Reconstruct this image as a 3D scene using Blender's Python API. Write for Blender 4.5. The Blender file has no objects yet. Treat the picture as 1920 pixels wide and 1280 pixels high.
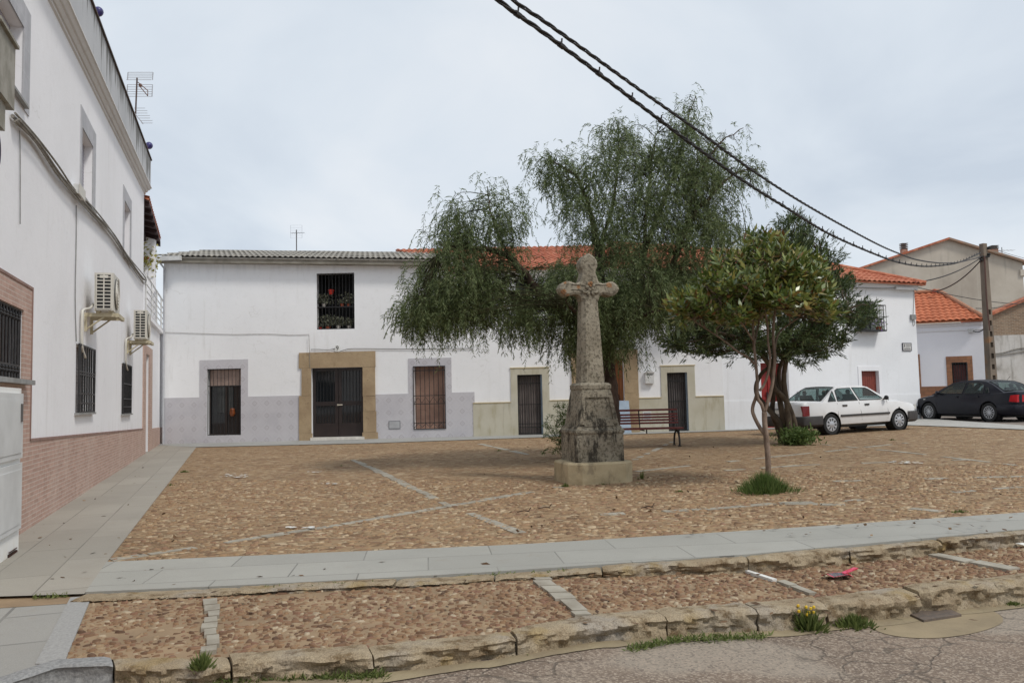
import bpy, bmesh, math, random
import numpy as np
from mathutils import Vector, Matrix, noise as mnoise
R = math.radians
rnd = random.Random(7)
rng = np.random.default_rng(11)
scn = bpy.context.scene
COL = scn.collection

# ---------------------------------------------------------------- camera
EYE = Vector((0.0, 0.0, 1.35))
FPX = 1550.0
PITCH = math.atan(0.0697)
ROLL = math.atan(0.0225)
_r0 = Vector((1, 0, 0)); _u0 = Vector((0, -math.sin(PITCH), math.cos(PITCH)))
FWD = Vector((0, math.cos(PITCH), math.sin(PITCH)))
RGT = _r0 * math.cos(ROLL) - _u0 * math.sin(ROLL)
UPV = _r0 * math.sin(ROLL) + _u0 * math.cos(ROLL)
cam_d = bpy.data.cameras.new('camera'); cam = bpy.data.objects.new('camera', cam_d)
COL.objects.link(cam); scn.camera = cam
cam_d.sensor_width = 36.0; cam_d.lens = 36.0 * FPX / 1920.0
cam_d.clip_start = 0.05; cam_d.clip_end = 3000
M = Matrix((RGT, UPV, -FWD)).transposed().to_4x4(); M.translation = EYE
cam.matrix_world = M

# ---------------------------------------------------------------- sky and sun
SUN_EL, SUN_DIR = 52.0, Vector((0.78, -0.62))     # direction towards the sun in plan
world = bpy.data.worlds.new('World'); scn.world = world; world.use_nodes = True
nt = world.node_tree; nt.nodes.clear()
def wn(t, **k):
    n = nt.nodes.new(t)
    for a, b in k.items(): setattr(n, a, b)
    return n
sky = wn('ShaderNodeTexSky'); sky.sky_type = 'NISHITA'; sky.sun_disc = False
sky.sun_elevation = R(SUN_EL); sky.sun_rotation = math.atan2(SUN_DIR.x, SUN_DIR.y) % (2 * math.pi)
sky.air_density = 1.0; sky.dust_density = 2.0
tc = wn('ShaderNodeTexCoord')
sep = wn('ShaderNodeSeparateXYZ'); nt.links.new(tc.outputs['Generated'], sep.inputs[0])
zc = wn('ShaderNodeMath', operation='MAXIMUM'); nt.links.new(sep.outputs[2], zc.inputs[0]); zc.inputs[1].default_value = 0.0
za = wn('ShaderNodeMath', operation='ADD'); nt.links.new(zc.outputs[0], za.inputs[0]); za.inputs[1].default_value = 0.22
dx = wn('ShaderNodeMath', operation='DIVIDE'); nt.links.new(sep.outputs[0], dx.inputs[0]); nt.links.new(za.outputs[0], dx.inputs[1])
dy = wn('ShaderNodeMath', operation='DIVIDE'); nt.links.new(sep.outputs[1], dy.inputs[0]); nt.links.new(za.outputs[0], dy.inputs[1])
cmb = wn('ShaderNodeCombineXYZ'); nt.links.new(dx.outputs[0], cmb.inputs[0]); nt.links.new(dy.outputs[0], cmb.inputs[1])
cn = wn('ShaderNodeTexNoise'); cn.inputs['Scale'].default_value = 0.9; cn.inputs['Detail'].default_value = 6; cn.inputs['Roughness'].default_value = 0.52
cn.inputs['Distortion'].default_value = 0.5
nt.links.new(cmb.outputs[0], cn.inputs['Vector'])
cr = wn('ShaderNodeValToRGB'); nt.links.new(cn.outputs['Fac'], cr.inputs[0])
# colours of the cloud deck, divided by the background strength below
WS = 0.12
def wc(r, g, b): return (r / WS, g / WS, b / WS, 1)
e = cr.color_ramp.elements
e[0].position = 0.34; e[0].color = wc(.465, .52, .59)
e[1].position = 0.66; e[1].color = wc(.665, .69, .72)
e3 = cr.color_ramp.elements.new(0.5); e3.color = wc(.565, .615, .67)
mix = wn('ShaderNodeMix', data_type='RGBA'); mix.inputs[0].default_value = 0.94
nt.links.new(sky.outputs[0], mix.inputs[6]); nt.links.new(cr.outputs[0], mix.inputs[7])
bg = wn('ShaderNodeBackground'); bg.inputs[1].default_value = WS
nt.links.new(mix.outputs[2], bg.inputs[0])
wo = wn('ShaderNodeOutputWorld'); nt.links.new(bg.outputs[0], wo.inputs[0])
sd = bpy.data.lights.new('sun', 'SUN'); sd.energy = 1.5; sd.angle = R(10); sd.color = (1.0, .955, .89)
sun = bpy.data.objects.new('sun', sd); COL.objects.link(sun)
_h = SUN_DIR.normalized() * math.cos(R(SUN_EL))
sun.rotation_euler = Vector((_h.x, _h.y, math.sin(R(SUN_EL)))).to_track_quat('Z', 'Y').to_euler()
scn.view_settings.view_transform = 'Standard'; scn.view_settings.look = 'None'
scn.view_settings.exposure = 0.37; scn.view_settings.gamma = 1.0
scn.view_settings.use_curve_mapping = False
scn.cycles.max_bounces = 6; scn.cycles.transparent_max_bounces = 8

# ---------------------------------------------------------------- where things are
def ray(u, v):
    return FWD + RGT * ((u - 960) / FPX) + UPV * ((640 - v) / FPX)
def at(u, v, Y):
    d = ray(u, v); return EYE + d * (Y / d.y)
def sm(x, a, b):
    t = min(1, max(0, (x - a) / (b - a))); return t * t * (3 - 2 * t)
def gz(x, y):                                    # height of the square
    return .0085 * (min(y, 60) - 7.5) + .003 * max(-15, min(x, 30)) + .012 * max(0, min(x, 22) - 8) * sm(y, 15, 27)
def po(x):                                       # the parking strip lies lower towards the right
    return -.02 - .05 * sm(x, -.3, 1.2) - .045 * sm(x, 1.0, 2.0)
def drop(x): return .082 + .05 * sm(x, .2, 2.4)
def ro(x): return po(x) - drop(x) - .012
def G(u, v, off=None):
    d = ray(u, v); t = 8.0
    for _ in range(40):
        p = EYE + d * t
        z = gz(p.x, p.y) + (off(p.x) if callable(off) else (off or 0))
        t = (z - EYE.z) / d.z
        t = max(1, min(t, 90))
    p = EYE + d * t; return Vector((p.x, p.y, gz(p.x, p.y) + (off(p.x) if callable(off) else (off or 0))))

# ---------------------------------------------------------------- materials
def lin(c):
    return tuple((x / 255 / 12.92) if x / 255 <= .04045 else ((x / 255 + .055) / 1.055) ** 2.4 for x in c)
class NT:
    def __init__(s, name, rough=.8, metal=0, spec=None):
        s.m = bpy.data.materials.new(name); s.m.use_nodes = True; s.t = s.m.node_tree
        s.b = s.t.nodes['Principled BSDF']; s.b.inputs['Roughness'].default_value = rough
        s.b.inputs['Metallic'].default_value = metal
        if spec is not None: s.b.inputs['Specular IOR Level'].default_value = spec
        s.pos = s.n('ShaderNodeNewGeometry').outputs['Position']
    def n(s, t, **k):
        n = s.t.nodes.new(t)
        for a, b in k.items(): setattr(n, a, b)
        return n
    def l(s, a, b): s.t.links.new(a, b)
    def sock(s, i, v):
        if hasattr(v, 'is_linked') or hasattr(v, 'node'): s.l(v, i)
        else: i.default_value = v
    def math(s, op, a, b=0.0, c=None):
        n = s.n('ShaderNodeMath', operation=op); s.sock(n.inputs[0], a); s.sock(n.inputs[1], b)
        if c is not None: s.sock(n.inputs[2], c)
        return n.outputs[0]
    def scale(s, v, sc):
        n = s.n('ShaderNodeVectorMath', operation='MULTIPLY'); s.l(v, n.inputs[0]); n.inputs[1].default_value = sc; return n.outputs[0]
    def noise(s, sc, vec=None, det=5, rough=.55, dist=0):
        n = s.n('ShaderNodeTexNoise'); n.inputs['Scale'].default_value = sc; n.inputs['Detail'].default_value = det
        n.inputs['Roughness'].default_value = rough; n.inputs['Distortion'].default_value = dist
        s.l(vec or s.pos, n.inputs['Vector']); return n.outputs['Fac']
    def vor(s, sc, vec=None, feat='F1', out='Color', rand=1):
        n = s.n('ShaderNodeTexVoronoi', feature=feat); n.inputs['Scale'].default_value = sc; n.inputs['Randomness'].default_value = rand
        s.l(vec or s.pos, n.inputs['Vector']); return n.outputs[out]
    def ramp(s, f, stops):
        n = s.n('ShaderNodeValToRGB'); s.l(f, n.inputs[0]); el = n.color_ramp.elements
        for i, (p, c) in enumerate(stops):
            x = el[i] if i < 2 else el.new(p)
            x.position = p; x.color = (*c, 1) if len(c) == 3 else c
        return n.outputs[0]
    def mix(s, f, a, b, mode='MIX'):
        n = s.n('ShaderNodeMix', data_type='RGBA', blend_type=mode); s.sock(n.inputs[0], f)
        for i, x in ((6, a), (7, b)):
            if isinstance(x, tuple): n.inputs[i].default_value = (*x, 1) if len(x) == 3 else x
            else: s.l(x, n.inputs[i])
        return n.outputs[2]
    def step(s, x, a, b):
        n = s.n('ShaderNodeMapRange', interpolation_type='SMOOTHSTEP'); s.sock(n.inputs[0], x)
        n.inputs[1].default_value = a; n.inputs[2].default_value = b; return n.outputs[0]
    def wallco(s, d):                             # coordinates along a wall: (s, z, 0)
        n = s.n('ShaderNodeVectorMath', operation='DOT_PRODUCT'); s.l(s.pos, n.inputs[0]); n.inputs[1].default_value = (d[0], d[1], 0)
        p = s.n('ShaderNodeSeparateXYZ'); s.l(s.pos, p.inputs[0])
        c = s.n('ShaderNodeCombineXYZ'); s.l(n.outputs['Value'], c.inputs[0]); s.l(p.outputs[2], c.inputs[1]); return c.outputs[0]
    def sepz(s, v):
        p = s.n('ShaderNodeSeparateXYZ'); s.l(v, p.inputs[0]); return p.outputs
    def bump(s, h, st=.5, dist=.01, prev=None):
        n = s.n('ShaderNodeBump'); n.inputs['Strength'].default_value = st; n.inputs['Distance'].default_value = dist
        s.l(h, n.inputs['Height'])
        if prev: s.l(prev, n.inputs['Normal'])
        s.l(n.outputs[0], s.b.inputs['Normal']); return n.outputs[0]
    def col(s, c):
        if isinstance(c, tuple): s.b.inputs['Base Color'].default_value = (*c[:3], 1)
        else: s.l(c, s.b.inputs['Base Color'])
        return s
def nm(name, c1, c2, sc=6, rough=.8, bump=0, bsc=40, metal=0, lo=.35, hi=.65, spec=None):
    t = NT(name, rough, metal, spec)
    t.col(t.ramp(t.noise(sc), [(lo, c1), (hi, c2)]))
    if bump: t.bump(t.noise(bsc), bump, .01)
    return t.m
def k(c, f): return tuple(min(1, x * f) for x in c)

def plaster(name, c, stain=.5, streak=None, dirt=(.42, .40, .36)):
    t = NT(name, .9, spec=.25)
    f = t.noise(.5, det=6)
    c0 = t.ramp(f, [(.3, k(c, .93)), (.7, c)])
    fine = t.noise(7, det=8, rough=.65)
    c1 = t.mix(t.math('MULTIPLY', t.step(fine, .52, .75), .16 * stain), c0, dirt)
    v = t.scale(t.pos, (2.2, 2.2, .22))
    st = t.step(t.noise(1.6, v, det=7, rough=.6), .56, .78)
    c2 = t.mix(t.math('MULTIPLY', st, .34 * stain), c1, dirt)
    pv = t.n('ShaderNodeVectorMath', operation='ADD'); t.l(t.pos, pv.inputs[0]); pn = t.n('ShaderNodeTexNoise'); pn.inputs['Scale'].default_value = 2.5; t.l(t.pos, pn.inputs['Vector']); t.l(t.scale(pn.outputs['Color'], (.7, .7, .7)), pv.inputs[1])
    pc = t.sepz(t.vor(.55, pv.outputs[0]))[0]; c2 = t.mix(t.math('MULTIPLY', t.step(pc, .80, .84), .10 * stain), c2, k(c, .80))
    ce = t.vor(.7, pv.outputs[0], feat='DISTANCE_TO_EDGE', out='Distance'); c2 = t.mix(t.math('MULTIPLY', t.math('MULTIPLY', t.step(ce, .006, .0015), t.step(t.noise(.9, det=3), .55, .65)), .35 * stain), c2, dirt)
    if streak:                                     # (z_top, reach, colour, amount) splashed-up dirt, and bluish-grey streaks at eave height
        for zt, reach, cc, am in streak:
            z = t.sepz(t.pos)[2]
            near = t.step(t.math('ABSOLUTE', t.math('SUBTRACT', z, zt)), reach, 0)
            v2 = t.scale(t.pos, (5, 5, .35))
            s2 = t.step(t.noise(1.5, v2, det=6, rough=.65), .42, .66)
            c2 = t.mix(t.math('MULTIPLY', t.math('MULTIPLY', near, s2), am), c2, cc)
    t.col(c2); b = t.bump(t.noise(28, det=4), .22, .01); t.bump(t.noise(1.4, det=3), .35, .03, b)
    return t.m
def bricks(name, d, c1, c2, mortar, bw=.24, bh=.052, ms=.004, rough=.8, off=.5, var=True):
    t = NT(name, rough); w = t.wallco(d)
    n = t.n('ShaderNodeTexBrick'); n.offset = off; t.l(w, n.inputs['Vector'])
    n.inputs['Scale'].default_value = 1; n.inputs['Brick Width'].default_value = bw; n.inputs['Row Height'].default_value = bh
    n.inputs['Mortar Size'].default_value = ms; n.inputs['Mortar Smooth'].default_value = .3; n.inputs['Bias'].default_value = 0
    n.inputs['Color1'].default_value = (*c1, 1); n.inputs['Color2'].default_value = (*c2, 1); n.inputs['Mortar'].default_value = (*mortar, 1)
    c = n.outputs['Color']
    if var:
        c = t.mix(t.math('MULTIPLY', t.step(t.noise(1.3, t.scale(t.pos, (1, 1, .3)), det=6), .45, .75), .3), c, k(mortar, 1.15))
        c = t.mix(.12, c, t.ramp(t.noise(9), [(.3, (0.1, .1, .1)), (.7, (.9, .9, .9))]), 'OVERLAY')
    t.col(c); t.bump(t.math('SUBTRACT', 1.0, n.outputs['Fac']), .4, .004)
    return t.m
# ---------------------------------------------------------------- mesh building
ROOT = {}
class MB:
    def __init__(s): s.v = []; s.f = []
    def add(s, vs, fs):
        o = len(s.v); s.v += [tuple(p) for p in vs]; s.f += [tuple(o + i for i in f) for f in fs]; return s
    def quad(s, a, b, c, d): return s.add([a, b, c, d], [(0, 1, 2, 3)])
    def obox(s, o, X, Y, Z, bev=0):
        o, X, Y, Z = map(Vector, (o, X, Y, Z))
        p = [o, o + X, o + X + Y, o + Y, o + Z, o + X + Z, o + X + Y + Z, o + Y + Z]
        return s.add(p, [(3, 2, 1, 0), (4, 5, 6, 7), (0, 1, 5, 4), (1, 2, 6, 5), (2, 3, 7, 6), (3, 0, 4, 7)])
    def box(s, c, sz):
        return s.obox((c[0] - sz[0] / 2, c[1] - sz[1] / 2, c[2] - sz[2] / 2), (sz[0], 0, 0), (0, sz[1], 0), (0, 0, sz[2]))
    def tube(s, pts, rad, n=8, cap=True):
        pts = [Vector(p) for p in pts]; m = len(pts)
        if not hasattr(rad, '__len__'): rad = [rad] * m
        rings = []; a = None
        for i, p in enumerate(pts):
            t = (pts[min(i + 1, m - 1)] - pts[max(i - 1, 0)])
            t = t.normalized() if t.length > 1e-9 else Vector((0, 0, 1))
            if a is None: a = t.orthogonal().normalized()
            else:
                a = a - t * a.dot(t); a = a.normalized() if a.length > 1e-6 else t.orthogonal().normalized()
            b = t.cross(a)
            rings.append([p + (a * math.cos(q) + b * math.sin(q)) * rad[i] for q in [2 * math.pi * j / n for j in range(n)]])
        vs = [x for r in rings for x in r]; fs = []
        for i in range(m - 1):
            for j in range(n):
                fs.append((i * n + j, i * n + (j + 1) % n, (i + 1) * n + (j + 1) % n, (i + 1) * n + j))
        if cap: fs.append(tuple(range(n))[::-1]); fs.append(tuple((m - 1) * n + j for j in range(n)))
        return s.add(vs, fs)
    def sphere(s, c, r, n=12, sq=(1, 1, 1)):
        vs = []; fs = []; h = n // 2
        for i in range(h + 1):
            th = math.pi * i / h
            for j in range(n):
                ph = 2 * math.pi * j / n
                vs.append((c[0] + r * sq[0] * math.sin(th) * math.cos(ph), c[1] + r * sq[1] * math.sin(th) * math.sin(ph), c[2] + r * sq[2] * math.cos(th)))
        for i in range(h):
            for j in range(n): fs.append((i * n + j, (i + 1) * n + j, (i + 1) * n + (j + 1) % n, i * n + (j + 1) % n))
        return s.add(vs, fs)
    def lathe(s, c, axis, prof, n=24):              # prof: (distance along axis, radius)
        axis = Vector(axis).normalized(); a = axis.orthogonal().normalized(); b = axis.cross(a); c = Vector(c)
        vs = []; fs = []
        for (h, r) in prof:
            for j in range(n):
                q = 2 * math.pi * j / n; vs.append(c + axis * h + (a * math.cos(q) + b * math.sin(q)) * r)
        for i in range(len(prof) - 1):
            for j in range(n): fs.append((i * n + j, i * n + (j + 1) % n, (i + 1) * n + (j + 1) % n, (i + 1) * n + j))
        return s.add(vs, fs)
    def prism(s, poly, fr, y0, y1):                  # poly in (x,z) of a frame, between two depths
        n = len(poly)
        vs = [fr.p(a, y0, b) for a, b in poly] + [fr.p(a, y1, b) for a, b in poly]
        fs = [tuple(range(n)), tuple(range(2 * n - 1, n - 1, -1))] + [(i, n + i, n + (i + 1) % n, (i + 1) % n) for i in range(n)]
        return s.add(vs, fs)
    def build(s, name, mat, parent=None, smooth=False, loc=None, angle=None):
        me = bpy.data.meshes.new(name)
        if parent is not None:
            L = ROOT[parent.name]; ol = Vector((0, 0, 0))
        else:
            L = Vector(loc) if loc is not None else Vector((0, 0, 0)); ol = L
        me.from_pydata([(p[0] - L.x, p[1] - L.y, p[2] - L.z) for p in s.v], [], s.f)
        me.validate(); me.update()
        if mat: me.materials.append(mat)
        if smooth:
            me.shade_smooth()
            if angle: me.set_sharp_from_angle(angle=R(angle))
        o = bpy.data.objects.new(name, me); COL.objects.link(o); o.location = ol
        if parent is not None: o.parent = parent
        ROOT[o.name] = L
        return o
def tag(o, label=None, cat=None, group=None, kind=None):
    if label: o['label'] = label
    if cat: o['category'] = cat
    if group: o['group'] = group
    if kind: o['kind'] = kind
    return o
def thing(name, label, cat, loc, group=None):
    o = bpy.data.objects.new(name, None); COL.objects.link(o); o.location = loc; o.empty_display_size = .2
    ROOT[o.name] = Vector(loc); return tag(o, label, cat, group)
def struct(o): o['kind'] = 'structure'; return o
class Fr:                                            # x along, y inward, z up
    def __init__(s, o, x):
        s.o = Vector((o[0], o[1], 0)); s.x = Vector((x[0], x[1], 0)).normalized(); s.y = Vector((-s.x.y, s.x.x, 0)); s.z = Vector((0, 0, 1))
    def p(s, a, b, c): return s.o + s.x * a + s.y * b + s.z * c
    def px(s, u, v, off=0):
        d = ray(u, v); t = (s.o + s.y * off - EYE).dot(s.y) / d.dot(s.y); q = EYE + d * t
        return (q - s.o).dot(s.x), q.z
    def S(s, u, v=700, off=0): return s.px(u, v, off)[0]
    def Z(s, u, v, off=0): return s.px(u, v, off)[1]
    def rect(s, u0, v0, u1, v1, off=0):              # pixel rect -> s0,s1,z0,z1
        um, vm = (u0 + u1) / 2, (v0 + v1) / 2
        return s.S(u0, vm, off), s.S(u1, vm, off), s.Z(um, v1, off), s.Z(um, v0, off)
    def box(s, mb, s0, s1, y0, y1, z0, z1):
        return mb.obox(s.p(s0, y0, z0), s.x * (s1 - s0), s.y * (y1 - y0), s.z * (z1 - z0))
def fb(fr, *a): return fr.box(MB(), *a)
def wall(fr, s0, s1, z0, zt0, zt1, ops, depth, back):
    """front wall with openings and reveals, closed sides and back: (a,b,c,d) = s0,s1,z0,z1"""
    mb = MB(); P = fr.p
    S = sorted({s0, s1, *[o[0] for o in ops], *[o[1] for o in ops]}); Z = sorted({z0, *[o[2] for o in ops], *[o[3] for o in ops]})
    zt = lambda q: zt0 + (zt1 - zt0) * (q - s0) / (s1 - s0)
    for i in range(len(S) - 1):
        a, b = S[i], S[i + 1]; zz = [(q, q) for q in Z] + [(zt(a), zt(b))]
        for j in range(len(zz) - 1):
            c0, c1 = zz[j]; d0, d1 = zz[j + 1]; cm, dm = (c0 + c1) / 2, (d0 + d1) / 2; sm_, zm = (a + b) / 2, (cm + dm) / 2
            if any(o[0] < sm_ < o[1] and o[2] < zm < o[3] for o in ops): continue
            mb.quad(P(a, 0, c0), P(b, 0, c1), P(b, 0, d1), P(a, 0, d0))
    for a, b, c, d in ops:
        mb.quad(P(a, 0, c), P(a, depth, c), P(b, depth, c), P(b, 0, c)); mb.quad(P(a, 0, d), P(b, 0, d), P(b, depth, d), P(a, depth, d))
        mb.quad(P(a, 0, c), P(a, 0, d), P(a, depth, d), P(a, depth, c)); mb.quad(P(b, 0, c), P(b, depth, c), P(b, depth, d), P(b, 0, d))
    mb.quad(P(s0, 0, z0), P(s0, 0, zt0), P(s0, back, zt0), P(s0, back, z0)); mb.quad(P(s1, 0, z0), P(s1, back, z0), P(s1, back, zt1), P(s1, 0, zt1))
    mb.quad(P(s0, back, z0), P(s0, back, zt0), P(s1, back, zt1), P(s1, back, z0))
    mb.quad(P(s0, 0, zt0), P(s1, 0, zt1), P(s1, back, zt1), P(s0, back, zt0))
    return mb
def tiles(A, B, T, sl=0.0, sr=0.0, period=.21, amp=.035, row=.36, lift=.03, thick=.02, res=7):
    """eave A->B, slope vector T from eave to ridge, sl/sr: how much left/right edges move inward at the ridge (m)"""
    A, B, T = Vector(A), Vector(B), Vector(T); X = (B - A); L = X.length; X.normalize(); N = X.cross(T).normalized()
    if N.z < 0: N = -N
    H = T.length; Tn = T / H; nr = max(1, round(H / row)); mb = MB()
    for r in range(nr):
        t0 = H * r / nr; t1 = min(H, H * (r + 1) / nr + .03)
        a = sl * t0 / H; b = L - sr * t0 / H; a1 = sl * t1 / H; b1 = L - sr * t1 / H
        u0 = min(0, sl); n = int((L - u0) / period * res)
        ss = [u0 + i * (L - u0) / n for i in range(n + 1)]
        prev = None; vs = []; fs = []
        for q in ss:
            q0 = min(max(q, a), b); q1 = min(max(q, a1), b1)
            ph = 2 * math.pi * q / period + (0.0)
            jit = .004 * math.sin(int(q / period) * 12.9 + r * 7.7)
            w = amp * (abs(math.cos(ph / 2)) ** 1.3) + jit
            vs += [A + X * q0 + Tn * (t0 + jit * 2) + N * (w + lift - thick * 1.3), A + X * q0 + Tn * (t0 + jit * 2) + N * (w + lift), A + X * q1 + Tn * t1 + N * w]
        m = len(vs) // 3
        for i in range(m - 1):
            if (vs[3 * i + 1] - vs[3 * i + 4]).length < 1e-5 and (vs[3 * i + 2] - vs[3 * i + 5]).length < 1e-5: continue
            fs += [(3 * i, 3 * i + 3, 3 * i + 4, 3 * i + 1), (3 * i + 1, 3 * i + 4, 3 * i + 5, 3 * i + 2)]
        mb.add(vs, fs)
    q = [A + X * sl * 0, B, B - X * sr + T, A + X * sl + T]; o = N * (-.004); o2 = N * (-.05)
    mb.add([p + o for p in q] + [p + o2 for p in q], [(0, 1, 2, 3), (7, 6, 5, 4), (0, 4, 5, 1), (1, 5, 6, 2), (2, 6, 7, 3), (3, 7, 4, 0)])
    return mb
def leaves_mesh(name, mat, P, D, W, length, width, parent=None, loc=None, fold=.0):
    """P,D,W: Nx3 base points, length directions, width directions (numpy); one rhombic blade each"""
    N = len(P); D = D / np.linalg.norm(D, axis=1, keepdims=True)
    W = W - D * np.sum(W * D, axis=1, keepdims=True); W = W / (np.linalg.norm(W, axis=1, keepdims=True) + 1e-9)
    length = np.broadcast_to(np.asarray(length, float), (N,))[:, None]; width = np.broadcast_to(np.asarray(width, float), (N,))[:, None]
    nn = np.cross(D, W)
    v = np.stack([P, P + D * length * .45 + W * width * .5 + nn * length * fold, P + D * length, P + D * length * .45 - W * width * .5 + nn * length * fold], 1).reshape(-1, 3)
    L = ROOT[parent.name] if parent is not None else Vector(loc)
    v = v - np.array(L)
    me = bpy.data.meshes.new(name); me.vertices.add(4 * N); me.vertices.foreach_set('co', v.astype(np.float32).ravel())
    me.loops.add(4 * N); me.loops.foreach_set('vertex_index', np.arange(4 * N, dtype=np.int32))
    me.polygons.add(N); me.polygons.foreach_set('loop_start', np.arange(0, 4 * N, 4, dtype=np.int32)); me.polygons.foreach_set('loop_total', np.full(N, 4, dtype=np.int32))
    me.materials.append(mat); me.update(); me.validate()
    o = bpy.data.objects.new(name, me); COL.objects.link(o)
    if parent is not None: o.parent = parent
    else: o.location = L
    ROOT[o.name] = Vector(L); return o
def textmesh(body, fr, s, z, size, y, mat, name, parent, ext=.003, align='CENTER'):
    cu = bpy.data.curves.new('t', 'FONT'); cu.body = body; cu.size = size; cu.extrude = ext; cu.align_x = align; cu.align_y = 'CENTER'
    o = bpy.data.objects.new('t', cu); COL.objects.link(o)
    me = bpy.data.meshes.new_from_object(o.evaluated_get(bpy.context.evaluated_depsgraph_get()))
    bpy.data.objects.remove(o)
    mb = MB(); mb.add([fr.p(s + v.co.x, y - v.co.z, z + v.co.y) for v in me.vertices], [tuple(p.vertices) for p in me.polygons])
    return mb.build(name, mat, parent)
def catmull(pts, n=6):
    pts = [Vector(p) for p in pts]; out = []
    for i in range(len(pts) - 1):
        p0 = pts[max(0, i - 1)]; p1 = pts[i]; p2 = pts[i + 1]; p3 = pts[min(len(pts) - 1, i + 2)]
        for j in range(n):
            t = j / n; out.append(.5 * ((2 * p1) + (p2 - p0) * t + (2 * p0 - 5 * p1 + 4 * p2 - p3) * t * t + (3 * p1 - p0 - 3 * p2 + p3) * t ** 3))
    out.append(pts[-1]); return out
# ---------------------------------------------------------------- ground
WALLD = None
def strip_mesh(A, B, n, m, zf):
    """sheet between polylines A and B (plan), z from zf(x,y)"""
    def res(P, n):
        P = [Vector((p[0], p[1])) for p in P]; d = [0]
        for i in range(1, len(P)): d.append(d[-1] + (P[i] - P[i - 1]).length)
        out = []
        for kx in range(n + 1):
            q = d[-1] * kx / n; i = 0
            while i < len(P) - 2 and d[i + 1] < q: i += 1
            f = (q - d[i]) / max(1e-9, d[i + 1] - d[i]); out.append(P[i].lerp(P[i + 1], min(1, max(0, f))))
        return out
    a, b = res(A, n), res(B, n); vs = []; fs = []
    for i in range(n + 1):
        for j in range(m + 1):
            q = a[i].lerp(b[i], j / m); vs.append((q.x, q.y, zf(q.x, q.y)))
    for i in range(n):
        for j in range(m):
            o = i * (m + 1) + j; fs.append((o, o + m + 1, o + m + 2, o + 1))
    mb = MB(); mb.add(vs, fs); return mb
def up_fix(mb):                                       # faces up
    out = []
    for f in mb.f:
        a, b, c = (Vector(mb.v[i]) for i in f[:3])
        out.append(f if (b - a).cross(c - a).z > 0 else f[::-1])
    mb.f = out; return mb

# edges read from the picture
far_edge = [G(u, v) for u, v in ((200, 1055), (600, 1038), (960, 1023), (1440, 994), (1920, 962))]
near_edge = [G(u, v) for u, v in ((160, 1112), (500, 1097), (860, 1078), (1380, 1043), (1920, 994))]
def ext(P, a, b):                                     # extend a polyline past both ends
    d0 = (P[0] - P[1]).normalized() * a; d1 = (P[-1] - P[-2]).normalized() * b
    return ([P[0] + d0] if a else []) + P + ([P[-1] + d1] if b else [])
far_edge = ext(far_edge, 0, 14); near_edge = ext(near_edge, 0, 14)
LW0 = G(38, 1000); LW1 = G(305, 829)                 # foot of the left houses
LD = (LW1 - LW0).normalized()
pe0 = G(200, 1055); pe1 = G(368, 838.5)              # right edge of the left pavement
back_edge = [G(368, 838.5), G(700, 831), G(1040, 819), G(1340, 809), G(1480, 803)]
back_edge += [G(1700, 797.5), G(1920, 806)]
back_edge = ext(back_edge, 0, 14)

asp = NT('asphalt', .92)
g0 = asp.ramp(asp.noise(.55, det=6, rough=.6, dist=.4), [(.35, lin((104, 90, 77))), (.65, lin((130, 113, 97)))])
g1 = asp.mix(asp.step(asp.noise(.33, asp.scale(asp.pos, (1, 1.6, 1)), det=3), .5, .56), g0, lin((142, 131, 117)))
gr = asp.vor(85, out='Color'); gs = asp.sepz(gr)[0]
g2 = asp.mix(asp.step(gs, .55, .95), g1, lin((156, 142, 126)))
g2 = asp.mix(asp.math('MULTIPLY', asp.step(gs, .3, .0), .6), g2, lin((84, 72, 66)))
dv = asp.n('ShaderNodeVectorMath', operation='ADD'); asp.l(asp.pos, dv.inputs[0])
wob = asp.n('ShaderNodeTexNoise'); wob.inputs['Scale'].default_value = 4; asp.l(asp.pos, wob.inputs['Vector'])
wsc = asp.scale(wob.outputs['Color'], (.25, .25, 0)); asp.l(wsc, dv.inputs[1])
ck = asp.vor(3.2, dv.outputs[0], feat='DISTANCE_TO_EDGE', out='Distance')
ckm = asp.math('MULTIPLY', asp.step(ck, .030, .008), asp.step(asp.noise(.8, det=3), .46, .56))
ck2 = asp.vor(.8, dv.outputs[0], feat='DISTANCE_TO_EDGE', out='Distance')
ckm2 = asp.math('MULTIPLY', asp.step(ck2, .012, .003), asp.step(asp.noise(1.3, det=3), .42, .55))
ckm = asp.math('MAXIMUM', ckm, ckm2)
g3 = asp.mix(asp.math('MULTIPLY', ckm, .5), g2, lin((58, 52, 44)))
asp.col(g3); bb = asp.bump(gs, .5, .006); asp.bump(asp.math('SUBTRACT', 1.0, ckm), .6, .01, bb)
M_ASPH = asp.m

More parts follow.
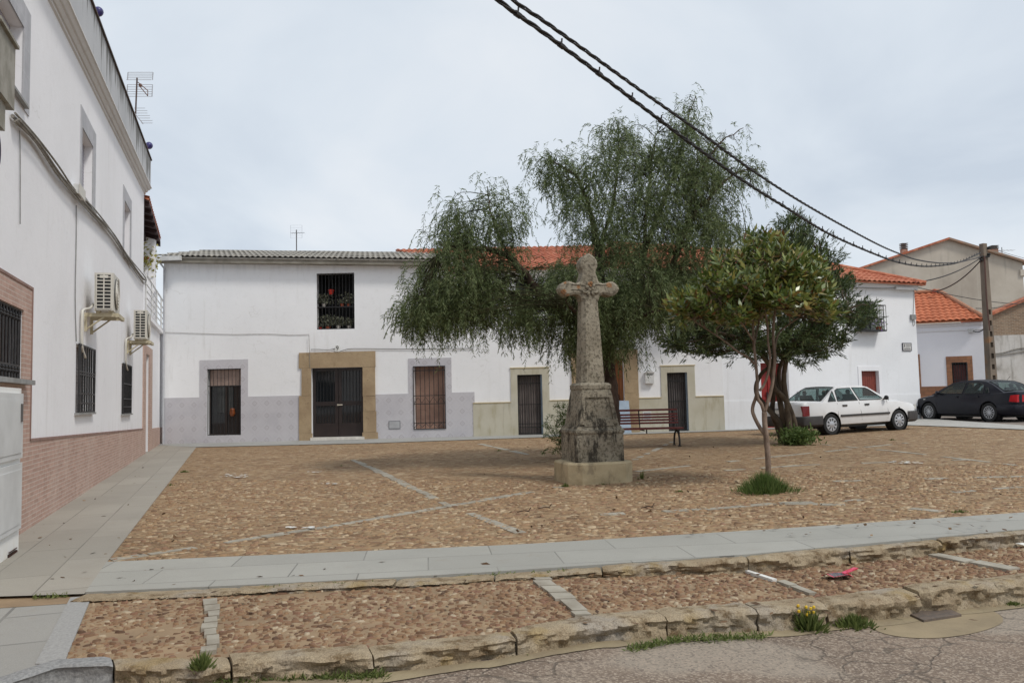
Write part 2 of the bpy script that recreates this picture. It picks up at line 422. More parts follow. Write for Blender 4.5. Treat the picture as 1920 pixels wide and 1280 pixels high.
slab = NT('granite_slabs', .75, spec=.3)
def slabmat(name, d, bw, bh, c, off=.5, ms=.006):
    t = NT(name, .72, spec=.35)
    n1 = t.n('ShaderNodeVectorMath', operation='DOT_PRODUCT'); t.l(t.pos, n1.inputs[0]); n1.inputs[1].default_value = (d[0], d[1], 0)
    n2 = t.n('ShaderNodeVectorMath', operation='DOT_PRODUCT'); t.l(t.pos, n2.inputs[0]); n2.inputs[1].default_value = (-d[1], d[0], 0)
    cc = t.n('ShaderNodeCombineXYZ'); t.l(n1.outputs['Value'], cc.inputs[0]); t.l(n2.outputs['Value'], cc.inputs[1])
    b = t.n('ShaderNodeTexBrick'); b.offset = off; t.l(cc.outputs[0], b.inputs['Vector'])
    b.inputs['Scale'].default_value = 1; b.inputs['Brick Width'].default_value = bw; b.inputs['Row Height'].default_value = bh
    b.inputs['Mortar Size'].default_value = ms; b.inputs['Mortar Smooth'].default_value = .1
    b.inputs['Color1'].default_value = (*k(c, 1.02), 1); b.inputs['Color2'].default_value = (*k(c, .88), 1); b.inputs['Mortar'].default_value = (*k(c, .5), 1)
    f = t.mix(t.step(t.noise(.7, det=5), .4, .7), b.outputs['Color'], k(c, .86))
    f = t.mix(.10, f, t.ramp(t.noise(160, det=2), [(.35, (.1, .1, .1)), (.65, (1, 1, 1))]), 'OVERLAY')
    f = t.mix(t.math('MULTIPLY', t.step(t.noise(.9, det=7, rough=.7), .45, .7), .35), f, k(c, .78))
    f = t.mix(t.math('MULTIPLY', t.step(t.noise(3, det=7, rough=.7), .56, .74), .35), f, lin((138, 126, 108)))
    t.col(f); t.bump(t.math('SUBTRACT', 1.0, b.outputs['Fac']), .5, .004)
    return t.m
sd_ = (near_edge[2] - near_edge[0]).normalized()
M_SLAB = slabmat('granite_paving', sd_, 1.1, .52, lin((160, 158, 150)))
M_SLABL = slabmat('granite_paving_side', LD, 1.3, .46, lin((156, 150, 139)))
M_SLABN = slabmat('granite_paving_near', LD, .72, .72, lin((156, 154, 148)), .3, .012)

def cobmat(name, sc, stones, mort, bst=1.0):
    t = NT(name, .9, spec=.2)
    v = t.scale(t.pos, (1, 1.5, 1))
    wz = t.n('ShaderNodeTexNoise'); wz.inputs['Scale'].default_value = 5; t.l(t.pos, wz.inputs['Vector'])
    av = t.n('ShaderNodeVectorMath', operation='ADD'); t.l(v, av.inputs[0]); t.l(t.scale(wz.outputs['Color'], (.12, .12, 0)), av.inputs[1]); v = av.outputs[0]
    dz = t.n('ShaderNodeSeparateXYZ'); t.l(v, dz.inputs[0]); c2 = t.n('ShaderNodeCombineXYZ'); t.l(dz.outputs[0], c2.inputs[0]); t.l(dz.outputs[1], c2.inputs[1]); v = c2.outputs[0]
    colr = t.sepz(t.vor(sc, v, out='Color')); edge = t.vor(sc, v, feat='DISTANCE_TO_EDGE', out='Distance'); dist = t.vor(sc, v, out='Distance')
    c = t.ramp(colr[0], stones)
    c = t.mix(.35, c, t.ramp(t.noise(30), [(.3, (.2, .2, .2)), (.7, (.8, .8, .8))]), 'OVERLAY')
    sand = t.mix(t.noise(2), k(mort, .9), k(mort, 1.1))
    m = t.step(t.math('ADD', edge, t.math('MULTIPLY', t.math('SUBTRACT', t.noise(14), .5), .12)), .02, .09)
    m2 = t.math('MULTIPLY', m, t.step(t.math('ADD', colr[1], t.math('MULTIPLY', t.math('SUBTRACT', t.noise(.9, det=4), .5), 1.5)), .12, .32))
    c = t.mix(m2, sand, c)
    big = t.noise(.45, det=6, rough=.6)
    c = t.mix(t.math('MULTIPLY', t.step(big, .5, .72), .35), c, k(mort, .72))
    t.col(c)
    h = t.math('MULTIPLY', m2, t.math('SUBTRACT', 1.0, t.math('MULTIPLY', dist, .6)))
    b = t.bump(h, bst, .03); t.bump(t.noise(60), .3, .005, b)
    return t
STONES = [(0, lin((108, 84, 65))), (.2, lin((142, 114, 86))), (.42, lin((158, 131, 99))), (.58, lin((137, 106, 84))), (.78, lin((161, 136, 105))), (.95, lin((182, 162, 134)))]
MORT = lin((149, 126, 98))
M_COB = cobmat('cobbled_square', 9.5, STONES, MORT).m
M_SAND = nm('dusty_mortar', k(MORT, .78), k(MORT, 1.05), 3, .95, .5, 50)
st = NT('loose_cobbles', .85, spec=.3)
isl = st.n('ShaderNodeNewGeometry').outputs['Random Per Island']
sc_ = st.ramp(isl, STONES)
sc_ = st.mix(st.math('MULTIPLY', st.step(st.noise(45, det=4), .45, .7), .35), sc_, lin((120, 98, 76)))
st.col(sc_); st.bump(st.noise(70), .3, .004); M_STONE = st.m
st = NT('reddish_cobbles', .85, spec=.3); isl = st.n('ShaderNodeNewGeometry').outputs['Random Per Island']
sc_ = st.ramp(isl, [(0, lin((88, 66, 51))), (.25, lin((124, 95, 72))), (.5, lin((143, 115, 87))), (.7, lin((126, 93, 75))), (.86, lin((150, 127, 99))), (.98, lin((176, 160, 136)))])
sc_ = st.mix(st.math('MULTIPLY', st.step(st.noise(45, det=4), .45, .7), .35), sc_, lin((112, 90, 70))); st.col(sc_); st.bump(st.noise(70), .3, .004); M_STONE2 = st.m

# far ground, carried to the horizon, below everything else
mb = MB(); N_ = 40
xs = [-600 + 1200 * i / N_ for i in range(N_ + 1)]
mb.add([(x, y, -.75) for x in xs for y in xs], [(i * (N_ + 1) + j, (i + 1) * (N_ + 1) + j, (i + 1) * (N_ + 1) + j + 1, i * (N_ + 1) + j + 1) for i in range(N_) for j in range(N_)])
struct(mb.build('ground', M_SAND))
# road in front and side street at the right
kb_back = [(210, 1235), (370, 1235), (500, 1227), (670, 1216), (920, 1190), (960, 1185), (1110, 1157), (1330, 1137), (1610, 1110), (1885, 1082), (1920, 1076)]
kb_front = [(215, 1250), (370, 1252), (500, 1243), (700, 1232), (930, 1206), (960, 1200), (1110, 1175), (1330, 1152), (1610, 1127), (1730, 1113), (1920, 1092)]
KB = ext([G(u, v, po) for u, v in kb_back], 0, 12); KF = ext([G(u, v, po) for u, v in kb_front], 0, 12)
def rz(x, y): return gz(x, y) + ro(x)
lft = [Vector((-30, 5.2, 0)), Vector((-6, 5.0, 0))]
road_far = [Vector((p.x, p.y + .10, 0)) for p in KB]
road_far = [Vector((-40, road_far[0].y + .0, 0))] + road_far + [Vector((60, 14, 0))]
road_near = [Vector((-40, -25, 0)), Vector((60, -25, 0))]
struct(up_fix(strip_mesh(road_far, road_near, 420, 12, rz)).build('road', M_ASPH, smooth=True))
# square: cobbles
sq_far = back_edge
sq = up_fix(strip_mesh(far_edge, sq_far, 60, 50, lambda x, y: gz(x, y)))
struct(sq.build('cobbled_square', M_COB, smooth=True))
# pavement strips
zs = lambda o: (lambda x, y: gz(x, y) + o)
fs_ = up_fix(strip_mesh(far_edge, near_edge, 60, 2, zs(.012)))
for P, sgn in ((far_edge, 1), (near_edge, -1)):       # a real edge below the slabs
    for i in range(len(P) - 1):
        a, b = P[i], P[i + 1]; fs_.quad((a.x, a.y, gz(a.x, a.y) + .012), (b.x, b.y, gz(b.x, b.y) + .012), (b.x, b.y, gz(b.x, b.y) - .05), (a.x, a.y, gz(a.x, a.y) - .05))
struct(fs_.build('front_pavement', M_SLAB))
wA = [LW0 - LD * 8, LW1 + LD * 1.5]
eA = [pe0 - LD * 0.0, pe1]
lp = up_fix(strip_mesh([G(160, 1112) - LD * .05, pe0, pe1, pe1 + LD * .3], [LW0 - LD * 3.2 - Vector((.6, 0, 0)), LW0 - Vector((.6, 0, 0)), LW1 - Vector((.6, 0, 0)), LW1 + LD * .3], 30, 4, zs(.009)))
for a, b in ((pe0, pe1),):
    lp.quad((a.x, a.y, gz(a.x, a.y) + .009), (b.x, b.y, gz(b.x, b.y) + .009), (b.x, b.y, gz(b.x, b.y) - .05), (a.x, a.y, gz(a.x, a.y) - .05))
struct(lp.build('side_pavement', M_SLABL))
bp_near = [p for p in back_edge]
bp_far = [Vector((p.x + (.0 if i else -3.0), p.y + (2.6 if p.x < 12 else 2.2 + (p.x - 12) * .0), 0)) for i, p in enumerate(back_edge[:5])]
bp = up_fix(strip_mesh(back_edge[:6], bp_far + [Vector((back_edge[5].x + .5, back_edge[5].y + 3.5, 0))], 30, 3, zs(.014)))
struct(bp.build('back_pavement', slabmat('granite_paving_back', (1, 0), .9, .5, lin((160, 160, 156)))))
M_KERBC = nm('pale_concrete', lin((176, 174, 168)), lin((158, 156, 150)), 4, .85, .3, 40)
rk = [G(1715, 790), G(1800, 794.5), G(1920, 802)]; rk = ext(rk, 0, 14)
rk2 = [G(1690, 797), G(1800, 801), G(1920, 807)]; rk2 = ext(rk2, 0, 14)
r3 = up_fix(strip_mesh([G(1700, 785), G(1735, 784.5), G(1800, 790), G(1920, 798.5), ext([G(1800, 790), G(1920, 798.5)], 0, 14)[-1]], back_edge[5:], 20, 2, zs(.02)))
struct(r3.build('corner_pavement', M_KERBC))
ss = up_fix(strip_mesh([Vector((9, 24.0, 0)), Vector((60, 18, 0))], [Vector((9, 75, 0)), Vector((70, 75, 0))], 30, 24, zs(-.03)))
struct(ss.build('side_street', nm('worn_asphalt', lin((118, 108, 100)), lin((136, 126, 116)), 2, .9, .4, 60)))

# parking strip: dusty bed with real stones
park_far = [Vector((p.x, p.y - .20 + .07 * sm(p.x, 0, 2), 0)) for p in near_edge]; park_near = [G(108, 1243, po)] + [Vector((p.x, p.y, 0)) for p in KB]; park_far[0] = G(168, 1119, po)
struct(up_fix(strip_mesh(park_far, park_near, 60, 6, lambda x, y: gz(x, y) + po(x) * sm(1, 0, 1))).build('parking_bed', M_SAND, smooth=True))
def cobbles(name, A, B, size, zf, seed, umax=1.0, keep=.93, hgt=.45, ring=7, mat=None):
    r = np.random.default_rng(seed)
    def res(P):
        P = np.array([(p[0], p[1]) for p in P]); d = np.r_[0, np.cumsum(np.linalg.norm(np.diff(P, axis=0), axis=1))]
        return lambda q: np.stack([np.interp(q * d[-1], d, P[:, 0]), np.interp(q * d[-1], d, P[:, 1])], -1), d[-1]
    fa, la = res(A); fb_, lb = res(B)
    w = np.linalg.norm(fa(np.array([.5])) - fb_(np.array([.5])))
    n = int(max(la, lb) / size[0] * umax); m = int(w / size[1])
    I, J = np.meshgrid(np.arange(n), np.arange(m), indexing='ij'); I = I.ravel(); J = J.ravel()
    uu = (I + (J % 2) * .5 + r.uniform(-.32, .32, len(I))) / n * umax; tt = (J + .5 + r.uniform(-.3, .3, len(I))) / m
    kn = np.array([mnoise.noise(Vector((q * 21, t_ * 4.5, seed * 3.1))) + .5 * mnoise.noise(Vector((q * 70, t_ * 15, seed))) for q, t_ in zip(uu, tt)]); kp = (r.uniform(size=len(I)) < np.where(kn > .34, keep * .45, keep)) & (uu < umax * .999) & (uu > 0.002) & (tt > .01) & (tt < .99); uu = uu[kp]; tt = tt[kp]
    c = fa(uu) * (1 - tt[:, None]) + fb_(uu) * tt[:, None]; N = len(c)
    sz_ = r.lognormal(0, .26, N).clip(.55, 1.7); a = r.uniform(.38, .60, N) * size[0] * sz_; b = r.uniform(.34, .60, N) * size[1] * sz_; th = r.normal(0, .7, N) + (r.uniform(size=N) < .35) * 1.4
    ang = np.arange(ring) * 2 * np.pi / ring; rr = 1 + r.uniform(-.32, .28, (N, ring))
    ex = np.cos(ang)[None] * rr * a[:, None]; ey = np.sin(ang)[None] * rr * b[:, None]
    X = c[:, :1] + ex * np.cos(th)[:, None] - ey * np.sin(th)[:, None]; Y = c[:, 1:] + ex * np.sin(th)[:, None] + ey * np.cos(th)[:, None]
    X2 = c[:, :1] + .62 * (ex * np.cos(th)[:, None] - ey * np.sin(th)[:, None]); Y2 = c[:, 1:] + .62 * (ex * np.sin(th)[:, None] + ey * np.cos(th)[:, None])
    z0 = np.array([zf(x, y) for x, y in c])[:, None]; h = (r.uniform(.12, .46, N) * size[1] * hgt / .45)[:, None]
    tl = r.normal(0, .10, (N, 2)); tz = lambda X_, Y_: (X_ - c[:, :1]) * tl[:, :1] + (Y_ - c[:, 1:]) * tl[:, 1:]
    low = np.stack([X, Y, np.broadcast_to(z0 - .012, X.shape)], -1); top = np.stack([X2, Y2, z0 + h + tz(X2, Y2)], -1)
    V = np.concatenate([low, top], 1).reshape(-1, 3)
    base = (np.arange(N) * 2 * ring)[:, None]
    q = []
    for j in range(ring):
        j2 = (j + 1) % ring; q.append(np.concatenate([base + j, base + j2, base + ring + j2, base + ring + j], 1))
    q = np.stack(q, 1).reshape(-1, 4); tp = base + ring + np.arange(ring)[None]
    me = bpy.data.meshes.new(name); me.vertices.add(len(V)); me.vertices.foreach_set('co', V.astype(np.float32).ravel())
    li = np.concatenate([q.ravel(), tp.ravel()]); me.loops.add(len(li)); me.loops.foreach_set('vertex_index', li.astype(np.int32))
    nq = len(q); me.polygons.add(nq + N)
    me.polygons.foreach_set('loop_start', np.r_[np.arange(nq) * 4, nq * 4 + np.arange(N) * ring].astype(np.int32))
    me.polygons.foreach_set('loop_total', np.r_[np.full(nq, 4), np.full(N, ring)].astype(np.int32))
    me.polygons.foreach_set('use_smooth', np.ones(nq + N, bool))
    me.materials.append(mat or M_STONE); me.update(); me.validate()
    o = bpy.data.objects.new(name, me); COL.objects.link(o); return struct(o)
cobbles('parking_cobbles', park_far, park_near, (.060, .036), lambda x, y: gz(x, y) + po(x) - .004, 3, umax=.8, keep=.93, mat=M_STONE2)
# nearest band of the square gets real stones too
mid_edge = [a.lerp(b, .42) for a, b in zip([Vector((p.x, p.y)) for p in far_edge], [Vector((p.x, p.y)) for p in (far_edge[0] + (pe1 - pe0), *[G(u, v) for u, v in ((600, 838), (960, 838), (1440, 825), (1920, 812))], G(1920, 812) + Vector((12, 0, 0)))])]
cobbles('square_cobbles', far_edge, mid_edge, (.088, .062), lambda x, y: gz(x, y) - .006, 5, umax=.8, keep=.80, hgt=.3, ring=6)

# kerb stones
def kerb(name, back, front, zt, drop, mat, seed, step=.85, amp=1.0):
    r = random.Random(seed); mb = MB()
    def arc(P):
        d = [0]
        for i in range(1, len(P)): d.append(d[-1] + (Vector(P[i][:2]) - Vector(P[i - 1][:2])).length)
        return d
    db, df = arc(back), arc(front)
    def ev(P, d, f):
        q = f * d[-1]; i = 0
        while i < len(P) - 2 and d[i + 1] < q: i += 1
        t = (q - d[i]) / max(1e-9, d[i + 1] - d[i]); return Vector(P[i][:2]).lerp(Vector(P[i + 1][:2]), t)
    L = db[-1]; q = 0
    while q < L - .3:
        ln = r.uniform(.6, 1.35) * step; q1 = min(L, q + ln); q1 = L if L - q1 < .35 else q1; ln = q1 - q; n = max(4, int(ln / .03)); rows = []; hz = r.uniform(-.008, .012); fz = r.uniform(-.015, .015)
        s1, s2 = r.uniform(0, 99), r.uniform(0, 99)
        for i in range(n + 1):
            f = (q + .006 + (q1 - q - .012) * i / n) / L; a = ev(back, db, f); b = ev(front, df, f); e_ = 1 - (.0 if 0 < i < n else 1)
            def nz(kk):
                v_ = Vector((a.x, a.y, kk * .035 + s1)); return amp * (.016 * mnoise.noise(v_ * 7) + .012 * mnoise.noise(v_ * 19) + .006 * mnoise.noise(v_ * 50))
            di = (b - a).normalized(); zt_ = zt(a.x, a.y) + hz; dr = drop(a.x)
            prof = [(a, -.06), (a, 0), (a.lerp(b, .3), .003), (a.lerp(b, .65), .003), (b - di * .012, 0), (b + di * .004, -.012), (b + di * (.008 + fz), -dr * .22), (b + di * (.004 + fz), -dr * .38), (b + di * (.002 + fz), -dr * .54), (b + di * (.0 + fz), -dr * .7), (b + di * (-.004 + fz), -dr * .85), (b + di * .01, -dr - .05)]
            row = []
            for kk, (pp, z) in enumerate(prof):
                d2 = di * nz(kk) * (2.6 if kk > 5 else .7); zz = zt_ + z + (nz(kk + 9) * .35 if kk else 0) - (.008 * (1 - e_) if 0 < kk < 6 else 0)
                row.append((pp.x + d2.x, pp.y + d2.y, zz))
            rows.append(row)
        m = len(rows[0]); vs = [p for row in rows for p in row]
        fs = [(i * m + j, i * m + j + 1, (i + 1) * m + j + 1, (i + 1) * m + j) for i in range(n) for j in range(m - 1)]
        fs += [tuple(range(m)), tuple(n * m + j for j in range(m))[::-1]]
        mb.add(vs, fs); q = q1
    return struct(mb.build(name, mat, smooth=True, angle=35))
kt = NT('old_granite_kerb', .9, spec=.2)
kc = kt.ramp(kt.noise(2.2, det=6), [(.3, lin((138, 121, 98))), (.5, lin((158, 143, 119))), (.7, lin((150, 142, 131)))])
kc = kt.mix(kt.math('MULTIPLY', kt.step(kt.noise(9, det=7, rough=.7), .48, .66), .8), kc, lin((96, 76, 50)))
kc = kt.mix(kt.math('MULTIPLY', kt.step(kt.noise(3.1, det=5), .56, .66), .5), kc, lin((150, 128, 84)))
kc = kt.mix(.3, kc, kt.ramp(kt.noise(120, det=2), [(.35, (.1, .1, .1)), (.65, (.9, .9, .9))]), 'OVERLAY')
kt.col(kc); kb_ = kt.bump(kt.noise(14, det=6, rough=.65), .9, .03); kt.bump(kt.noise(90), .4, .006, kb_); M_KERB = kt.m
kerb('road_kerb', KB, KF, lambda x, y: gz(x, y) + po(x) + .012, lambda x: drop(x) + .02, M_KERB, 4)
k1f = [Vector((p.x, p.y - .22 + .07 * sm(p.x, 0, 2), 0)) for p in near_edge]; k1b = [Vector((p.x, p.y - .03, 0)) for p in near_edge]
kerb('upper_kerb', k1b, k1f, lambda x, y: gz(x, y) + .002, lambda x: -po(x) + .01, M_KERB, 9, 1.2)
# gutter of cement at the foot of the kerb
gut_a = [Vector((p.x, p.y - .0, 0)) for p in KF]; gut_b = [Vector((p.x, p.y - .13 + .05 * mnoise.noise(Vector((p.x * 2.1, 0, 5))) + .02 * mnoise.noise(Vector((p.x * 9, 0, 5))), 0)) for p in [a_.lerp(b_, f / 12) for a_, b_ in zip(KF, KF[1:]) for f in range(12)]]
struct(up_fix(strip_mesh(gut_a, gut_b, 240, 2, lambda x, y: rz(x, y) + .006)).build('gutter', nm('cement_gutter', lin((150, 136, 108)), lin((128, 114, 92)), 3, .95, .6, 30)))
# cross pavement, bottom left corner
A_ = [Vector((-14, 0)), Vector((-14, 0))]
q0 = G(0, 1124, po); q1 = G(160, 1120, po); q2 = G(62, 1248, po); q3 = G(-300, 1300, po)
cp = up_fix(strip_mesh([G(-500, 1140, po), q1], [G(-300, 1366, po), G(98, 1243, po)], 14, 6, lambda x, y: gz(x, y) + po(x) + .006))
struct(cp.build('crossing_pavement', M_SLABN))
struct(up_fix(strip_mesh([G(-300, 1118, 0), G(-60, 1112, 0), G(182, 1104, 0)], [G(-300, 1150, 0), G(-60, 1140, 0), G(182, 1124, 0)], 20, 2, lambda x, y: gz(x, y) - .012)).build('sandy_joint', M_SAND))
bd = MB(); a, b, c, d = G(132, 1122, po), G(172, 1119, po), G(118, 1250, po), G(66, 1247, po)
for p_ in (a, b, c, d): p_.z += .012
bd.quad(a, b, c, d); bd.add([*(tuple(p_) for p_ in (a, b, c, d)), *((p_.x, p_.y, p_.z - .05) for p_ in (a, b, c, d))], [(1, 2, 6, 5), (0, 1, 5, 4), (2, 3, 7, 6)])
M_GRAN = nm('grey_granite', lin((160, 159, 156)), lin((142, 141, 138)), 60, .8, .3, 120)
struct(up_fix(bd).build('granite_border', M_GRAN))
kerb('granite_kerb', [G(-300, 1368, po), G(104, 1240, po), G(209, 1234, po)], [G(-300, 1388, po), G(106, 1252, po), G(214, 1247, po)], lambda x, y: gz(x, y) + po(x) + .003, lambda x: .09, nm('dark_granite_kerb', lin((150, 150, 148)), lin((120, 120, 120)), 50, .85, .5, 80), 2, 1.1, .25)

# flagstone bands set into the cobbles
def flags(name, pts, w, off=None, zoff=.007, seg=.42, seed=1, mat=None, gap=.15):
    r = random.Random(seed); P = [G(u, v, off) for u, v in pts]; mb = MB()
    for i in range(len(P) - 1):
        a, b = P[i], P[i + 1]; L = (b - a).length; d = (b - a) / L; n = Vector((-d.y, d.x, 0)); q = 0
        while q < L:
            l = min(L - q, r.uniform(.7, 1.3) * seg)
            if r.random() > gap and l > .08:
                ww = w * r.uniform(.55, 1.0) / 2; s = r.uniform(-.015, .015); vs = []
                for (x, y) in ((q + .012, -ww), (q + l - .012, -ww * r.uniform(.85, 1.1)), (q + l - .012, ww), (q + .012, ww * r.uniform(.85, 1.1))):
                    p = a + d * x + n * (y + s); p.z = gz(p.x, p.y) + (off(p.x) if off else 0) + zoff; vs.append(p)
                mb.add(vs + [p - Vector((0, 0, .05)) for p in vs], [(0, 1, 2, 3), (4, 5, 1, 0), (5, 6, 2, 1), (6, 7, 3, 2), (7, 4, 0, 3)])
            q += l
    o = up_fixed = mb.build(name, mat or M_FLAG); return struct(o)
M_FLAG = nm('worn_flagstone', lin((164, 158, 144)), lin((138, 130, 116)), 5, .85, .5, 30)
flags('flagstone_band', [(205, 1050), (420, 1018), (640, 983), (835, 950), (960, 928), (1050, 913)], .17, seed=1)
flags('flagstone_band', [(662, 862), (745, 900), (840, 947)], .17, seed=2, gap=.05)
flags('flagstone_band', [(880, 962), (990, 1003)], .15, seed=3, gap=.4)
flags('flagstone_band', [(1000, 969), (1190, 962), (1320, 955), (1460, 943), (1580, 940), (1920, 912)], .16, seed=4, gap=.3)
flags('flagstone_band', [(1460, 944), (1660, 948), (1800, 962)], .16, seed=5, gap=.45)
flags('flagstone_band', [(1190, 884), (1330, 869), (1560, 845), (1700, 830)], .15, seed=6, gap=.35)
flags('flagstone_band', [(1280, 888), (1500, 872), (1680, 866), (1810, 862)], .15, seed=7, gap=.35)
flags('flagstone_band', [(1540, 833), (1680, 846), (1920, 874)], .15, seed=8, gap=.3)
flags('flagstone_band', [(1260, 828), (1190, 862)], .18, seed=9, gap=.2)
flags('flagstone_band', [(1560, 902), (1920, 893)], .15, seed=10, gap=.4)
flags('flagstone_band', [(900, 832), (990, 852)], .18, seed=11, gap=.2)
flags('flagstone_divider', [(397, 1127), (396, 1228)], .115, po, .026, .2, 12, gap=0)
flags('flagstone_divider', [(1005, 1080), (1095, 1158)], .16, po, .022, .24, 13, gap=0)
flags('flagstone_divider', [(1460, 1092), (1525, 1117)], .09, po, .022, .24, 14, gap=0)
flags('flagstone_divider', [(1750, 1041), (1905, 1072)], .15, po, .022, .3, 15, gap=0)
M_WPAINT = nm('white_road_paint', lin((226, 226, 222)), lin((200, 198, 190)), 20, .8)
flags('painted_line', [(1388, 1070), (1455, 1092)], .06, po, .026, .5, 16, M_WPAINT, 0)
def splash(pts, seed):                                # old white paint left on the stones
    r = random.Random(seed); mb = MB()
    for (u, v, n, du, dv) in pts:
        for _ in range(n):
            p = G(u + r.uniform(-du, du), v + r.uniform(-dv, dv)); s = r.uniform(.015, .05); t = r.uniform(0, 3)
            vs = [(p.x + s * math.cos(t + q) * r.uniform(.6, 1.3), p.y + s * math.sin(t + q) * r.uniform(.6, 1.3), p.z + .022) for q in (0, 1, 2.1, 3.1, 4.2, 5.2)]
            mb.add(vs, [tuple(range(6))])
    return struct(mb.build('paint_marks', M_WPAINT))
splash([(437, 893, 30, 28, 3.5), (562, 992, 7, 26, 1.8), (590, 887, 6, 12, 1.5), (610, 908, 6, 20, 1.5), (1698, 868, 26, 30, 2)], 3)
# cement patch with its metal cover
cpc = G(1635, 1160, ro); mb = MB(); r = random.Random(5)
pts = [G(u, v, ro) for u, v in ((1625, 1172), (1640, 1148), (1740, 1134), (1820, 1134), (1870, 1150), (1878, 1168), (1830, 1186), (1760, 1196), (1700, 1195), (1655, 1187))]
pts = [Vector((p.x, p.y, rz(p.x, p.y) + .004)) for p in catmull(pts + [pts[0]], 5)[:-1]]
mb.add(pts, [tuple(range(len(pts)))])
struct(up_fix(mb).build('cement_patch', nm('cement_patch', lin((150, 134, 106)), lin((128, 114, 90)), 2.5, .9, .3, 40)))
mb = MB(); pl = [G(u, v, ro) for u, v in ((1697, 1151), (1770, 1141), (1803, 1156), (1732, 1167))]
pl = [Vector((p.x, p.y, rz(p.x, p.y) + .02)) for p in pl]
mb.add(pl + [p - Vector((0, 0, .04)) for p in pl], [(3, 2, 1, 0), (0, 1, 5, 4), (1, 2, 6, 5), (2, 3, 7, 6), (3, 0, 4, 7)])
cv = up_fix(mb).build('drain_cover', nm('rusty_iron_cover', lin((118, 104, 92)), lin((98, 90, 84)), 20, .7, .4, 120, .3), loc=pl[0])
tag(cv, 'square grey metal drain cover set in the cement patch of the road', 'drain cover')
# ---------------------------------------------------------------- shared building materials
WHITE = (.80, .80, .81)
FA = Fr(at(305, 829, 27.2), at(888, 821, 27.0) - at(305, 829, 27.2))
FL = Fr(LW0, LD)
FC = Fr(at(1483, 800, 27.4), at(1728, 784, 29.9) - at(1483, 800, 27.4))
FE = Fr(at(1715, 770, 35.2), at(1850, 770, 34.2) - at(1715, 770, 35.2))
M_WALLA = plaster('limewash_wall', (.88, .885, .895), .8, [(FA.Z(600, 492), .5, (.50, .52, .55), .25)])
M_WALLL = plaster('left_plaster', (.87, .865, .88), .6, [(FL.Z(100, 905), .9, (.46, .44, .42), .5)])
M_WALLC = plaster('bright_plaster', (.83, .84, .86), .55)
M_WALLB = plaster('white_wall_stone_dado', (.88, .885, .895), .6)
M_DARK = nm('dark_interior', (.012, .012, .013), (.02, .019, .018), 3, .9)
M_IRON = nm('black_iron', (.018, .018, .02), (.035, .033, .033), 20, .5, metal=.3)
M_IRONB = nm('brown_iron', lin((58, 36, 30)), lin((72, 46, 38)), 20, .6)
M_GLASS = NT('dark_glass', .06, spec=.6).col((.012, .014, .016)).m
M_GREY = nm('galvanised', lin((150, 150, 148)), lin((128, 128, 126)), 8, .6, metal=.2)
M_WMET = nm('white_metal', lin((214, 214, 212)), lin((196, 196, 194)), 6, .5)
M_BLACKP = NT('black_plastic', .6).col((.012, .012, .012)).m
M_ROOFT = NT('clay_tiles', .85)
_t = M_ROOFT
_c = _t.ramp(_t.vor(4.6, out='Color'), [(0, lin((150, 82, 58))), (.5, lin((176, 104, 76))), (1, lin((194, 130, 100)))])
_c = _t.mix(_t.math('MULTIPLY', _t.step(_t.noise(2.4, det=7, rough=.7), .5, .72), .45), _c, lin((120, 84, 62)))
_t.col(_c); _t.bump(_t.noise(40), .3, .006); M_ROOFT = _t.m
_t = NT('old_fibre_cement', .92); _c = _t.ramp(_t.noise(2.2, det=7, rough=.7), [(.3, lin((124, 121, 115))), (.55, lin((152, 148, 140))), (.75, lin((172, 164, 146)))])
_c = _t.mix(_t.math('MULTIPLY', _t.step(_t.noise(11, det=4), .55, .68), .5), _c, lin((84, 82, 78))); _t.col(_c); _t.bump(_t.noise(30), .4, .01); M_FIB = _t.m
def thin(fr, s0, s1, z0, z1, y0, y1): return fr.box(MB(), s0, s1, y0, y1, z0, z1)
def grille(fr, parent, s0, s1, z0, z1, y, n, mat, r=.009, cross=(.02, .98), name='grille', extra=None, deco=False):
    mb = MB(); h = z1 - z0
    for i in range(n):
        s = s0 + (s1 - s0) * (i + .5) / n; mb.tube([fr.p(s, y, z0), fr.p(s, y, z1)], r, 6)
        if deco:
            for q in (.12, .16, .86, .9): mb.sphere(fr.p(s, y, z0 + h * q), r * 1.9, 8)
    for c in cross:
        fr.box(mb, s0, s1, y - .012, y + .006, z0 + h * c - .012, z0 + h * c + .012)
    for s in (s0, s1): fr.box(mb, s - .01, s + .01, y - .012, y + .01, z0, z1)
    if extra: extra(mb)
    return mb.build(name, mat, parent)
def pane(fr, parent, s0, s1, z0, z1, y, mat, name='pane', t=.01): return thin(fr, s0, s1, z0, z1, y, y + t).build(name, mat, parent)
def ledge(fr, s0, s1, z, y0, h, back=.1): return thin(fr, s0, s1, z - h, z, y0, back)
def curtain(fr, s0, s1, z0, z1, y, period=.09, amp=.02):
    mb = MB(); n = max(6, int((s1 - s0) / period * 8)); vs = []
    for i in range(n + 1):
        s = s0 + (s1 - s0) * i / n; yy = y + amp * math.sin(2 * math.pi * (s - s0) / period) + amp * .4 * math.sin(9.3 * s)
        vs += [fr.p(s, yy, z0), fr.p(s, yy, z1)]
    mb.add(vs, [(2 * i, 2 * i + 2, 2 * i + 3, 2 * i + 1) for i in range(n)]); return mb
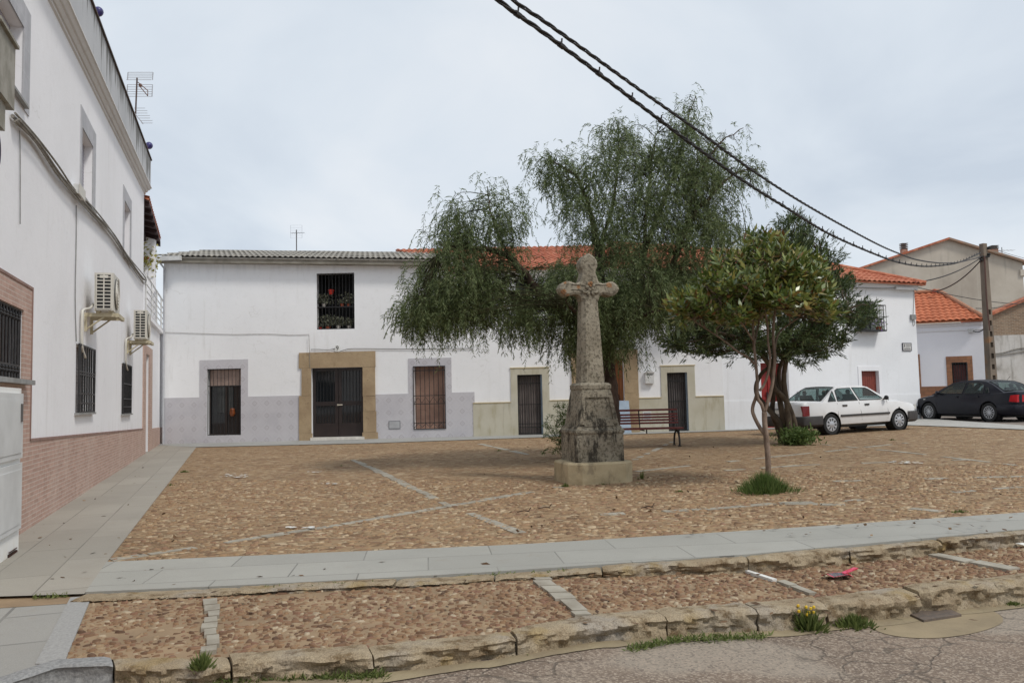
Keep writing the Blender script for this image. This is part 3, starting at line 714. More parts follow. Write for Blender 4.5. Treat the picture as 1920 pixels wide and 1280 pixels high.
def blind(fr, s0, s1, z0, z1, y, slat=.045):
    mb = MB(); n = int((z1 - z0) / slat)
    for i in range(n):
        z = z0 + (z1 - z0) * i / n; h = (z1 - z0) / n
        mb.add([fr.p(s0, y, z), fr.p(s1, y, z), fr.p(s1, y - .006, z + h * .5), fr.p(s0, y - .006, z + h * .5), fr.p(s1, y, z + h * .96), fr.p(s0, y, z + h * .96), fr.p(s1, y + .006, z + h), fr.p(s0, y + .006, z + h)],
               [(0, 1, 2, 3), (3, 2, 4, 5), (5, 4, 6, 7)])
    return mb

# ================================================================ house number 9 (grey roof)
bz = lambda fr, s: gz(*fr.p(s, 0, 0)[:2])
hA = thing('village_house', 'long white two-storey house with grey corrugated roof and ochre stone doorway numbered 9', 'house', FA.p(FA.S(600), 0, bz(FA, 6)))
wl = FA.rect(388, 691, 452, 816); dr = FA.rect(584, 689, 681, 825); wr = FA.rect(777, 686, 834, 804); uw = FA.rect(594, 512, 664.5, 617)
dr = (dr[0], dr[1], -.2, dr[3])
sA0, sA1 = 0.0, FA.S(889)
ztA0, ztA1 = FA.Z(305, 484), FA.Z(889, 492)
wall(FA, sA0, sA1, -.5, ztA0, ztA1, [wl, dr, wr, uw], .28, 7.5).build('wall', M_WALLA, hA)
# roof: corrugated sheets, fascia
eL, eR = FA.px(290, 481, -.35), FA.px(842, 487, -.35)
e0 = FA.p(eL[0], -.35, eL[1] ); e1 = FA.p(eR[0] , -.35, eR[1])
rdg = at(550, 466, 31.4); rdg0 = FA.p((rdg - FA.o).dot(FA.x), 0, 0)
T = FA.y * 4.6 + Vector((0, 0, 1.02))
rA = tiles(e0, e1, T, 0, 0, .18, .045, .9, .035, .02, 8).build('roof', M_FIB, hA)
fa = MB(); za, zb_ = eL[1], eR[1]
fa.obox(FA.p(eL[0], -.30, za - .17), FA.p(eR[0], -.30, zb_ - .17) - FA.p(eL[0], -.30, za - .17), FA.y * .34, Vector((0, 0, .17)))
fa.build('eaves_board', nm('weathered_eaves', lin((150, 144, 132)), lin((122, 116, 104)), 3, .9), hA)
g0_, g1_ = FA.S(296, 480, -.35), FA.S(341, 480, -.35)
gt = MB(); FA.box(gt, g0_ - .4, g1_, -.47, -.35, za - .15, za - .01); gt.build('gutter', M_WMET, hA)
gp = MB(); sx = FA.S(309, 560); gp.tube([FA.p(sx, -.06, 1.0 - 1.2 + .2), FA.p(sx, -.06, za - .35), FA.p(sx - .1, -.3, za - .12)], .035, 8); gp.build('downpipe', nm('pipe_painted', lin((186, 188, 192)), lin((172, 174, 178)), 5, .7), hA)
# tiled dado
tl = NT('patterned_tiles', .35, spec=.4); w = tl.wallco(FA.x); xz = tl.sepz(w)
def fr_(a, per, o=0.0): return tl.math('ABSOLUTE', tl.math('SUBTRACT', tl.math('FRACT', tl.math('ADD', tl.math('DIVIDE', a, per), o)), .5))
dm = tl.math('ADD', fr_(xz[0], .40), fr_(xz[1], .40))
ring = tl.math('MULTIPLY', tl.step(dm, .13, .16), tl.step(dm, .25, .21)); cen = tl.step(dm, .07, .04)
dm2 = tl.math('ADD', fr_(xz[0], .40, .5), fr_(xz[1], .40, .5)); ring2 = tl.math('MULTIPLY', tl.step(dm2, .42, .44), tl.step(dm2, .50, .47))
gx = tl.math('MAXIMUM', tl.step(fr_(xz[0], .2), .487, .497), tl.step(fr_(xz[1], .2), .487, .497))
tc_ = tl.mix(tl.step(tl.noise(1.5), .4, .7), lin((196, 194, 198)), lin((186, 184, 189)))
tc_ = tl.mix(tl.math('MULTIPLY', tl.math('MAXIMUM', ring, cen), .5), tc_, lin((158, 152, 156)))
tc_ = tl.mix(tl.math('MULTIPLY', ring2, .25), tc_, lin((170, 167, 171)))
tc_ = tl.mix(tl.math('MULTIPLY', gx, .45), tc_, lin((208, 207, 208)))
tl.col(tc_); tl.bump(tl.math('SUBTRACT', 1.0, gx), .3, .003); M_TILE = tl.m
def dado(fr, parent, segs, mat, y=-.016, name='dado'):
    groups = []                                          # pieces that touch are one run of tiling
    for q in segs:
        hit = [g_ for g_ in groups if any(q[0] < b[1] + .005 and q[1] > b[0] - .005 and q[2] < b[3] + .005 and q[3] > b[2] - .005 for b in g_)]
        m_ = [q] + [b for g_ in hit for b in g_]; groups = [g_ for g_ in groups if g_ not in hit] + [m_]
    for g_ in groups:
        mb = MB()
        for s0, s1, z0, z1 in g_: fr.box(mb, s0, s1, y, .004, z0, z1)
        mb.build(name, mat, parent)
def ring_segs(o, outer, zbot):                        # frame of tiles round an opening
    a, b, c, d = o; oa, ob, od = outer
    return [(oa, a, zbot, od), (b, ob, zbot, od), (a, b, d, od)] + ([(a, b, zbot, c)] if c > zbot else [])
oA, oB = FA.S(374.6, 720), FA.S(465.3, 720); tW = FA.Z(420, 674)
pA, pB = FA.S(562, 760), FA.S(704.5, 760)
qA, qB, tQ = FA.S(765.8, 710), FA.S(846.8, 710), FA.Z(805, 671)
d1, d2, d3, d4 = FA.Z(340, 745.2), FA.Z(515, 742), FA.Z(735, 738.3), FA.Z(868, 735)
dado(FA, hA, [(sA0, oA, -.5, d1), (oB, pA, -.5, d2), (pB, qA, -.5, d3), (qB, sA1, -.5, d4)] + ring_segs(wl, (oA, oB, tW), -.5) + ring_segs(wr, (qA, qB, tQ), -.5), M_TILE)
# ochre stone doorway
so = NT('ochre_sandstone', .9); cc = so.ramp(so.noise(1.8, det=6), [(.3, lin((148, 127, 100))), (.6, lin((170, 149, 119))), (.8, lin((158, 139, 113)))])
cc = so.mix(so.math('MULTIPLY', so.step(so.noise(9, det=6, rough=.7), .56, .68), .5), cc, lin((118, 98, 74))); so.col(cc)
so.bump(so.noise(12, det=6), .5, .02); M_OCH = so.m
def blocks(fr, lst, mat, parent, name, seed=1, j=.008, y=-.05):
    mb = MB(); r = random.Random(seed)
    for (s0, s1, z0, z1) in lst:
        a = [fr.p(q[0] + r.uniform(-j, j), y + r.uniform(-j, j), q[1]) for q in ((s0, z0 + .003), (s1, z0 + .003), (s1, z1 - .003), (s0, z1 - .003))]
        b = [fr.p(q[0], .005, q[1]) for q in ((s0 - .0, z0), (s1, z0), (s1, z1), (s0, z1))]
        mb.add(a + b, [(3, 2, 1, 0)[::-1], (0, 1, 5, 4), (1, 2, 6, 5), (2, 3, 7, 6), (3, 0, 4, 7)])
    return mb.build(name, mat, parent)
zl0, zl1 = dr[3], FA.Z(632, 659.5); zS = lambda u, v: FA.Z(u, v)
L_ = lambda u, v=760: FA.S(u, v)
blocks(FA, [(L_(561, 670), L_(704, 670), zl0, zl1),
            (L_(566.5), dr[0], zS(575, 741.5), zl0), (L_(561), dr[0], zS(575, 812), zS(575, 741.5)), (L_(562, 820), dr[0] + .03, -.3, zS(575, 812)),
            (dr[1], L_(703.5, 700), zS(690, 742), zl0), (dr[1], L_(704.5), zS(690, 771), zS(690, 742)), (dr[1], L_(705.5), zS(690, 810), zS(690, 771)), (dr[1] - .03, L_(709, 820), -.3, zS(690, 810))],
       M_OCH, hA, 'stone_doorway')
M_DOOR = nm('dark_brown_door', (.020, .014, .014), (.028, .019, .018), 4, .35)
dd = MB(); s0, s1, z1 = dr[0], dr[1], dr[3]; zb0 = FA.Z(632, 819); sm_ = (s0 + s1) / 2
FA.box(dd, s0, s1, .20, .26, zb0, z1)
for a, b in ((s0, sm_ - .01), (sm_ + .01, s1)):
    for q0, q1 in ((a, a + .10), (b - .10, b)): FA.box(dd, q0, q1, .165, .2, zb0, z1)
    for q0, q1 in ((zb0, zb0 + .45), (zb0 + 1.02, zb0 + 1.16), (z1 - .1, z1)): FA.box(dd, a + .1, b - .1, .167, .2, q0, q1)
door = dd.build('door', M_DOOR, hA)
for a, b in ((s0 + .10, sm_ - .11), (sm_ + .11, s1 - .10)):
    pane(FA, door, a, b, zb0 + .45, zb0 + 1.02, .185, M_GLASS, 'glass'); pane(FA, door, a, b, zb0 + 1.16, z1 - .1, .185, M_GLASS, 'glass')
    gi = MB()
    for i in range(6): q = a + (b - a) * (i + .5) / 6; gi.tube([FA.p(q, .16, zb0 + .45), FA.p(q, .16, z1 - .1)], .007, 5)
    gi.build('bars', M_IRON, door)
hm = MB(); FA.box(hm, sm_ - .03, sm_ + .14, .10, .13, zb0 + 1.03, zb0 + 1.06); FA.box(hm, sm_ - .03, sm_ + .01, .10, .17, zb0 + 1.02, zb0 + 1.07); hm.build('handle', nm('brass', lin((220, 214, 200)), lin((200, 190, 170)), 5, .3), door)
FA.box(MB(), s0 - .02, s1 + .04, -.10, .3, zb0 - .09, zb0).build('doorstep', nm('marble_step', lin((226, 222, 214)), lin((200, 196, 188)), 5, .6), hA)
# left window: short curtain, dark glass, bars
a, b, c, d = wl
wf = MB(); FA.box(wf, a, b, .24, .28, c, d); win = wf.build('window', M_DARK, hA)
pane(FA, win, a + .05, b - .05, c + .05, d - .05, .225, M_GLASS)
mf = MB()
for q0, q1 in ((a, a + .05), (b - .05, b), ((a + b) / 2 - .03, (a + b) / 2 + .03)): FA.box(mf, q0, q1, .20, .24, c, d)
FA.box(mf, a, b, .205, .24, c, c + .06); mf.build('frame', nm('dark_wood', (.02, .012, .010), (.03, .02, .015), 4, .5), win)
blind(FA, a + .05, b - .05, d - .55, d - .02, .17, .05).build('blind', nm('beige_blind', lin((170, 148, 138)), lin((152, 132, 122)), 3, .8), win)
curtain(FA, a + .28, a + .5, c + .75, d - .6, .19, .1, .01).build('curtain', nm('grey_net_curtain', lin((70, 72, 72)), lin((56, 58, 58)), 3, .9), win)
curtain(FA, a + .66, a + .8, c + .75, d - .6, .19, .1, .01).build('curtain', bpy.data.materials['grey_net_curtain'], win)
pot = MB(); pot.lathe(FA.p(a + .78, .17, c + .62), (0, 0, 1), [(0, .05), (.08, .09), (.22, .08), (.26, .05)], 12); pot.build('vase', nm('amber_vase', lin((150, 80, 30)), lin((120, 60, 24)), 8, .4), win)
grille(FA, win, a + .01, b - .01, c, d, .06, 9, M_IRON, .008, (.01, .99, .74))
# right window: brown blind, ornamental grille
a, b, c, d = wr
win = MB(); FA.box(win, a, b, .24, .28, c, d); win = win.build('window', M_DARK, hA)
blind(FA, a, b, c, d, .2, .05).build('blind', nm('brown_blind', lin((160, 128, 112)), lin((142, 112, 98)), 3, .8), win)
def zig(mb):
    h = d - c; n = 8
    for zc, am in ((.46, .045), (.06, .03)):
        P = [FA.p(a + (b - a) * i / n, -.03, c + h * (zc + (am if i % 2 else -am))) for i in range(n + 1)]
        mb.tube(P, .011, 5)
grille(FA, win, a - .02, b + .02, c, d, -.03, 7, M_IRON, .011, (0.005, .10, .40, .53, .93, .995), extra=zig)
# upper window full of plants, with shelves
a, b, c, d = uw
win = MB(); FA.box(win, a, b, 1.0, 1.04, c, d)
FA.box(win, a - .0, a + .02, .28, 1.0, c, d); FA.box(win, b - .02, b, .28, 1.0, c, d); FA.box(win, a, b, .28, 1.0, c - .02, c); FA.box(win, a, b, .28, 1.0, d, d + .02)
win = win.build('window', M_DARK, hA); h = d - c
grille(FA, win, a, b, c, d, .03, 11, M_IRON, .009, (.01, .40, .99))
sh = MB(); FA.box(sh, a, b, .1, .28, c + h * .39, c + h * .405); sh.build('shelf', M_IRON, win)
M_PLANT = nm('dull_leaves', lin((74, 78, 60)), lin((104, 104, 88)), 12, .8)
M_TERRA = nm('terracotta', lin((170, 88, 60)), lin((150, 74, 50)), 8, .8); M_POTW = nm('pale_pot', lin((196, 190, 182)), lin((170, 164, 156)), 8, .6)
M_POTR = nm('red_pot', lin((196, 44, 26)), lin((160, 34, 22)), 8, .5)
def pot(loc, r, h, mat, ph, label, nl=130, seed=0, spread=1.0, plant=M_PLANT, lw=.05, hang=False):
    t = thing('potted_plant', label, 'potted plant', loc, 'flower pots in the upper window of house 9')
    mb = MB(); mb.lathe(loc, (0, 0, 1), [(0, r * .65), (0, r * .7), (h * .85, r), (h * .85, r * 1.1), (h, r * 1.1), (h, r * .9), (h * .8, r * .85)], 14); mb.build('pot', mat, t, smooth=True, angle=40)
    g = np.random.default_rng(seed); N = nl
    P = np.array(loc)[None] + np.stack([g.normal(0, r * spread, N), g.normal(0, r * .5 * spread, N), h + g.uniform(0, ph, N)], -1)
    leaves_mesh('foliage', plant, P, g.normal(0, 1, (N, 3)) + [0, 0, .6], g.normal(0, 1, (N, 3)), g.uniform(.05, .1, N), lw, t); return t
zsh = c + h * .405
pot(FA.p(a + .20, .16, zsh), .07, .11, M_POTW, .30, 'pale pot with wide grey-green plant at the left of the upper window shelf', 260, 1, 2.0)
pot(FA.p(a + .80, .17, zsh), .06, .10, M_TERRA, .10, 'small terracotta pot low in the middle of the upper window shelf', 60, 2)
pot(FA.p(a + 1.02, .16, zsh), .06, .09, M_TERRA, .34, 'tall leafy plant in a terracotta pot at the right end of the upper window shelf', 220, 3, 2.1)
pot(FA.p(a + .07, .15, c), .05, .09, M_POTR, .04, 'little bright red pot at the bottom left of the upper window', 20, 4)
pot(FA.p(a + .32, .17, c), .08, .11, M_TERRA, .34, 'bushy grey-green plant beside the red pot on the upper window sill', 300, 5, 1.7)
pot(FA.p(a + .68, .15, c), .065, .13, M_POTW, .24, 'white pot in the middle of the upper window sill with a tall plant', 200, 6, 1.7)
pot(FA.p(a + 1.04, .15, c), .07, .12, M_POTW, .22, 'pale pot at the bottom right corner of the upper window sill', 160, 7, 1.5)
rp = thing('hanging_basket', 'red flower pot hanging behind the bars in the upper window of house 9', 'hanging pot', FA.p(a + .44, .15, c + h * .70))
mb = MB(); mb.lathe(FA.p(a + .44, .15, c + h * .63), (0, 0, 1), [(0, .06), (.14, .1), (.16, .1), (.15, .08)], 12); mb.build('pot', M_POTR, rp, smooth=True)
mb = MB(); [mb.tube([FA.p(a + .44 + q, .15, c + h * .63 + .15), FA.p(a + .44, .15, c + h * .99)], .004, 4) for q in (-.09, .09)]; mb.build('hanger', M_IRON, rp)
# number plate, cables, meter flap, aerial
np_ = FA.rect(629.5, 648.5, 637, 659.0)
pl = FA.box(MB(), np_[0] - .005, np_[1] + .005, -.062, -.05, np_[2] + .0, np_[3] + .02).build('number_plate', nm('enamel_white', lin((226, 226, 222)), lin((214, 214, 210)), 5, .4), hA)
textmesh('9', FA, (np_[0] + np_[1]) / 2, (np_[2] + np_[3]) / 2 + .01, .21, -.063, M_BLACKP, 'number', pl)
M_CAB = nm('painted_cable', lin((150, 146, 138)), lin((118, 112, 104)), 12, .8)
def cable(fr, pts, r, mat, parent, name='cable', y=-.015, n=3):
    P = []
    for (u, v) in pts: s, z = fr.px(u, v); P.append(fr.p(s, y, z))
    return MB().tube(catmull(P, n), r, 5).build(name, mat, parent)
cable(FA, [(306, 623), (370, 625), (440, 627), (500, 626), (545, 628), (580, 627)], .006, M_CAB, hA)
cable(FA, [(580, 629), (581, 655), (582, 690)], .008, M_CAB, hA, y=-.06)
cable(FA, [(583, 655), (600, 655), (615, 656), (629, 653)], .009, nm('dark_cable', lin((84, 84, 82)), lin((70, 70, 70)), 5, .8), hA, y=-.03)
cable(FA, [(637, 659), (650, 655), (665, 653.5), (730, 654), (800, 654), (888, 653)], .010, bpy.data.materials['dark_cable'], hA, y=-.03)
mf = FA.rect(729, 788.5, 751, 804); mb = MB(); FA.box(mb, mf[0], mf[1], -.028, -.016, mf[2], mf[3]); fl = mb.build('meter_flap', nm('flap_frame', lin((128, 130, 134)), lin((118, 120, 124)), 5, .5), hA)
FA.box(MB(), mf[0] + .025, mf[1] - .025, -.032, -.028, mf[2] + .025, mf[3] - .025).build('flap_door', nm('flap_door', lin((176, 177, 180)), lin((164, 165, 168)), 5, .5), fl)
def antenna(name, label, base, hgt, elems, mat=None, boomdir=(1, 0, 0)):
    t = thing(name, label, 'tv aerial', base); m = mat or M_GREY
    MB().tube([base, Vector(base) + Vector((0, 0, hgt))], .022, 6).build('mast', nm('mast_' + str(round(hgt, 2)), lin((70, 66, 64)), lin((90, 84, 80)), 6, .6), t)
    for (z, L, n, w, tilt, vert) in elems:
        bd_ = Vector(boomdir).normalized(); side = bd_.cross(Vector((0, 0, 1))); o = Vector(base) + Vector((0, 0, z)); mb = MB()
        e = o + bd_ * L * .6 + Vector((0, 0, tilt)); st_ = o - bd_ * L * .4
        mb.tube([st_, e], .012, 5)
        for i in range(n):
            p = st_.lerp(e, i / (n - 1)); q = Vector((0, 0, 1)) * w * .5 if vert else side * w * .5 * (1 - .3 * i / n)
            mb.tube([p - q, p + q], .006, 4)
        mb.build('elements', m, t)
    return t
ab = at(556, 468, 31.6)
t = antenna('tv_aerial', 'thin television aerial standing on the grey roof of the house numbered 9', ab - Vector((0, 0, .2)), .2 + 38 * 31.6 / FPX, [(.85, .5, 6, .35, 0, False)], nm('pale_aluminium', lin((186, 190, 196)), lin((170, 174, 180)), 4, .5))
mb = MB()
for i in range(6): mb.tube([ab + Vector((-.22, -.02, .45 + i * .1)), ab + Vector((.22, -.02, .45 + i * .1))], .003, 4)
mb.tube([ab + Vector((-.22, -.02, .45)), ab + Vector((-.22, -.02, .95))], .006, 4); mb.tube([ab + Vector((.22, -.02, .45)), ab + Vector((.22, -.02, .95))], .006, 4)
mb.build('reflector', bpy.data.materials['pale_aluminium'], t)

# ================================================================ house with stone dado (behind the pepper tree)
FB = Fr(at(888, 821, 27.0), at(1356, 806.5, 27.1) - at(888, 821, 27.0))
sB1 = FB.S(1355)
hB = thing('village_house', 'white house with red tiled roof and pale stone dado behind the cross and bench', 'house', FB.p(4, 0, bz(FB, 4)))
o1 = FB.rect(971, 702, 1017.5, 818); o2 = FB.rect(1252, 698, 1290, 807); wd = FB.rect(1096, 672, 1171, 812); uw = FB.rect(967, 530, 999, 612); uw2 = FB.rect(1180, 530, 1212, 612)
o1 = (o1[0], o1[1], -.2, o1[3]); o2 = (o2[0], o2[1], -.2, o2[3]); wd = (wd[0], wd[1], -.2, wd[3])
zB = FB.Z(1000, 507)
wall(FB, 0, sB1, -.5, zB, zB, [o1, o2, wd, uw, uw2], .3, 8).build('wall', M_WALLB, hB)
e0 = FB.p(FB.S(838, 500, -.35), -.35, zB + .02); e1 = FB.p(sB1, -.35, zB + .02)
T = FB.y * 5.0 + Vector((0, 0, 1.62)); tiles(e0, e1, T, -2.3, 0, .22, .04, .38).build('roof', M_ROOFT, hB)
mb = MB(); FB.box(mb, 0, sB1, -.12, 0, zB - .16, zB - .03); FB.box(mb, 0, sB1, -.2, 0, zB - .03, zB + .01); mb.build('cornice', M_WALLB, hB)
ds = NT('pale_dado_stone', .8); c_ = ds.ramp(ds.noise(1.3, det=6), [(.3, lin((180, 174, 154))), (.55, lin((192, 187, 170))), (.75, lin((184, 182, 170)))])
wv = ds.wallco(FB.x); bt = ds.n('ShaderNodeTexBrick'); ds.l(wv, bt.inputs['Vector']); bt.inputs['Scale'].default_value = 1; bt.inputs['Brick Width'].default_value = 1.1; bt.inputs['Row Height'].default_value = 3.2; bt.offset = 0; bt.inputs['Mortar Size'].default_value = .008
c_ = ds.mix(ds.math('MULTIPLY', bt.outputs['Fac'], .35), c_, lin((140, 130, 104))); c_ = ds.mix(ds.math('MULTIPLY', ds.step(ds.noise(3, ds.scale(ds.pos, (2, 2, .5)), det=6), .5, .7), .4), c_, lin((152, 140, 104))); ds.col(c_); ds.bump(ds.noise(16), .3, .01); M_DADO = ds.m
f1a, f1b, f1t = FB.S(957.7, 720), FB.S(1029.6, 720), FB.Z(993, 690); f2a, f2b, f2t = FB.S(1239.5, 720), FB.S(1303, 720), FB.Z(1271, 686)
pa, pb, pt = FB.S(1072, 720), FB.S(1196.5, 720), FB.Z(1150, 655)
dz1, dz2, dz3, dz4 = FB.Z(923, 755.5), FB.Z(1050, 751), FB.Z(1218, 746.5), FB.Z(1330, 743.5)
dado(FB, hB, [(0, f1a, -.5, dz1), (f1b, pa, -.5, dz2), (pb, f2a, -.5, dz3), (f2b, sB1, -.5, dz4)] + ring_segs(o1, (f1a, f1b, f1t), -.3) + ring_segs(o2, (f2a, f2b, f2t), -.3), M_DADO, -.03)
M_TRIM = nm('dado_cap', lin((196, 180, 142)), lin((180, 164, 128)), 4, .8)
for s0, s1, z in ((0, f1a, dz1), (f1b, pa, dz2), (pb, f2a, dz3), (f2b, sB1, dz4), (f1a - .02, f1b + .02, f1t), (f2a - .02, f2b + .02, f2t)): FB.box(MB(), s0, s1, -.045, .002, z, z + .03).build('dado_cap', M_TRIM, hB)
M_STRIPE = nm('grey_brown_curtain', lin((122, 112, 108)), lin((104, 96, 92)), 3, .9)
for o, curt in ((o1, M_STRIPE), (o2, nm('striped_curtain', lin((112, 106, 104)), lin((96, 90, 88)), 3, .9))):
    a, b, c, d = o; c = bz(FB, a) + .03
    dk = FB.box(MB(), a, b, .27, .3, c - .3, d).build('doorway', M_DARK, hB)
    curtain(FB, a + .04, b - .02, c, d - .02, .17, .075, .018).build('curtain', curt, dk)
    FB.box(MB(), b - .05, b, .02, .27, c, d).build('door_leaf', nm('blue_grey_paint', lin((120, 134, 146)), lin((106, 118, 130)), 4, .6), dk)
    grille(FB, dk, a + .02, b - .06, c + .02, d - .02, .07, 8, M_IRON, .008, (.01, .11, .17, .5, .86, .99), name='bars')
a, b, c, d = wd; c = bz(FB, a)
wdm = NT('varnished_wood', .45); wv = wdm.noise(3, wdm.scale(wdm.pos, (14, 14, .8)), det=6); wdm.col(wdm.ramp(wv, [(.35, lin((118, 70, 38))), (.65, lin((158, 100, 58)))])); wdm.bump(wv, .2, .004)
mb = MB(); FB.box(mb, a, b, .24, .3, c, d); n = 2
for i in range(n):
    q0 = a + (b - a) * i / n; q1 = a + (b - a) * (i + 1) / n
    FB.box(mb, q0 + .01, q0 + .12, .2, .24, c, d); FB.box(mb, q1 - .12, q1 - .01, .2, .24, c, d)
    for z in (c + .02, c + .95, c + 1.1, d - .14): FB.box(mb, q0 + .12, q1 - .12, .203, .24, z, z + .12)
dw = mb.build('door', wdm.m, hB)
mb = MB()
for i in range(6): z = c + 1.0 + i * .055; mb.tube([FB.p(a + .9 + i * .03, .17, z + .02), FB.p(b - .12, .17, z - .08)], .012, 5)
mb.build('carving', nm('dark_carving', lin((74, 46, 30)), lin((60, 36, 24)), 5, .6), dw)
blocks(FB, [(pa, a, c - .2, c + .9), (pa, a, c + .9, c + 1.6), (pa, a, c + 1.6, d), (b, pb, c - .2, c + .75), (b, pb, c + .75, c + 1.3), (b, pb, c + 1.3, c + 1.75), (b, pb, c + 1.75, d), (pa, pb, d, pt)], M_OCH, hB, 'stone_doorway', 3, y=-.06)
bl = MB(); s0, s1, z0, z1 = FB.rect(1148, 751, 1173, 791); P = FB.p
bl.obox(P(s0, -.45, z0 - .35), FB.x * (s1 - s0 + .1), Vector((0, -.03, 0)), Vector((0, .42, z1 - z0 + .35)))
tag(bl.build('leaning_board', nm('blue_grey_board', lin((150, 166, 182)), lin((134, 150, 166)), 3, .5), loc=P(s0, -.45, z0 - .35)), 'blue-grey board leaning against the wooden door behind the bench', 'board')
for o in (uw, uw2):
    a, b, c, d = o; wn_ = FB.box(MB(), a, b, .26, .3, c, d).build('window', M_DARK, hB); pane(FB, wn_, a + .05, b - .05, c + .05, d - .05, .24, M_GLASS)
    grille(FB, wn_, a, b, c, d, .02, 6, M_IRON, .008)
lb = FB.rect(1209, 699, 1225, 718.5); lt = thing('letterbox', 'small white letterbox with a pitched top on the wall beside the wooden door', 'letterbox', FB.p(lb[0], 0, lb[2]))
FB.box(MB(), lb[0], lb[1], -.12, -.002, lb[2], lb[3]).build('box', M_WMET, lt)
mb = MB(); sm_ = (lb[0] + lb[1]) / 2; mb.prism([(lb[0] - .03, lb[3]), (lb[1] + .03, lb[3]), (sm_ + .06, lb[3] + .09), (sm_ - .06, lb[3] + .09)], FB, -.15, -.002); mb.build('lid', M_WMET, lt)
FB.box(MB(), lb[0] + .04, lb[1] - .04, -.124, -.12, lb[3] - .07, lb[3] - .045).build('slot', M_BLACKP, lt)
mm = FB.rect(1205, 771, 1221, 786); fl = FB.box(MB(), mm[0], mm[1], -.045, -.03, mm[2], mm[3]).build('meter_flap', M_WMET, hB)
FB.box(MB(), mm[0] + .03, mm[1] - .03, -.05, -.045, mm[2] + .03, mm[3] - .03).build('flap_door', nm('flap_grey', lin((170, 172, 174)), lin((160, 160, 162)), 5, .5), fl)

# ================================================================ corner house with the red door
FM = Fr(at(1356, 806.5, 27.1), at(1474, 800.5, 27.45) - at(1356, 806.5, 27.1)); sM1 = FM.S(1473)
hC = thing('village_house', 'bright white corner house with red door and orange tiled roof behind the white car', 'house', FC.p(2, 0, bz(FC, 2)))
s1 = FC.S(1728, 780); zt = FC.Z(1660, 533)
zt = FC.Z(1700, 534)
rd = FM.rect(1428, 680, 1471, 800); rd = (rd[0], rd[1], -.2, rd[3])
so_, s1C = FC.S(1487, 700), FC.S(1727.5, 780)
wall(FM, 0, sM1 + .1, -.5, zt, zt, [rd], .35, 5).build('wall', M_WALLC, hC)
rs = FC.rect(1615.5, 695, 1648, 742); uwc = FC.rect(1606, 564, 1640, 619)
wall(FC, 0, s1C, -.5, zt, zt, [rs, uwc], .22, 8).build('wall', M_WALLC, hC)
M_RED = nm('dark_red_paint', lin((150, 34, 26)), lin((128, 28, 22)), 3, .45); a, b, c, d = rd; c = bz(FM, a)
mb = MB(); FM.box(mb, a, b, .27, .33, c, d); [FM.box(mb, q, q + .07, .24, .27, c, d) for q in (a, b - .07, (a + b) / 2 - .05)]; [FM.box(mb, a + .07, b - .07, .242, .27, z, z + .1) for z in (c, c + .95, d - .1)]
rdo = mb.build('door', M_RED, hC); FM.box(MB(), (a + b) / 2 - .12, (a + b) / 2 - .09, .2, .24, c + 1.0, c + 1.2).build('handle', M_IRON, rdo)
M_SHUT = nm('red_brown_boards', lin((132, 62, 48)), lin((112, 50, 40)), 8, .6); a, b, c, d = rs; mb = MB(); n = 8
for i in range(n): q = a + (b - a) * i / n; FC.box(mb, q + .004, q + (b - a) / n - .004, .12, .15, c, d)
FC.box(mb, a, b, .15, .18, c, d); sh = mb.build('shutter', M_SHUT, hC)
mb = MB()
for q0, q1, z0, z1 in ((a - .15, a, c - .3, d + .16), (b, b + .13, c - .3, d + .16), (a, b, d, d + .16)): FC.box(mb, q0, q1, -.02, .003, z0, z1)
mb.build('window_surround', plaster('window_band', (.86, .86, .88), .1), hC)
a, b, c, d = uwc; wn_ = FC.box(MB(), a, b, .18, .22, c, d).build('window', M_DARK, hC); pane(FC, wn_, a + .04, b - .04, c + .04, d - .04, .15, M_GLASS)
zr = c + (d - c) * .82; bx = MB(); a2, b2 = a - .12, b + .12; y2 = -.38     # projecting window basket
for i in range(9): q = a2 + (b2 - a2) * i / 8; bx.tube([FC.p(q, y2, c - .02), FC.p(q, y2, zr)], .009, 5)
for q in (a2, b2):
    for j in range(3): yy = y2 * (j + 1) / 4; bx.tube([FC.p(q, yy, c - .02), FC.p(q, yy, zr)], .009, 5)
    for z in (c - .02, zr): bx.tube([FC.p(q, y2, z), FC.p(q, 0, z)], .014, 5)
for z in (c - .02, c + .25, zr): bx.tube([FC.p(a2, y2, z), FC.p(b2, y2, z)], .014, 5)
FC.box(bx, a2, b2, y2, -.002, c - .06, c - .03)
bx.build('window_basket', M_IRON, wn_)
M_GREEN = nm('plant_green', lin((70, 92, 50)), lin((96, 116, 66)), 12, .7); M_PURP = nm('purple_flowers', lin((140, 100, 190)), lin((170, 130, 200)), 10, .7)
fp = thing('flower_pot', 'terracotta pot of purple flowers in the iron basket of the corner house window', 'potted plant', FC.p(b2 - .2, -.22, c - .03))
mb = MB(); mb.lathe(FC.p(b2 - .2, -.22, c - .03), (0, 0, 1), [(0, .08), (.14, .11), (.14, .09)], 12); mb.build('pot', M_TERRA, fp)
g = np.random.default_rng(5); N = 160; P_ = np.array(FC.p(b2 - .2, -.22, c + .15))[None] + g.normal(0, .1, (N, 3)) * [1, 1, .9]
leaves_mesh('foliage', M_GREEN, P_[:100], g.normal(0, 1, (100, 3)), g.normal(0, 1, (100, 3)), .09, .04, fp); fl_ = leaves_mesh('flowers', M_PURP, P_[100:] + [0, 0, .08], g.normal(0, 1, (60, 3)), g.normal(0, 1, (60, 3)), .05, .05, fp); fl_['kind'] = 'stuff'
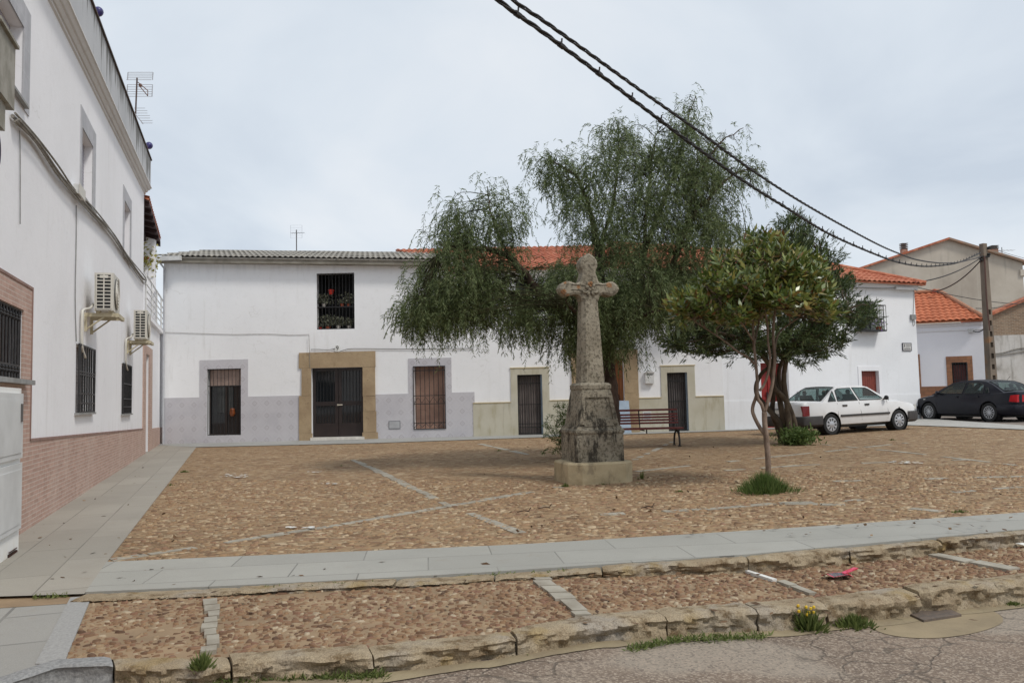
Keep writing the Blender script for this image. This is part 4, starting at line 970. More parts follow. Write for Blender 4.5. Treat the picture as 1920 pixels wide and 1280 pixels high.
zp = FC.Z(1690, 739); mb = MB(); FC.box(mb, b + 0, s1C, -.0155, .002, -.5, zp); FC.box(mb, 0, rs[0] - .15, -.0155, .002, -.5, zp); FC.box(mb, rs[0] - .15, b, -.0155, .002, -.5, min(zp, rs[2] - .3)); FM.box(mb, 0, rd[0] - .0, -.0155, .002, -.5, FM.Z(1390, 751)); mb.build('plinth', M_WALLC, hC)
mb = MB(); FC.box(mb, 0, s1C + .06, -.10, 0, zt - .18, zt - .06); FC.box(mb, 0, s1C + .12, -.18, 0, zt - .06, zt); FM.box(mb, 0, sM1, -.10, 0, zt - .18, zt - .06); FM.box(mb, 0, sM1, -.18, 0, zt - .06, zt); mb.build('cornice', M_WALLC, hC)
e0 = FM.p(0, -.35, zt + .0); e1 = FC.p(s1C + .22, -.33, zt + .0)
e0 = e1 - FC.x * 11.2
tiles(e0, e1, FC.y * 3.6 + Vector((0, 0, 1.45)), 0, 3.6, .24, .045, .36).build('roof', M_ROOFT, hC)
# side slope of the hip
e2 = e1 + FC.y * 7.6
tiles(e1, e2, -FC.x * 3.6 + Vector((0, 0, 1.45)), 3.6, 3.6, .24, .045, .36).build('roof', M_ROOFT, hC)
hp = MB(); h1 = e1 + FC.y * 3.6 - FC.x * 3.6 + Vector((0, 0, 1.45)); hp.tube([e1 + Vector((0, 0, .05)), h1 + Vector((0, 0, .09))], .08, 8); hp.tube([h1 + Vector((0, 0, .08)), h1 - FC.x * 7.5 + Vector((0, 0, .08))], .08, 8); hp.build('ridge_tiles', M_ROOFT, hC)
si = FC.rect(1691.5, 643.5, 1707.5, 657); sg = FC.box(MB(), si[0], si[1], -.03, -.002, si[2], si[3]).build('street_sign', nm('glazed_sign', lin((206, 204, 200)), lin((196, 194, 190)), 5, .3), loc=FC.p(si[0], 0, si[2]))
tag(sg, 'small rectangular glazed street name plaque high on the corner house wall', 'street sign')
sgm = nm('sign_ink', lin((84, 84, 90)), lin((70, 70, 76)), 5, .6)
mb = MB(); r = random.Random(3); w_, h_ = si[1] - si[0], si[3] - si[2]
sg_ = sg
for (z, x0, x1, hh) in ((.80, .35, .92, .07), (.62, .38, .9, .07), (.42, .35, .75, .08), (.2, .12, .88, .13)):
    x = x0; mb = MB()
    while x < x1:
        ww = r.uniform(.035, .06); FC.box(mb, si[0] + w_ * x, si[0] + w_ * (x + ww), -.0335, -.03, si[2] + h_ * (z - hh / 2), si[2] + h_ * (z + hh / 2)); x += ww + .03
    mb.build('lettering', sgm, sg)
mb = MB(); mb.prism([(si[0] + w_ * .12, si[2] + h_ * .5), (si[0] + w_ * .26, si[2] + h_ * .5), (si[0] + w_ * .21, si[2] + h_ * .9), (si[0] + w_ * .17, si[2] + h_ * .9)], FC, -.0335, -.03)
o = mb.build('arrow_mark', sgm, sg)
fm = MB()
for q0, q1, z0, z1 in ((si[0] - .012, si[1] + .012, si[2] - .012, si[2] + .012), (si[0] - .012, si[1] + .012, si[3] - .012, si[3] + .012), (si[0] - .012, si[0] + .012, si[2] + .012, si[3] - .012), (si[1] - .012, si[1] + .012, si[2] + .012, si[3] - .012)): FC.box(fm, q0, q1, -.036, -.002, z0, z1)
fm.build('rim', sgm, sg)
bxs = FC.rect(1706, 590, 1714.5, 599); jb = thing('junction_box', 'small grey junction box near the right edge of the corner house wall', 'junction box', FC.p(bxs[0], 0, bxs[2]))
FC.box(MB(), bxs[0], bxs[1], -.08, -.002, bxs[2], bxs[3]).build('box', M_GREY, jb); cable(FC, [(1713, 598), (1715, 606), (1711, 608), (1713, 560), (1713, 543)], .008, M_CAB, jb)
cable(FC, [(1560, 538), (1640, 541), (1672, 541), (1705, 543), (1714, 546)], .014, M_GREY, hC, y=-.13)
lp_ = FC.rect(1672, 538, 1706, 546); FC.box(MB(), lp_[0], lp_[1], -.2, -.12, lp_[2] + .04, lp_[3] - .03).build('conduit_box', M_WMET, hC)

# ================================================================ low house further back with orange roof
hE = thing('village_house', 'low white house with orange tiled roof and brown window surround behind the dark car', 'house', FE.p(1.5, 0, .3))
we = FE.rect(1785.5, 679, 1815, 730); zt = FE.Z(1780, 606); sE1 = FE.S(1850, 700)
wall(FE, -4, sE1, -.5, zt, zt, [we], .25, 7).build('wall', plaster('lilac_white_plaster', (.86, .86, .90), .3, [(.9, .5, (.5, .5, .52), .2)]), hE)
M_BST = bricks('brown_stone_facing', FE.x, lin((164, 116, 84)), lin((140, 98, 72)), lin((120, 92, 72)), .3, .16, .01)
wsa, wsb, wst = FE.S(1775, 700), FE.S(1824.5, 700), FE.Z(1800, 667.5); zd = FE.Z(1755, 724)
dado(FE, hE, [(-4, wsa, -.5, zd), (FE.S(1722, 740) - .1, FE.S(1726, 740) + .05, zd, FE.Z(1725, 664)), (wsb, sE1, -.5, zd - .3)] + ring_segs(we, (wsa, wsb, wst), -.5), M_BST, -.025)
a, b, c, d = we; wn_ = FE.box(MB(), a, b, .2, .25, c, d).build('window', M_DARK, hE); blind(FE, a + .05, b - .05, c, d - .1, .17, .05).build('blind', nm('plum_shutter', lin((110, 64, 60)), lin((92, 54, 52)), 3, .7), wn_)
grille(FE, wn_, a, b, c, d, -.01, 6, M_IRON, .012, (.01, .35, .99))
mb = MB(); FE.box(mb, -4, sE1, -.08, 0, zt - .12, zt); FE.box(mb, -4, sE1 + .03, -.05, 0, zt - .32, zt - .27); mb.build('cornice', M_WALLC, hE)
e1 = FE.p(FE.S(1848, 600, -.3), -.3, FE.Z(1848, 598.5, -.3)); e0 = FE.p(-4, -.3, FE.Z(1720, 604, -.3))
tiles(e0, e1, FE.y * 2.9 + Vector((0, 0, 1.5)), 0, 1.35, .25, .05, .34).build('roof', nm('new_orange_tiles', lin((190, 112, 76)), lin((172, 96, 62)), 5, .8, .2, 40), hE)
rd0 = e1 + FE.y * 2.9 - FE.x * 1.35 + Vector((0, 0, 1.6)); hp = MB(); hp.tube([e1 + Vector((0, 0, .06)), rd0], .09, 8); hp.tube([rd0, rd0 - FE.x * 6], .09, 8); hp.build('ridge_tiles', nm('ridge_mortar', lin((176, 124, 96)), lin((150, 112, 90)), 9, .9), hE)
mb = MB(); mb.add([e1, e1 + FE.y * 6, rd0 - Vector((0, 0, .08)), rd0 + FE.y * .5], [(0, 1, 3, 2)]); mb.build('roof', nm('roof_back', lin((170, 90, 56)), lin((150, 80, 50)), 5, .9), hE)
ch_ = at(1752, 546, 36.6); MB().lathe(ch_ - Vector((0, 0, .1)), (0, 0, 1), [(0, .09), (.16, .09), (.2, .05), (.2, 0)], 10).build('ridge_finial', M_TERRA, hE)
mbx = FE.rect(1815, 616.5, 1825, 623.5); jb = thing('junction_box', 'white cable box under the eaves of the low house with orange roof', 'junction box', FE.p(mbx[0], 0, mbx[2])); FE.box(MB(), mbx[0], mbx[1], -.12, -.002, mbx[2], mbx[3]).build('box', M_WMET, jb)
FE.box(MB(), mbx[1] - .0, mbx[1] + .05, -.16, -.12, mbx[2] - .02, mbx[3] - .04).build('cover', M_WMET, jb)

# ================================================================ big rendered gable house far behind
YF = 48; FF = Fr(at(1600, 700, YF), Vector((1, -.02, 0)))
hF = thing('gabled_building', 'tall grey cement-rendered gable end with red tile edge rising behind the roofs', 'building', FF.p(6, 0, .3))
ap = FF.px(1776, 450); l0 = FF.px(1616, 504); r0 = FF.px(1917, 493); l1 = (l0[0] - 2, l0[1] - (ap[1] - l0[1]) / (ap[0] - l0[0]) * 2)
gp_ = [(l1[0], -.6), (r0[0], -.6), (r0[0], r0[1]), ap, l1]
rt = NT('grey_cement_render', .95); c_ = rt.ramp(rt.noise(.35, det=7, rough=.62), [(.3, lin((160, 150, 138))), (.55, lin((180, 171, 158))), (.75, lin((194, 186, 174)))])
c_ = rt.mix(rt.math('MULTIPLY', rt.step(rt.noise(1.1, rt.scale(rt.pos, (2.5, 2.5, .3)), det=6), .52, .72), .4), c_, lin((124, 118, 108)))
wv = rt.wallco((1, 0)); bt = rt.n('ShaderNodeTexBrick'); rt.l(wv, bt.inputs['Vector']); bt.offset = 0; bt.inputs['Scale'].default_value = 1; bt.inputs['Brick Width'].default_value = 3.4; bt.inputs['Row Height'].default_value = 2.2; bt.inputs['Mortar Size'].default_value = .05; bt.inputs['Mortar Smooth'].default_value = 1
c_ = rt.mix(rt.math('MULTIPLY', bt.outputs['Fac'], .25), c_, lin((186, 180, 168))); rt.col(c_); rt.bump(rt.noise(6), .3, .02)
MB().prism(gp_, FF, 0, 12).build('wall', rt.m, hF)
def gable_roof(fr, a, b, mat, parent, y0=-.25, y1=12.2, t=.12):
    mb = MB(); A0 = fr.p(a[0], y0, a[1]); mb.obox(A0, fr.p(b[0], y0, b[1]) - A0, fr.y * (y1 - y0), Vector((0, 0, t))); return mb.build('roof', mat, parent)
gable_roof(FF, (l1[0] - .2, l1[1] - .05), ap, M_ROOFT, hF); gable_roof(FF, ap, (r0[0] + .3, r0[1] - .08), nm('old_roof_edge', lin((132, 118, 104)), lin((156, 120, 98)), 3, .9), hF)
mb = MB(); FF.box(mb, r0[0] - .2, r0[0] + .35, -.1, 4, r0[1] - .75, r0[1] - .4); mb.build('eaves', rt.m, hF)
for (u, v0, v1, w) in ((1696, 457, 492, .32), (1864, 461, 482, .36)):
    b0 = at(u, v1, YF + 1.5); hh = (v1 - v0) * (YF + 1.5) / FPX; mb = MB(); mb.box((b0.x, b0.y, b0.z + hh * .35), (w, w, hh * .7)); c = mb.build('chimney', nm('chimney_brick', lin((150, 104, 84)), lin((168, 140, 124)), 8, .9), hF)
    mb = MB(); [mb.box((b0.x, b0.y, b0.z + hh * (.74 + i * .09)), (w * 1.15, w * 1.15, hh * .04)) for i in range(4)]; mb.build('cowl', nm('cowl_slats', lin((104, 100, 96)), lin((88, 86, 84)), 8, .8), c)
ab = at(1880, 492, YF + 3); antenna('tv_aerial', 'small television aerial beside the right chimney of the tall grey gable', ab, .95, [(.75, 1.2, 6, .5, 0, False)])

# ================================================================ low brick-topped shed wall at the far right
YG = 40; FG = Fr(at(1851, 700, YG), Vector((1, .05, 0)))
hG = thing('brick_shed', 'old shed with brown brick gable above a stained white wall, right of the pole', 'building', FG.p(1, 0, .3))
a0 = FG.px(1852, 592); a1 = FG.px(1925, 561); sl = (a1[1] - a0[1]) / (a1[0] - a0[0]); apx = (a0[0] + 5.2, a0[1] + sl * 5.2); zw = FG.Z(1885, 628)
MB().prism([(0, zw), (12, zw), (12, a0[1] - .5), apx, (0, a0[1] - .02)], FG, .06, 1.2).build('gable', bricks('old_brown_brick', (1, 0), lin((142, 116, 92)), lin((116, 94, 76)), lin((150, 138, 120)), .25, .075, .012), hG)
stw = NT('stained_whitewash', .95); c_ = stw.ramp(stw.noise(.8, det=7, rough=.65), [(.32, lin((138, 132, 124))), (.5, lin((186, 182, 176))), (.7, lin((200, 198, 194)))])
c_ = stw.mix(stw.math('MULTIPLY', stw.step(stw.noise(1.4, stw.scale(stw.pos, (3, 3, .4)), det=6), .5, .7), .55), c_, lin((120, 116, 108))); stw.col(c_); stw.bump(stw.noise(10), .4, .02)
FG.box(MB(), -.2, 14, 0, 8, -.6, zw).build('wall', stw.m, hG)
gable_roof(FG, (a0[0] - .4, a0[1] - .2), apx, M_ROOFT, hG, -.15, .35, .14)
cable(FG, [(1852, 664), (1880, 661), (1900, 655), (1925, 651)], .03, M_CAB, hG, y=-.04); cable(FG, [(1852, 666), (1885, 664), (1925, 657)], .025, M_CAB, hG, y=-.05)
# ================================================================ left townhouse
FL2 = Fr(FL.p(0, -.15, 0), FL.x)
S2 = FL.S(269, 500)
hL = thing('townhouse', 'tall white townhouse along the left pavement with pink brick-tiled base and grey parapet', 'house', FL.p(6, 0, .0))
def lerpz(p, q): return lambda s: p[1] + (q[1] - p[1]) * (s - p[0]) / (q[0] - p[0])
zc_b = lerpz(FL.px(90, 0), FL.px(270, 362)); zc_t = lerpz(FL2.px(128, 0), FL2.px(280, 350)); zp_t = lerpz(FL2.px(169, 0), FL2.px(282, 299))
s0 = -9.5
w0 = FL.rect(0, 580, 40, 713); w0 = (-2.2, FL.S(40, 650), FL.Z(40, 713), FL.Z(40, 581)); w1 = (FL.S(142, 710), FL.S(172.5, 710), FL.Z(142, 774), FL.Z(142, 643)); w2 = (FL.S(228, 730), FL.S(243.5, 730), FL.Z(228, 776), FL.Z(228, 680))
ua = (FL.S(152.5, 300), FL.S(173.5, 300), FL.Z(152.5, 369), FL.Z(152.5, 236)); ub = (FL.S(232.5, 420), FL.S(243.8, 420), FL.Z(232.5, 478), FL.Z(232.5, 374)); uc = (-2.6, FL.S(42, 120), ua[2] + .1, FL.Z(42, 49))
wall(FL, s0, S2, -.6, zc_b(s0) + .25, zc_b(S2) + .25, [w0, w1, w2, ua, ub, uc], .22, 9).build('wall', M_WALLL, hL)
def sweep(fr, s0, s1, prof, zf):                        # prof: (y, dz) closed section
    n = len(prof); vs = [fr.p(s, y, zf(s) + dz) for s in (s0, s1) for y, dz in prof]
    mb = MB(); mb.add(vs, [(i, (i + 1) % n, n + (i + 1) % n, n + i) for i in range(n)] + [tuple(range(n))[::-1], tuple(range(n, 2 * n))]); return mb
hc = zc_t(0) - zc_b(0)
cz = lambda s: zc_b(s)
def hh_(s): return zc_t(s) - zc_b(s)
h_ = (hh_(0) + hh_(S2)) / 2
M_CORN = plaster('cornice_plaster', (.68, .665, .65), 1.0)
sweep(FL, s0, S2 + .12, [(.02, -.02), (-.03, 0), (-.03, h_ * .24), (-.055, h_ * .25), (-.085, h_ * .42), (-.09, h_ * .56), (-.12, h_ * .57), (-.15, h_ * .78), (-.155, h_ * .86), (-.18, h_ * .87), (-.18, h_), (.02, h_)], cz).build('cornice', M_CORN, hL)
pr = NT('weathered_parapet', .95); c_ = pr.ramp(pr.noise(.6, det=6), [(.3, lin((176, 178, 180))), (.7, lin((192, 193, 195)))])
zz = pr.sepz(pr.pos)[2]; ztop = zp_t(S2 / 2)
near = pr.step(zz, ztop - .75, ztop + .1)
drip = pr.step(pr.math('ADD', pr.noise(1.5, pr.scale(pr.pos, (4, 4, .5)), det=7, rough=.65), pr.math('MULTIPLY', near, .22)), .58, .74)
c_ = pr.mix(pr.math('MULTIPLY', drip, .8), c_, lin((72, 70, 62))); pr.col(c_); pr.bump(pr.noise(20), .3, .01)
mb = MB()
for (y0, y1) in ((-.15, -.0),):
    a, b = s0, S2 + .12; vs = [FL.p(a, y0, zc_b(a) + h_ + .001), FL.p(b, y0, zc_b(b) + h_ + .001), FL.p(b, y0, zp_t(b)), FL.p(a, y0, zp_t(a)), FL.p(a, y1, zc_b(a) + h_), FL.p(b, y1, zc_b(b) + h_), FL.p(b, y1, zp_t(b)), FL.p(a, y1, zp_t(a))]
    mb.add(vs, [(0, 1, 2, 3), (5, 4, 7, 6), (1, 5, 6, 2), (4, 0, 3, 7)])
mb.build('parapet', pr.m, hL)
sweep(FL, s0, S2 + .16, [(-.18, 0), (-.18, .035), (.03, .035), (.03, 0)], zp_t).build('coping', nm('dark_coping', lin((84, 66, 58)), lin((70, 64, 56)), 4, .9), hL)
M_PB = bricks('pink_brick_tiles', FL.x, lin((184, 152, 138)), lin((170, 138, 124)), lin((192, 176, 164)), .245, .052, .006)
zd = lerpz(FL.px(52, 827), FL.px(270, 804.5)); surr = (-3.2, FL.S(54, 700), FL.Z(54, 542))
mb = MB()
def slopebox(mb, fr, a, b, y0, y1, z0, zf):
    mb.add([fr.p(a, y0, z0), fr.p(b, y0, z0), fr.p(b, y0, zf(b)), fr.p(a, y0, zf(a)), fr.p(a, y1, z0), fr.p(b, y1, z0), fr.p(b, y1, zf(b)), fr.p(a, y1, zf(a))], [(0, 1, 2, 3), (3, 2, 6, 7), (1, 5, 6, 2), (4, 0, 3, 7), (4, 5, 1, 0)])
slopebox(mb, FL, surr[1], S2, -.02, .003, -.5, zd); slopebox(mb, FL, s0, surr[0], -.02, .003, -.5, zd)
for q in ring_segs(w0, surr, -.5): FL.box(mb, q[0], q[1], -.02, .003, q[2], q[3])
mb.build('brick_dado', M_PB, hL)
mb = MB(); tr = .02
sweep(FL, surr[1], S2, [(-.03, 0), (-.03, .03), (.002, .03), (.002, 0)], zd).build('dado_cap', nm('cap_tile', lin((150, 122, 112)), lin((130, 104, 96)), 5, .8), hL)
FL.box(mb, surr[1], surr[1] + .03, -.03, .002, zd(surr[1]), surr[2]); FL.box(mb, surr[0], surr[1] + .03, -.03, .002, surr[2], surr[2] + .03); mb.build('surround_edge', bpy.data.materials['cap_tile'], hL)
M_SILL = nm('grey_sill', lin((150, 150, 148)), lin((132, 132, 130)), 6, .7)
FL.box(MB(), w0[0] - .1, w0[1] + .12, -.12, .2, w0[2] - .05, w0[2]).build('sill', M_SILL, hL)
def lwin(o, n, mat, blindm, y=.04, cross=(.01, .99), deco=False, r=.012, sill=True, name='window'):
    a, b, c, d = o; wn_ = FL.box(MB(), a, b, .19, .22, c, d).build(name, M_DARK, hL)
    blind(FL, a, b, c, d, .13, .05).build('shutter', blindm, wn_)
    if n: grille(FL, wn_, a, b, c, d, y, n, mat, r, cross, deco=deco)
    if sill: FL.box(MB(), a - .08, b + .08, -.06, .12, c - .03, c + .001).build('sill', M_SILL, wn_)
    return wn_
M_BRS = nm('brown_shutter', lin((112, 74, 58)), lin((92, 60, 48)), 3, .7); M_GRS = nm('lavender_grey_shutter', lin((170, 168, 176)), lin((156, 154, 164)), 2, .7); M_DKS = nm('dark_shutter', lin((44, 40, 42)), lin((34, 32, 34)), 3, .6)
lwin(w0, 16, M_IRON, M_BRS, .02, (.01, .2, .99), True, .014, False)
lwin(w1, 7, M_IRON, nm('grey_shutter', lin((128, 122, 122)), lin((110, 106, 106)), 3, .7), -.04, (.01, .14, .28, .56, .60, .99), False, .013); lwin(w2, 7, M_IRON, M_DKS, -.03, (.01, .14, .3, .6, .99), False, .013)
for i, (o, su) in enumerate(((ua, (FL.S(149.5, 300), FL.S(178.5, 300), FL.Z(150, 194))), (ub, (FL.S(230, 420), FL.S(245.8, 420), FL.Z(230, 344))), (uc, (-3.0, FL.S(54, 150), FL.Z(54, 25))))):
    wn_ = lwin(o, 0, M_IRON, M_GRS, sill=True)
    dado(FL, wn_, ring_segs(o, (su[0], su[1], su[2]), o[2] - .04), bricks('grey_tile_band', FL.x, lin((176, 176, 180)), lin((168, 168, 172)), lin((186, 186, 188)), .3, .3, .005, off=0), -.012, 'tile_surround')
# ceramic balls on the parapet
M_BALL = NT('blue_glaze', .25, spec=.6); bc = M_BALL.vor(16, out='Distance'); M_BALL.col(M_BALL.ramp(bc, [(.1, lin((28, 26, 66))), (.6, lin((58, 52, 110)))])); M_BALL.bump(bc, .6, .01); M_BALL = M_BALL.m
for (u, v, r_, lb_) in ((182, 22, 9.5, 'dark blue glazed ball finial on the left parapet, nearer the top of the picture'), (278, 273, 7.0, 'dark blue glazed ball finial at the far end of the left parapet')):
    s, z = FL2.px(u, v, .1); p = FL.p(s, -.07, z); R_ = r_ * p.y / FPX; zt_ = zp_t(s)
    t = thing('ball_finial', lb_, 'finial', (p.x, p.y, zt_), 'ball finials on the parapet')
    MB().sphere((p.x, p.y, max(p.z, zt_ + R_ * .8)), R_, 16).build('ball', M_BALL, t, smooth=True); MB().lathe((p.x, p.y, zt_ + .03), (0, 0, 1), [(0, R_ * .6), (R_ * .3, R_ * .4), (R_ * .5, R_ * .4)], 12).build('base', M_CORN, t)
# big aerial on the left roof
sA, zA = FL.px(253, 236, 1.2); ab = FL.p(sA, 1.2, zA - .2); Ya = ab.y; q = Ya / FPX; pu = lambda u, v, dy=0: at(u, v, Ya + dy)
t = thing('tv_aerial', 'large television aerial with grid reflector on the roof of the left townhouse', 'tv aerial', ab)
MB().tube([ab, pu(257, 146)], .03, 8).build('mast', nm('rusty_mast', lin((70, 54, 50)), lin((90, 74, 68)), 6, .7), t)
mb = MB(); al = nm('aerial_aluminium', lin((176, 176, 178)), lin((156, 156, 158)), 4, .5, metal=.3)
for (v0, v1, x0, x1, n) in ((136, 150, 240, 287, 5), (159, 181, 239, 286, 6)):
    for i in range(n): v = v0 + (v1 - v0) * i / (n - 1); dxx = 1.5 * (i if v0 < 150 else abs(i - (n - 1) / 2) * -1); mb.tube([pu(x0 - (0 if v0 > 150 else dxx * .5), v, .2), pu(x1 - (0 if v0 > 150 else dxx * .5), v, .2)], .010, 4)
    mb.tube([pu(x0, v0, .2), pu(x0 - 1, v1, .2)], .016, 4); mb.tube([pu(x1, v0, .2), pu(x1 - 1, v1, .2)], .016, 4)
mb.build('reflector', al, t)
mb = MB(); mb.tube([pu(257, 153), pu(277, 170, -.3), pu(277, 180, -.3), pu(262, 162, -.1)], .018, 5); mb.sphere(pu(263, 160), .07, 8); mb.build('dipole', nm('aerial_box', lin((120, 90, 80)), lin((96, 76, 70)), 6, .7), t)
mb = MB(); mb.tube([pu(252, 212), pu(268, 232, -1.2)], .018, 5)
for i in range(7): f = i / 6; uu = 254 + 14 * f; vv = 203 + 28 * f; mb.tube([pu(uu - 3, vv, -1.2 * f), pu(uu + 18 + (i % 2) * 2, vv, -1.2 * f)], .009, 4)
mb.build('elements', al, t)
# air conditioners
M_ACW = nm('aged_white_enamel', lin((206, 202, 192)), lin((190, 186, 176)), 3, .55)
def aircon(u0, u1, v0, v1, vb, label, drop):
    s = FL.S(u0 - 4, v1); zb = FL.Z(u0 - 4, 1); 
    # near end face spans u0..u1; find its distance along the wall so that it stands .12 off the wall
    best = None
    for i in range(400):
        sc = 2 + i * .06; p0 = FL.p(sc, -.15, 0); d = p0 - EYE; uu = 960 + FPX * d.dot(RGT) / d.dot(FWD)
        if best is None or abs(uu - u0) < best[0]: best = (abs(uu - u0), sc)
    sc = best[1]; p0 = FL.p(sc, -.15, 0); Y = p0.y
    zt_ = at(u0, v0, Y).z; zb = at(u0, v1, Y).z; dpt = (u1 - u0) * Y / FPX / abs(FL.y.x) ; ln = .80
    t = thing('air_conditioner', label, 'air conditioner', FL.p(sc, 0, zb - .1), 'air conditioners on the left wall')
    y1 = -.15; y0 = -.15 - dpt
    FL.box(MB(), sc, sc + ln, y0, y1, zb, zt_).build('casing', M_ACW, t)
    mb = MB(); H = zt_ - zb
    FL.box(mb, sc - .004, sc, y0 + .03, y1 - .03, zb + .03, zt_ - .03); g = mb.build('side_vent', M_BLACKP, t)
    mb = MB(); n = 9
    for i in range(n + 1): z = zb + .03 + (H - .06) * (.0 + .93 * i / n); FL.box(mb, sc - .012, sc - .004, y0 + .025, y1 - .025, z - .008, z + .008)
    for f in (0, .5, 1): yy = y0 + .03 + (y1 - y0 - .06) * f; FL.box(mb, sc - .013, sc - .004, yy - .009, yy + .009, zb + .03, zt_ - .03)
    FL.box(mb, sc - .02, sc - .004, (y0 + y1) / 2 - .06, (y0 + y1) / 2 + .06, zt_ - .085, zt_ - .04)
    mb.build('vent_louvres', M_ACW, g)
    c = FL.p(sc + ln * .42, y0, zb + H * .5); ax = -FL.y; mb = MB(); R_ = H * .42
    mb.lathe(c, ax, [(.0, R_), (.02, R_), (.02, R_ * .93), (.004, R_ * .93), (.004, 0)], 24); f = mb.build('fan_ring', nm('fan_dark', lin((96, 96, 94)), lin((84, 84, 82)), 6, .6), t)
    mb = MB()
    for rr in (.2, .4, .6, .8, .98): mb.tube([c + ax * .025 + (FL.x * math.cos(a) + Vector((0, 0, 1)) * math.sin(a)) * R_ * rr for a in [2 * math.pi * j / 24 for j in range(25)]], .006, 4)
    for a in range(8): d = FL.x * math.cos(a * math.pi / 4) + Vector((0, 0, 1)) * math.sin(a * math.pi / 4); mb.tube([c + ax * .025, c + ax * .025 + d * R_], .005, 4)
    mb.build('fan_guard', M_ACW, f)
    mb = MB(); 
    for q in (sc + .1, sc + ln - .1): FL.box(mb, q - .02, q + .02, y0 - .06, .0, zb - .09, zb - .03); mb.prism([(0, 0)] * 0 or [(q - .015, zb - .09), (q + .015, zb - .09), (q + .015, zb - .32), (q - .015, zb - .32)], FL, -.04, 0)
    for q in (sc + .1, sc + ln - .1):
        mb.tube([FL.p(q, -.02, zb - .3), FL.p(q, y0 * .7, zb - .08)], .014, 5)
        FL.box(mb, q - .04, q + .04, y1 - .08, y1 - .02, zb - .03, zb); FL.box(mb, q - .04, q + .04, y0 + .02, y0 + .08, zb - .03, zb)
    FL.box(mb, sc + .02, sc + ln - .02, y0 - .08, y0 - .03, zb - .1, zb - .04)
    mb.build('bracket', nm('cream_bracket', lin((196, 186, 158)), lin((178, 168, 142)), 4, .7), t)
    mb = MB(); pq = [FL.p(sc + .15, -.12, zb + .12), FL.p(sc - .05, -.1, zb + .03), FL.p(sc - .28, -.05, zb - .02), FL.p(sc - .38, -.04, zb - .12), FL.p(sc - .38, -.04, zb - drop), FL.p(sc - .3, -.04, zb - drop - .1), FL.p(sc - .12, -.05, zb - drop - .2)]
    mb.tube(catmull(pq, 4), .019, 8); mb.tube([p + FL.x * .07 for p in catmull(pq[2:], 4)], .013, 6); mb.build('pipes', M_ACW, t, smooth=True)
    return t
aircon(172, 203, 511, 582, 0, 'nearer and larger looking air conditioner bracketed on the left white wall', .55)
aircon(248, 270, 581, 635, 0, 'farther air conditioner bracketed on the left wall beside the balcony', .5)
# cables run along the wall
mc = MB(); base = [(18, 216), (60, 262), (100, 318), (135, 360), (170, 398), (205, 440), (235, 484), (262, 518), (270, 524)]
for kx, (dv, rr, seed) in enumerate(((0, .02, 1), (7, .014, 2), (-5, .013, 3), (12, .010, 4), (4, .012, 5))):
    r = random.Random(seed); P = []
    for (u, v) in base: s, z = FL.px(u + r.uniform(-1, 1), v + dv * (1 if u < 200 else .6) + r.uniform(-4, 4) * (1 if kx else .3)); P.append(FL.p(s, -.03 - .012 * kx, z))
    mc.tube(catmull(P, 4), rr, 6)
cb = mc.build('cable_bundle', M_CAB, loc=FL.p(4, 0, 3)); tag(cb, 'sagging bundle of pale grey cables fixed along the left white wall', 'cables')
cable(FL, [(141, 385), (141, 440), (139, 560), (141, 640)], .008, M_GREY, hL); cable(FL, [(34, 245), (35, 300), (35, 420)], .006, M_GREY, hL)
jb = thing('junction_box', 'small white junction box on the cable bundle under the first upper window', 'junction box', FL.p(FL.S(134, 352), 0, FL.Z(134, 352)))
a, z = FL.px(133, 362); FL.box(MB(), a, a + .45, -.11, -.03, z, z + .14).build('box', M_WMET, jb)
FL.box(MB(), a - .02, a + .47, -.12, -.11, z - .01, z + .15).build('cover', M_ACW, jb)
# cable cabinet at the top left edge
a0, z0_ = FL.S(10, 150, -.25), 0; t = thing('cable_cabinet', 'weathered grey cable cabinet high on the left wall at the picture edge', 'cabinet', FL.p(-.8, 0, FL.Z(20, 212)))
sb = FL.S(28, 150, -.24); zt_, zb = at(18, 92, FL.p(sb, -.24, 0).y).z, at(18, 208, FL.p(sb, -.24, 0).y).z
M_CABI = nm('mouldy_grey', lin((156, 152, 142)), lin((128, 124, 112)), 6, .85, .3, 20)
FL.box(MB(), sb - .62, sb, -.24, -.001, zb, zt_).build('box', M_CABI, t); FL.box(MB(), sb - .66, sb + .02, -.27, -.001, zt_, zt_ + .03).build('lid', M_CABI, t)
FL.box(MB(), sb - .5, sb - .15, -.2, -.001, zb - .25, zb).build('duct', M_CABI, t)
mb = MB(); pz = zb - .25; mb.tube(catmull([FL.p(sb - .3, -.12, pz + .1), FL.p(sb - .22, -.16, pz - .1), FL.p(sb - .2, -.16, pz - .3), FL.p(sb - .32, -.16, pz - .36), FL.p(sb - .4, -.14, pz - .2), FL.p(sb - .42, -.1, pz)], 6), .022, 8); mb.build('cable_loop', nm('black_purple_cable', lin((40, 32, 50)), lin((50, 42, 60)), 6, .6), t)
